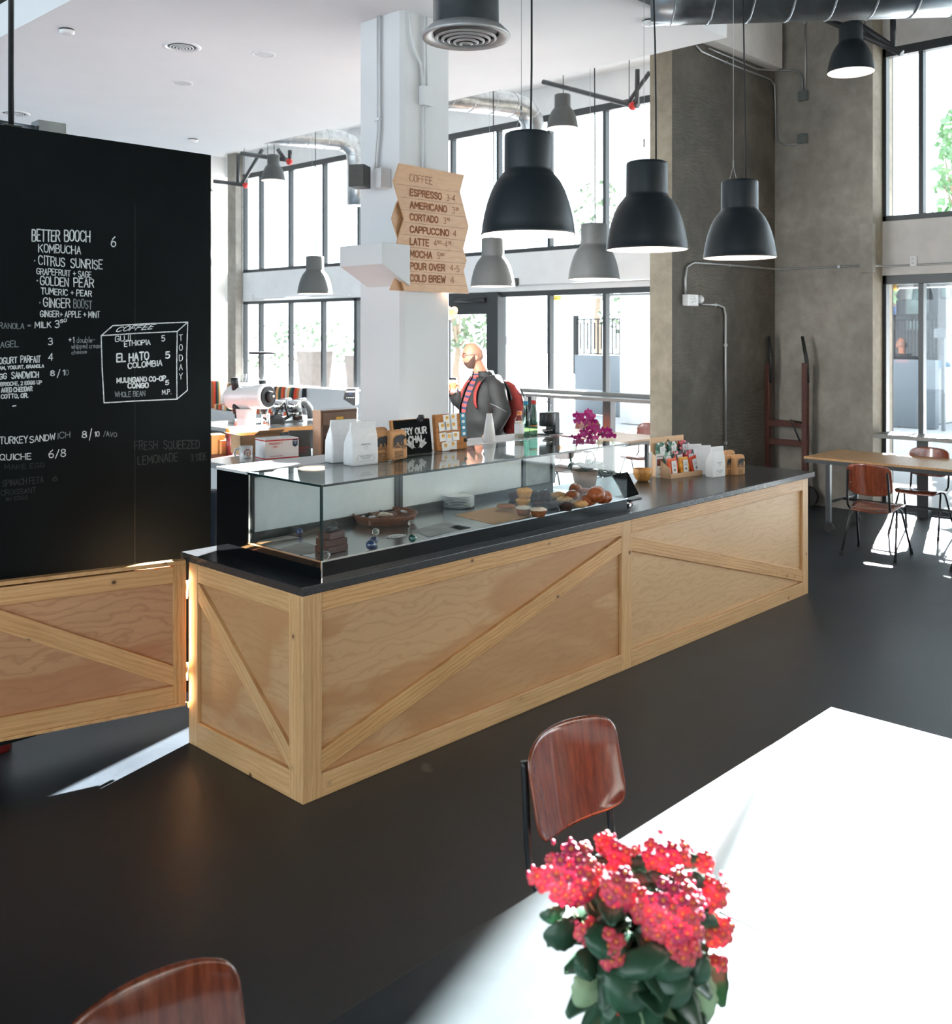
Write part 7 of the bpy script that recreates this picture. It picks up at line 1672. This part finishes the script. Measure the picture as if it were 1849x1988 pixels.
# jacket: open-fronted shell + sleeves + collar
def torso(th, z, grow):
    k = [(0.98, .150, .195, .02), (1.10, .160, .205, .025), (1.22, .172, .212, .04), (1.35, .165, .215, .035), (1.47, .145, .212, .015), (1.55, .115, .19, .005), (1.60, .085, .13, .012), (1.645, .070, .085, .022)]
    for (z0, a0, b0, f0), (z1, a1, b1, f1) in zip(k, k[1:]):
        if z <= z1 or z1 == k[-1][0]:
            t = max(0, min(1, (z - z0) / (z1 - z0))); a, b_, f = a0 + (a1 - a0) * t, b0 + (b1 - b0) * t, f0 + (f1 - f0) * t; break
    return (f + (a + grow) * math.cos(th), (b_ + grow) * math.sin(th), z)
sh_ = G().grid(lambda u, v: mp(*torso(R(-62 + 124 * u), 1.0 + 0.63 * v, 0.004)), 16, 20); sh_.build('shirt', M['plaid'], man)
MW_sh = None
j = G()
def jk(u, v):
    z = 0.97 + 0.635 * v; op = 16 + 14 * v
    th = R(op + (360 - 2 * op) * u); p_ = torso(th, z, 0.022 + 0.006 * math.sin(z * 40 + th * 3) * (1 if 0.1 < u < 0.9 else 0.2))
    return mp(*p_)
j.grid(jk, 48, 30)
for s_, q in arms.items():
    q2 = [Vector(q[0]) + Vector((0, -s_ * 0.05, 0.015)), Vector(q[0]) * 0.75 + Vector(q[1]) * 0.25, Vector(q[0]) * 0.4 + Vector(q[1]) * 0.6, Vector(q[1]), Vector(q[1]) * 0.5 + Vector(q[2]) * 0.5, Vector(q[2]) * 0.95 + Vector(q[1]) * 0.05]
    j.tube([mp(*v) for v in q2], [0.085, 0.088, 0.078, 0.074, 0.066, 0.052], 18)
j.grid(lambda u, v: mp(*[(c + d) for c, d in zip(torso(R(38 + 284 * u), 1.60, 0.012 - 0.012 * v), (0.012 * v, 0, 0.055 * v))]), 24, 4)
jo = j.build('jacket', M['jacket'], man, solid=0.008)
cg_ = G()
for s_ in (-1, 1): cg_.grid(lambda u, v, s_=s_: mp(*[(c + d) for c, d in zip(torso(R(s_ * (14 + 22 * u)), 1.555 + 0.05 * v * (1 - u * 0.2), 0.012), (0.01, 0, 0))]), 4, 4)
cg_.build('shirt_collar', M['plaid'], man, solid=0.004)
tr_ = G()
for s_ in (-1, 1): tr_.tube([mp(0.02, s_ * 0.085, 1.0), mp(0.03, s_ * 0.10, 0.55), mp(0.0, s_ * 0.10, 0.09)], [0.125, 0.088, 0.068], 16)
tr_.tube([mp(0.02, 0, 1.04), mp(0.02, 0, 0.9)], [0.15, 0.14], 16)
tr_.build('trousers', M['trousers'], man)
for s_ in (-1, 1):
    loft(G(), [(0.0, 0.28, 0.095, 0.05, 0), (0.03, 0.29, 0.10, 0.05, 0), (0.06, 0.22, 0.09, 0.02, 0), (0.10, 0.11, 0.085, -0.02, 0)], 5, 0.4, MB_ @ Matrix.Translation((0, s_ * 0.10, 0.0))).build('shoe', M['black'], man)
# glasses
gl_ = G()
for s_ in (-1, 1):
    c_ = Vector((0.100, s_ * 0.033, 0.010)); gl_.tube([MH @ (c_ + Vector((-0.004 * abs(math.sin(R(a))), 0.022 * math.cos(R(a)), 0.017 * math.sin(R(a))))) for a in range(0, 361, 30)], 0.0026, 6)
    gl_.tube([MH @ Vector((0.098, s_ * 0.055, 0.014)), MH @ Vector((0.06, s_ * 0.078, 0.013)), MH @ Vector((-0.006, s_ * 0.084, 0.010)), MH @ Vector((-0.022, s_ * 0.083, -0.010))], 0.0028, 6)
gl_.tube([MH @ Vector((0.102, -0.011, 0.012)), MH @ Vector((0.106, 0, 0.015)), MH @ Vector((0.102, 0.011, 0.012))], 0.0018, 6)
M['specs'] = plain('amber_frames', srgb(92, 50, 28), 0.3)
gl_.build('glasses', M['specs'], man)
# cup (its own thing, held)
cw = mp(*CUP); cup = thing('takeaway_cup', 'white paper takeaway cup with brown sleeve and black lid in the hand of the man', 'cup', tuple(cw))
G().lathe([(0, 0), (0.027, 0.0), (0.029, 0.006), (0.037, 0.118), (0.0, 0.118)], cw, 28).build('cup', M['paper'], cup)
G().lathe([(0.0316, 0.035), (0.0368, 0.09), (0.036, 0.0905)], cw, 28).build('sleeve', M['kraft'], cup)
G().lathe([(0.0385, 0.116), (0.0392, 0.124), (0.036, 0.127), (0.034, 0.136), (0.0, 0.136)], cw, 28).build('lid', M['black'], cup)
# backpack
bp = thing('backpack', 'dark red backpack with black straps on the back of the man', 'backpack', tuple(mp(-0.25, 0, 1.1)))
loft(G(), [(1.10, 0.10, 0.27, -0.215, 0), (1.14, 0.17, 0.31, -0.235, 0), (1.28, 0.20, 0.33, -0.255, 0), (1.42, 0.17, 0.32, -0.235, 0), (1.53, 0.10, 0.27, -0.20, 0), (1.565, 0.04, 0.2, -0.18, 0)], 6, 0.42, MB_).build('bag', M['pack'], bp, 0.008)
for s_ in (-1, 1):
    def strap(u, v, s_=s_):
        a = R(-25 + 205 * u); zz = 1.40 + 0.215 * math.sin(max(0, a)) + 0.14 * min(0, math.sin(a)); ff_ = -0.015 + (0.178 if math.cos(a) > 0 else 0.155) * math.cos(a)
        return mp(ff_, s_ * (0.15 + 0.045 * (v - 0.5) * 2 * 0.6 + 0.055 * (1 - math.sin(max(0, a)))), zz)
    o_ = G().grid(strap, 22, 3); o_.build('strap', [M['pack'], M['black']], bp, solid=0.012)
    ob = bp.children[-1]
    for i_, pl in enumerate(ob.data.polygons):
        pl.material_index = 1 if (i_ % 22) > 7 else 0
G().tube([mp(-0.30, 0.10, 1.50), mp(-0.335, 0.12, 1.40), mp(-0.31, 0.13, 1.30)], 0.010, 8).build('side_strap', M['black'], bp)
# ------------------------------------------------------------------ across the street
M['bluewall'] = plain('pale_blue_render', (0.105, 0.122, 0.140), 0.9, vary=0.08, scale=0.6)
M['whitecol'] = plain('white_render', (0.42, 0.43, 0.44), 0.9, vary=0.03)
M['brickpl'] = plain('planter_brick', (0.12, 0.10, 0.09), 0.9, vary=0.15, scale=8)
M['slatefac'] = plain('slate_facade', (0.020, 0.022, 0.026), 0.8, vary=0.12, scale=3)
M['bluestrip'] = plain('blue_band', (0.03, 0.07, 0.11), 0.8)
M['outglass'] = plain('reflecting_window', (0.055, 0.08, 0.08), 0.3, vary=0.3, scale=5)
M['railblack'] = plain('rail_black', (0.004, 0.0045, 0.005), 0.8)
M['leafpale'] = plain('pale_leaves', (0.10, 0.14, 0.085), 0.8, vary=0.4, scale=5)
# pale house opposite the middle windows
h = thing('street_house', 'pale blue rendered house wall across the street behind the man', 'building', (20, 9, 0))
G().box(20, 24, PX(1300, 600, 20).y, 11.5, 0, 3.3).build('wall', M['bluewall'], h)
def pxr(x, px0, px1, py0, py1): a, b_ = PX(px0, py0, x), PX(px1, py1, x); return min(a.y, b_.y), max(a.y, b_.y), min(a.z, b_.z), max(a.z, b_.z)
y0, y1, z0, z1 = pxr(19.9, 972, 980, 652, 670); G().box(19.9, 20.02, y0, y1, z0, z1).build('meter_box', M['dkfacade'], h)
c_ = pxr(15.5, 1204, 1246, 590, 720); t = thing('porch_column', 'white square porch column outside the street window beside the railing', 'column post', (15.6, (c_[0] + c_[1]) / 2, 0)); G().box(15.5, 15.5 + (c_[1] - c_[0]), c_[0], c_[1], 0, 3.4).build('shaft', M['whitecol'], t)
# dark railing with a brick step wall
def railing(label, x, px0, px1, pyt, pyb, n, gname=None, wall_to=None):
    t = thing('balcony_railing', label, 'railing', tuple(PX((px0 + px1) / 2, pyb, x)), 0, 'dark railings outside'); a = PX(px0, pyt, x); b_ = PX(px1, pyt, x); zt = a.z; zb = PX(px0, pyb, x).z
    for z in (zt, zb + 0.03): G().box(x - 0.02, x + 0.02, b_.y, a.y, z - 0.03, z).build('rail', M['railblack'], t)
    zi = zt - 0.12 * (zt - zb); zj = zb + 0.14 * (zt - zb)
    for k in range(n + 1):
        y = b_.y + (a.y - b_.y) * k / n; G().box(x - 0.014, x + 0.014, y - 0.012, y + 0.012, zb if k % 2 == 0 else zj, zt if k % 2 == 0 else zi).build('baluster', M['railblack'], t)
        if k % 2 and k < n: G().box(x - 0.014, x + 0.014, y - 0.012, y + 0.012 + (a.y - b_.y) / n, zi - 0.02, zi).build('link_bar', M['railblack'], t)
    for y in (a.y + 0.04,): G().box(x - 0.05, x + 0.05, y - 0.05, y + 0.05, zb - 0.5, zt + 0.08).build('end_post', M['railblack'], t)
    w = G().box(x - 0.1, x + 0.1, b_.y, a.y, 0 if wall_to is None else zb - wall_to, zb - 0.02).build('base_wall', M['bluewall'], t)
    return t
railing('dark slatted railing on a low wall outside, seen between the column and the fin edge', 17.0, 1121, 1262, 619, 687, 20)
# grey house beyond the sunny window
g2 = thing('grey_house', 'dark grey house front with windows and railing, beyond the sunny street window', 'building', (20, 1, 0))
a = PX(1700, 535, 20.0); b_ = PX(1822, 700, 20.0); zb = b_.z; y1_, y0_ = a.y + 0.6, b_.y
G().box(20.0, 23, y0_, y1_, zb, 3.45).build('wall', M['slatefac'], g2); G().box(19.9, 23, y0_, y1_, zb - 0.16, zb).build('blue_band', M['bluestrip'], g2); G().box(20.2, 23, y0_, y1_, 0, zb - 0.161).build('base', M['whitecol'], g2)
def win(px0, px1, py0, py1, m='outglass', x=19.96):
    a_, c2, z0_, z1_ = pxr(x, px0, px1, py0, py1); f = G().box(x, x + 0.03, a_, c2, z0_, z1_).build('window', M['frame'], g2); G().box(x - 0.01, x, a_ + 0.04, c2 - 0.04, z0_ + 0.04, z1_ - 0.04).build('pane', M[m], f)
win(1758, 1805, 538, 612); win(1826, 1850, 538, 580); win(1713, 1738, 620, 640); win(1760, 1805, 620, 642)
a_, c2, z0_, z1_ = pxr(19.95, 1706, 1740, 538, 612); G().box(19.95, 19.99, a_, c2, z0_, z1_).build('brick_panel', M['brickpl'], g2)
railing('dark railing in front of the grey house beyond the sunny window', 19.0, 1700, 1820, 611, 695, 18)
q = PX(1730, 611, 18.8); t = thing('balcony_plant', 'small potted plant on the railing beyond the sunny window', 'potted plant', tuple(q)); G().lathe([(0, 0), (0.09, 0), (0.12, 0.16), (0, 0.16)], q, 14).build('pot', M['navy'], t)
rr = random.Random(8); g = G()
for k in range(40): 
    v = q + Vector((rr.uniform(-.12, .12), rr.uniform(-.16, .16), 0.2 + rr.uniform(0, .35))); g.add([v, v + Vector((0.02, 0.06, 0.03)), v + Vector((0, 0.03, 0.09))], [(0, 1, 2)])
o = g.build('foliage', M['leafout'], t); o['kind'] = 'stuff'
t = thing('street_sign', 'small grey arrow sign board beyond the sunny window', 'sign', tuple(PX(1835, 650, 18.5))); a_, c2, z0_, z1_ = pxr(18.5, 1814, 1847, 638, 656)
G().add([(18.5, c2, z0_), (18.5, c2, z1_), (18.5, a_ + 0.05, z1_), (18.5, a_, (z0_ + z1_) / 2), (18.5, a_ + 0.05, z0_)], [(0, 1, 2, 3, 4)]).build('board', M['dkfacade'], t, solid=0.03); G().box(18.52, 18.6, (a_ + c2) / 2 - 0.03, (a_ + c2) / 2 + 0.03, 0, z0_).build('post', M['dkfacade'], t)
# planters far along the pavement
for px0, px1, py0, py1, lb in ((572, 604, 682, 728, 'tapered brick planter outside the far window, nearer the white column of the two big ones'), (662, 692, 690, 738, 'tapered brick planter outside, partly cut by the white column')):
    x = 13.5; a_, c2, z0_, z1_ = pxr(x, px0, px1, py0, py1); w = c2 - a_; yc = (a_ + c2) / 2
    t = thing('street_planter', lb, 'planter', (x + 0.4, yc, 0), 0, 'tapered planters outside'); loft(G(), [(-0.02, w * 0.7, w * 0.7), (z1_, w, w)], 3, 0.05, Matrix.Translation((x + 0.4, yc, 0))).build('box', M['brickpl'], t); loft(G(), [(z1_, w * 1.06, w * 1.06), (z1_ + 0.06, w * 1.06, w * 1.06)], 3, 0.05, Matrix.Translation((x + 0.4, yc, 0))).build('rim', M['whitecol'], t)
    g = G()
    for k in range(60):
        v = Vector((x + 0.4 + rr.uniform(-.3, .3), yc + rr.uniform(-.4, .4), z1_ + 0.05 + rr.uniform(0, .5) ** 1.5)); g.add([v, v + Vector((0.02, 0.09, 0.05)), v + Vector((0, 0.04, 0.14))], [(0, 1, 2)])
    o = g.build('foliage', M['leafpale'], t); o['kind'] = 'stuff'
def tree(label, x, px, pyt, pyb, wpx, n=420, leaf=0.16, mat='leafpale', group='street trees'):
    q = PX(px, pyb, x); zt = PX(px, pyt, x).z; W = abs(PX(px - wpx / 2, pyt, x).y - PX(px + wpx / 2, pyt, x).y); t = thing('street_tree', label, 'tree', (x, q.y, 0), 0, group)
    tk = G().tube([(x, q.y, 0), (x, q.y + 0.1, q.z * 0.6), (x, q.y, q.z), (x, q.y + W * 0.1, (q.z + zt) / 2)], [0.14, 0.11, 0.09, 0.03], 8)
    tk.build('trunk', M['bark'], t); r2 = random.Random(px)
    for k in range(6):
        e = Vector((x + r2.uniform(-.8, .8), q.y + r2.uniform(-.45, .45) * W, q.z + r2.uniform(.2, .9) * (zt - q.z))); G().tube([(x, q.y, q.z + 0.1 * k * (zt - q.z) * 0.5), e], [0.045, 0.012], 6).build('branch', M['bark'], t)
    g = G()
    for k in range(n):
        a = r2.uniform(0, 6.28); u = r2.random() ** 0.5; v = r2.random(); c3 = Vector((x + u * math.cos(a) * W * 0.5, q.y + u * math.sin(a) * W * 0.5 * math.sin(math.pi * (0.15 + 0.8 * v)), q.z + (zt - q.z) * v))
        d1 = Vector((r2.uniform(-1, 1), r2.uniform(-1, 1), r2.uniform(-1, 1))).normalized() * leaf; d2 = Vector((r2.uniform(-1, 1), r2.uniform(-1, 1), r2.uniform(-1, 1))).normalized() * leaf * 0.6
        g.add([c3, c3 + d1 * 0.5 + d2, c3 + d1, c3 + d1 * 0.5 - d2], [(0, 1, 2, 3)])
    o = g.build('foliage', M[mat], t); o['kind'] = 'stuff'; return t
tree('street tree whose pale leaves show through the window above the railing', 18.4, 1236, 560, 640, 150, 260, 0.14)
tree('street tree behind the head of the man, pale through the door glass', 18.0, 890, 560, 680, 120, 420, 0.18)
tree('street tree whose green tips show high in the window by the edge of the picture', 24.0, 1862, 210, 460, 110, 500, 0.22, 'leafout')
tree('street tree seen pale between the middle counter lamp and the big black lamp', 24.0, 1165, 350, 520, 100, 160, 0.2)
tree('street tree beyond the planters outside the far window', 26.0, 590, 625, 720, 130, 300, 0.22)
# ------------------------------------------------------------------ the flowering pot plant on the sunlit table
pq = PD(1238, 1990, 1.70); KP = Vector((pq.x, pq.y, 0.7505))
kp = thing('flowering_plant', 'coral pink flowering kalanchoe in a red pot on the sunlit table', 'potted plant', tuple(KP))
G().lathe([(0, 0), (0.045, 0.0), (0.060, 0.115), (0.064, 0.116), (0.064, 0.128), (0.059, 0.128), (0.055, 0.11), (0, 0.105)], KP, 36).build('pot', M['terracotta'], kp)
G().lathe([(0.056, 0.108), (0, 0.112)], KP, 20).build('soil', M['bark'], kp)
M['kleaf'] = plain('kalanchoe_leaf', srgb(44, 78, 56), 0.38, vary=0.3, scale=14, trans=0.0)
M['kleafpale'] = plain('kalanchoe_leaf_pale', srgb(150, 176, 136), 0.4, vary=0.15, scale=14)  # paler leaf colour; on drooping leaves it paints sunlight
M['kflower'] = plain('coral_petal', srgb(204, 74, 88), 0.5, vary=0.2, scale=60)
M['kflower2'] = plain('pink_petal', srgb(190, 54, 92), 0.5, vary=0.2, scale=60)
M['kcenter'] = plain('orange_centre', srgb(226, 128, 70), 0.5)
M['kstem'] = plain('green_stem', srgb(110, 130, 84), 0.5)
RT_, FW_ = Vector((ST, -CT, 0)), Vector((CT, ST, 0))
kr_ = random.Random(21)
def kleaf(base, d, L, W, up, droop, m):
    d = d.normalized(); s_ = Vector((-d.y, d.x, 0)).normalized()
    def fn(u, v):
        sc_ = 1 + 0.07 * math.sin(u * 26); w = W * (math.sin(math.pi * min(1, u * 0.86 + 0.10)) ** 0.75) * sc_
        if u < 0.12: w *= 0.35 + u * 5
        return base + d * (L * u) + s_ * ((v - 0.5) * w) + Vector((0, 0, up * L * u - droop * L * u ** 2 + abs(v - 0.5) * w * 0.35))
    return G().grid(fn, 16, 6).build('leaf', m, kp, solid=0.0022)
for k in range(46):
    a = k * 2.39996 + kr_.uniform(-.2, .2); h = 0.115 + 0.145 * (k / 46) + kr_.uniform(-.01, .01); out = 0.018 + 0.03 * kr_.random()
    d = Vector((math.cos(a), math.sin(a), 0)); L = kr_.uniform(0.075, 0.11) * (1.1 - 0.3 * k / 46)
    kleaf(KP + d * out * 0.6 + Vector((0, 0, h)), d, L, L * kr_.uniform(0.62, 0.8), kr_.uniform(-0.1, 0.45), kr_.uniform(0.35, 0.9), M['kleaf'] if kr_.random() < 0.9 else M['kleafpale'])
def kat(px, py, dd): return PD(px, py, 1.70 + dd)
# the drooping leaves that hang over the pot, two coloured paler to paint the sun on them
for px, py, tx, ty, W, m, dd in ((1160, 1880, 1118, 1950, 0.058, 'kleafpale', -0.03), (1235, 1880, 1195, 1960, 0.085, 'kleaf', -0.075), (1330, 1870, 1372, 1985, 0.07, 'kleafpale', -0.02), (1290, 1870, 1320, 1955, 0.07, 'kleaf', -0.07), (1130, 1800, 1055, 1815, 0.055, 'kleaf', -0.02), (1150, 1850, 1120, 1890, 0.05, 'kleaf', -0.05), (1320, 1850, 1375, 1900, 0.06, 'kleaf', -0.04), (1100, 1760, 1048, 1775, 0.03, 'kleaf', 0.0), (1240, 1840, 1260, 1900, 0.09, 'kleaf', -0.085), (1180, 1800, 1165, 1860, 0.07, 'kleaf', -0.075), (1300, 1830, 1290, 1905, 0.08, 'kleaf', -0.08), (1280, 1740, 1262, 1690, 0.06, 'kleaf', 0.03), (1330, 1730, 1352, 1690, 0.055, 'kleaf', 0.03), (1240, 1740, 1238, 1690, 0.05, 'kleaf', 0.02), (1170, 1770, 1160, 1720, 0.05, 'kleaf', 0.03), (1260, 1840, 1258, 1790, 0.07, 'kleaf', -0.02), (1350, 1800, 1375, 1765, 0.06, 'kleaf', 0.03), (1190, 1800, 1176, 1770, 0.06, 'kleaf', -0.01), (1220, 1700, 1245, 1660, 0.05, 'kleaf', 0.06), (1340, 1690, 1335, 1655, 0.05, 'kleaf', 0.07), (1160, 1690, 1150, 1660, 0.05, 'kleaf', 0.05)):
    A, B = kat(px, py, dd), kat(tx, ty, dd - 0.02); d = B - A; L = d.length; n_ = -FW_; s_ = d.cross(n_).normalized()
    def fn(u, v, A=A, d=d, s_=s_, W=W):
        w = W * (math.sin(math.pi * min(1, u * 0.86 + 0.12)) ** 0.7) * (1 + 0.06 * math.sin(u * 30)); return A + d * u + s_ * ((v - 0.5) * w) + n_ * (0.018 * math.sin(u * 3.0) - 0.3 * abs(v - 0.5) * w)
    G().grid(fn, 16, 6).build('leaf', M[m], kp, solid=0.0022)
# florets: one mesh per colour, copied; past a hundred the rest are one part
def floret_geo(r):
    g = G()
    for k in range(4):
        a0 = R(90 * k)
        def fn(u, v, a0=a0):
            a = a0 + (v - 0.5) * 1.75 * (0.55 + 0.45 * math.sin(math.pi * (u * 0.7 + 0.2))); q = r * u * (1 - 0.10 * (2 * v - 1) ** 2)
            return (q * math.cos(a), q * math.sin(a), 0.30 * r * math.sin(u * 2.6) - 0.10 * r * (2 * v - 1) ** 2)
        g.grid(fn, 4, 5)
    g.cm = 1; g.ball((0, 0, 0.0022), (0.0036, 0.0036, 0.0028), 8, 6)
    return g
def floret_mesh(m, r): return floret_geo(r).build('floret', [m, M['kcenter']], None)
first = {'A': floret_mesh(M['kflower'], 0.0132), 'B': floret_mesh(M['kflower2'], 0.0122)}; used_first = {'A': False, 'B': False}
clusters = [(1305, 1770, 64, 84, -0.05, 34), (1110, 1690, 58, 62, -0.01, 26), (1288, 1655, 58, 36, 0.06, 18), (1203, 1725, 36, 38, -0.04, 13), (1200, 1655, 38, 28, 0.05, 10), (1310, 1838, 46, 26, -0.07, 11), (1250, 1755, 26, 28, -0.05, 8), (1380, 1728, 32, 36, 0.02, 10), (1392, 1800, 30, 32, 0.03, 10), (1186, 1838, 22, 38, -0.085, 9), (1360, 1668, 24, 22, 0.06, 6), (1140, 1806, 18, 20, -0.05, 5), (1052, 1700, 24, 20, 0.0, 6), (1172, 1632, 16, 12, 0.07, 4), (1396, 1868, 12, 12, 0.0, 2)]
count = 0; extra = G()
for px, py, rx, ry, dd, n in clusters:
    cc_ = kat(px, py, dd); u = 1.7 / FPX
    st0 = KP + (cc_ - KP) * 0.15; st0.z = KP.z + 0.12
    stem_o = G().tube([st0, (st0 + cc_) / 2 + Vector((0, 0, 0.02)), cc_ + FW_ * 0.012], 0.0022, 6).build('flower_head_stem', M['kstem'], kp)
    for k in range(n):
        f = (k + 0.5) / n; a = k * 2.39996; q = math.sqrt(f)
        dx, dy = q * math.cos(a) * rx * u * 0.93, q * math.sin(a) * ry * u * 0.93; dep = -0.024 * math.sqrt(max(0, 1 - f)) * (rx / 40) + kr_.uniform(-.003, .003)
        pos = cc_ + RT_ * dx + Vector((0, 0, dy)) + FW_ * dep
        nrm_ = (-FW_ * (0.95 - 0.45 * q) + RT_ * (dx / (rx * u)) * 0.7 + Vector((0, 0, dy / (ry * u) * 0.6 + 0.35))).normalized()
        key = 'A' if kr_.random() < 0.6 else 'B'
        Mx_ = Matrix.Translation(pos) @ nrm_.to_track_quat('Z', 'Y').to_matrix().to_4x4() @ Matrix.Rotation(kr_.uniform(0, 1.5), 4, 'Z') @ Matrix.Scale(kr_.uniform(0.85, 1.15), 4)
        count += 1
        if count > 98:
            fg = floret_geo(0.0125)
            o_ = len(extra.v); extra.v += [Mx_ @ v for v in fg.v]; extra.f += [[i + o_ for i in ff_] for ff_ in fg.f]; extra.smooth += fg.smooth; extra.mi += fg.mi
            continue
        fo = first[key] if not used_first[key] else first[key].copy()
        if used_first[key]: COL.objects.link(fo)
        used_first[key] = True
        fo.parent = stem_o; fo.matrix_basis = MW[kp.name].inverted() @ Mx_
    g = G()
    for k in range(max(4, n // 2)):
        a = kr_.uniform(0, 6.28); q = kr_.uniform(0.75, 1.12); p_ = cc_ + RT_ * (q * math.cos(a) * rx * u) + Vector((0, 0, q * math.sin(a) * ry * u)) + FW_ * kr_.uniform(-.01, .012)
        g.ball(p_, (0.0034, 0.0034, 0.0048), 7, 5)
    g.build('buds', M['kflower2'], stem_o)
ex = extra.build('florets', [M['kflower'], M['kcenter']], kp); ex['kind'] = 'stuff'
# dark leaves filling the middle behind the flower heads
for k in range(26):
    px, py = kr_.uniform(1110, 1370), kr_.uniform(1690, 1850); A = kat(px, py, kr_.uniform(0.0, 0.06)); d = Vector((kr_.uniform(-1, 1), kr_.uniform(-1, 1), 0.0))
    kleaf(A, d, kr_.uniform(0.06, 0.09), kr_.uniform(0.05, 0.07), kr_.uniform(-0.2, 0.5), kr_.uniform(0.2, 0.7), M['kleaf'])
bpy.context.view_layer.update()
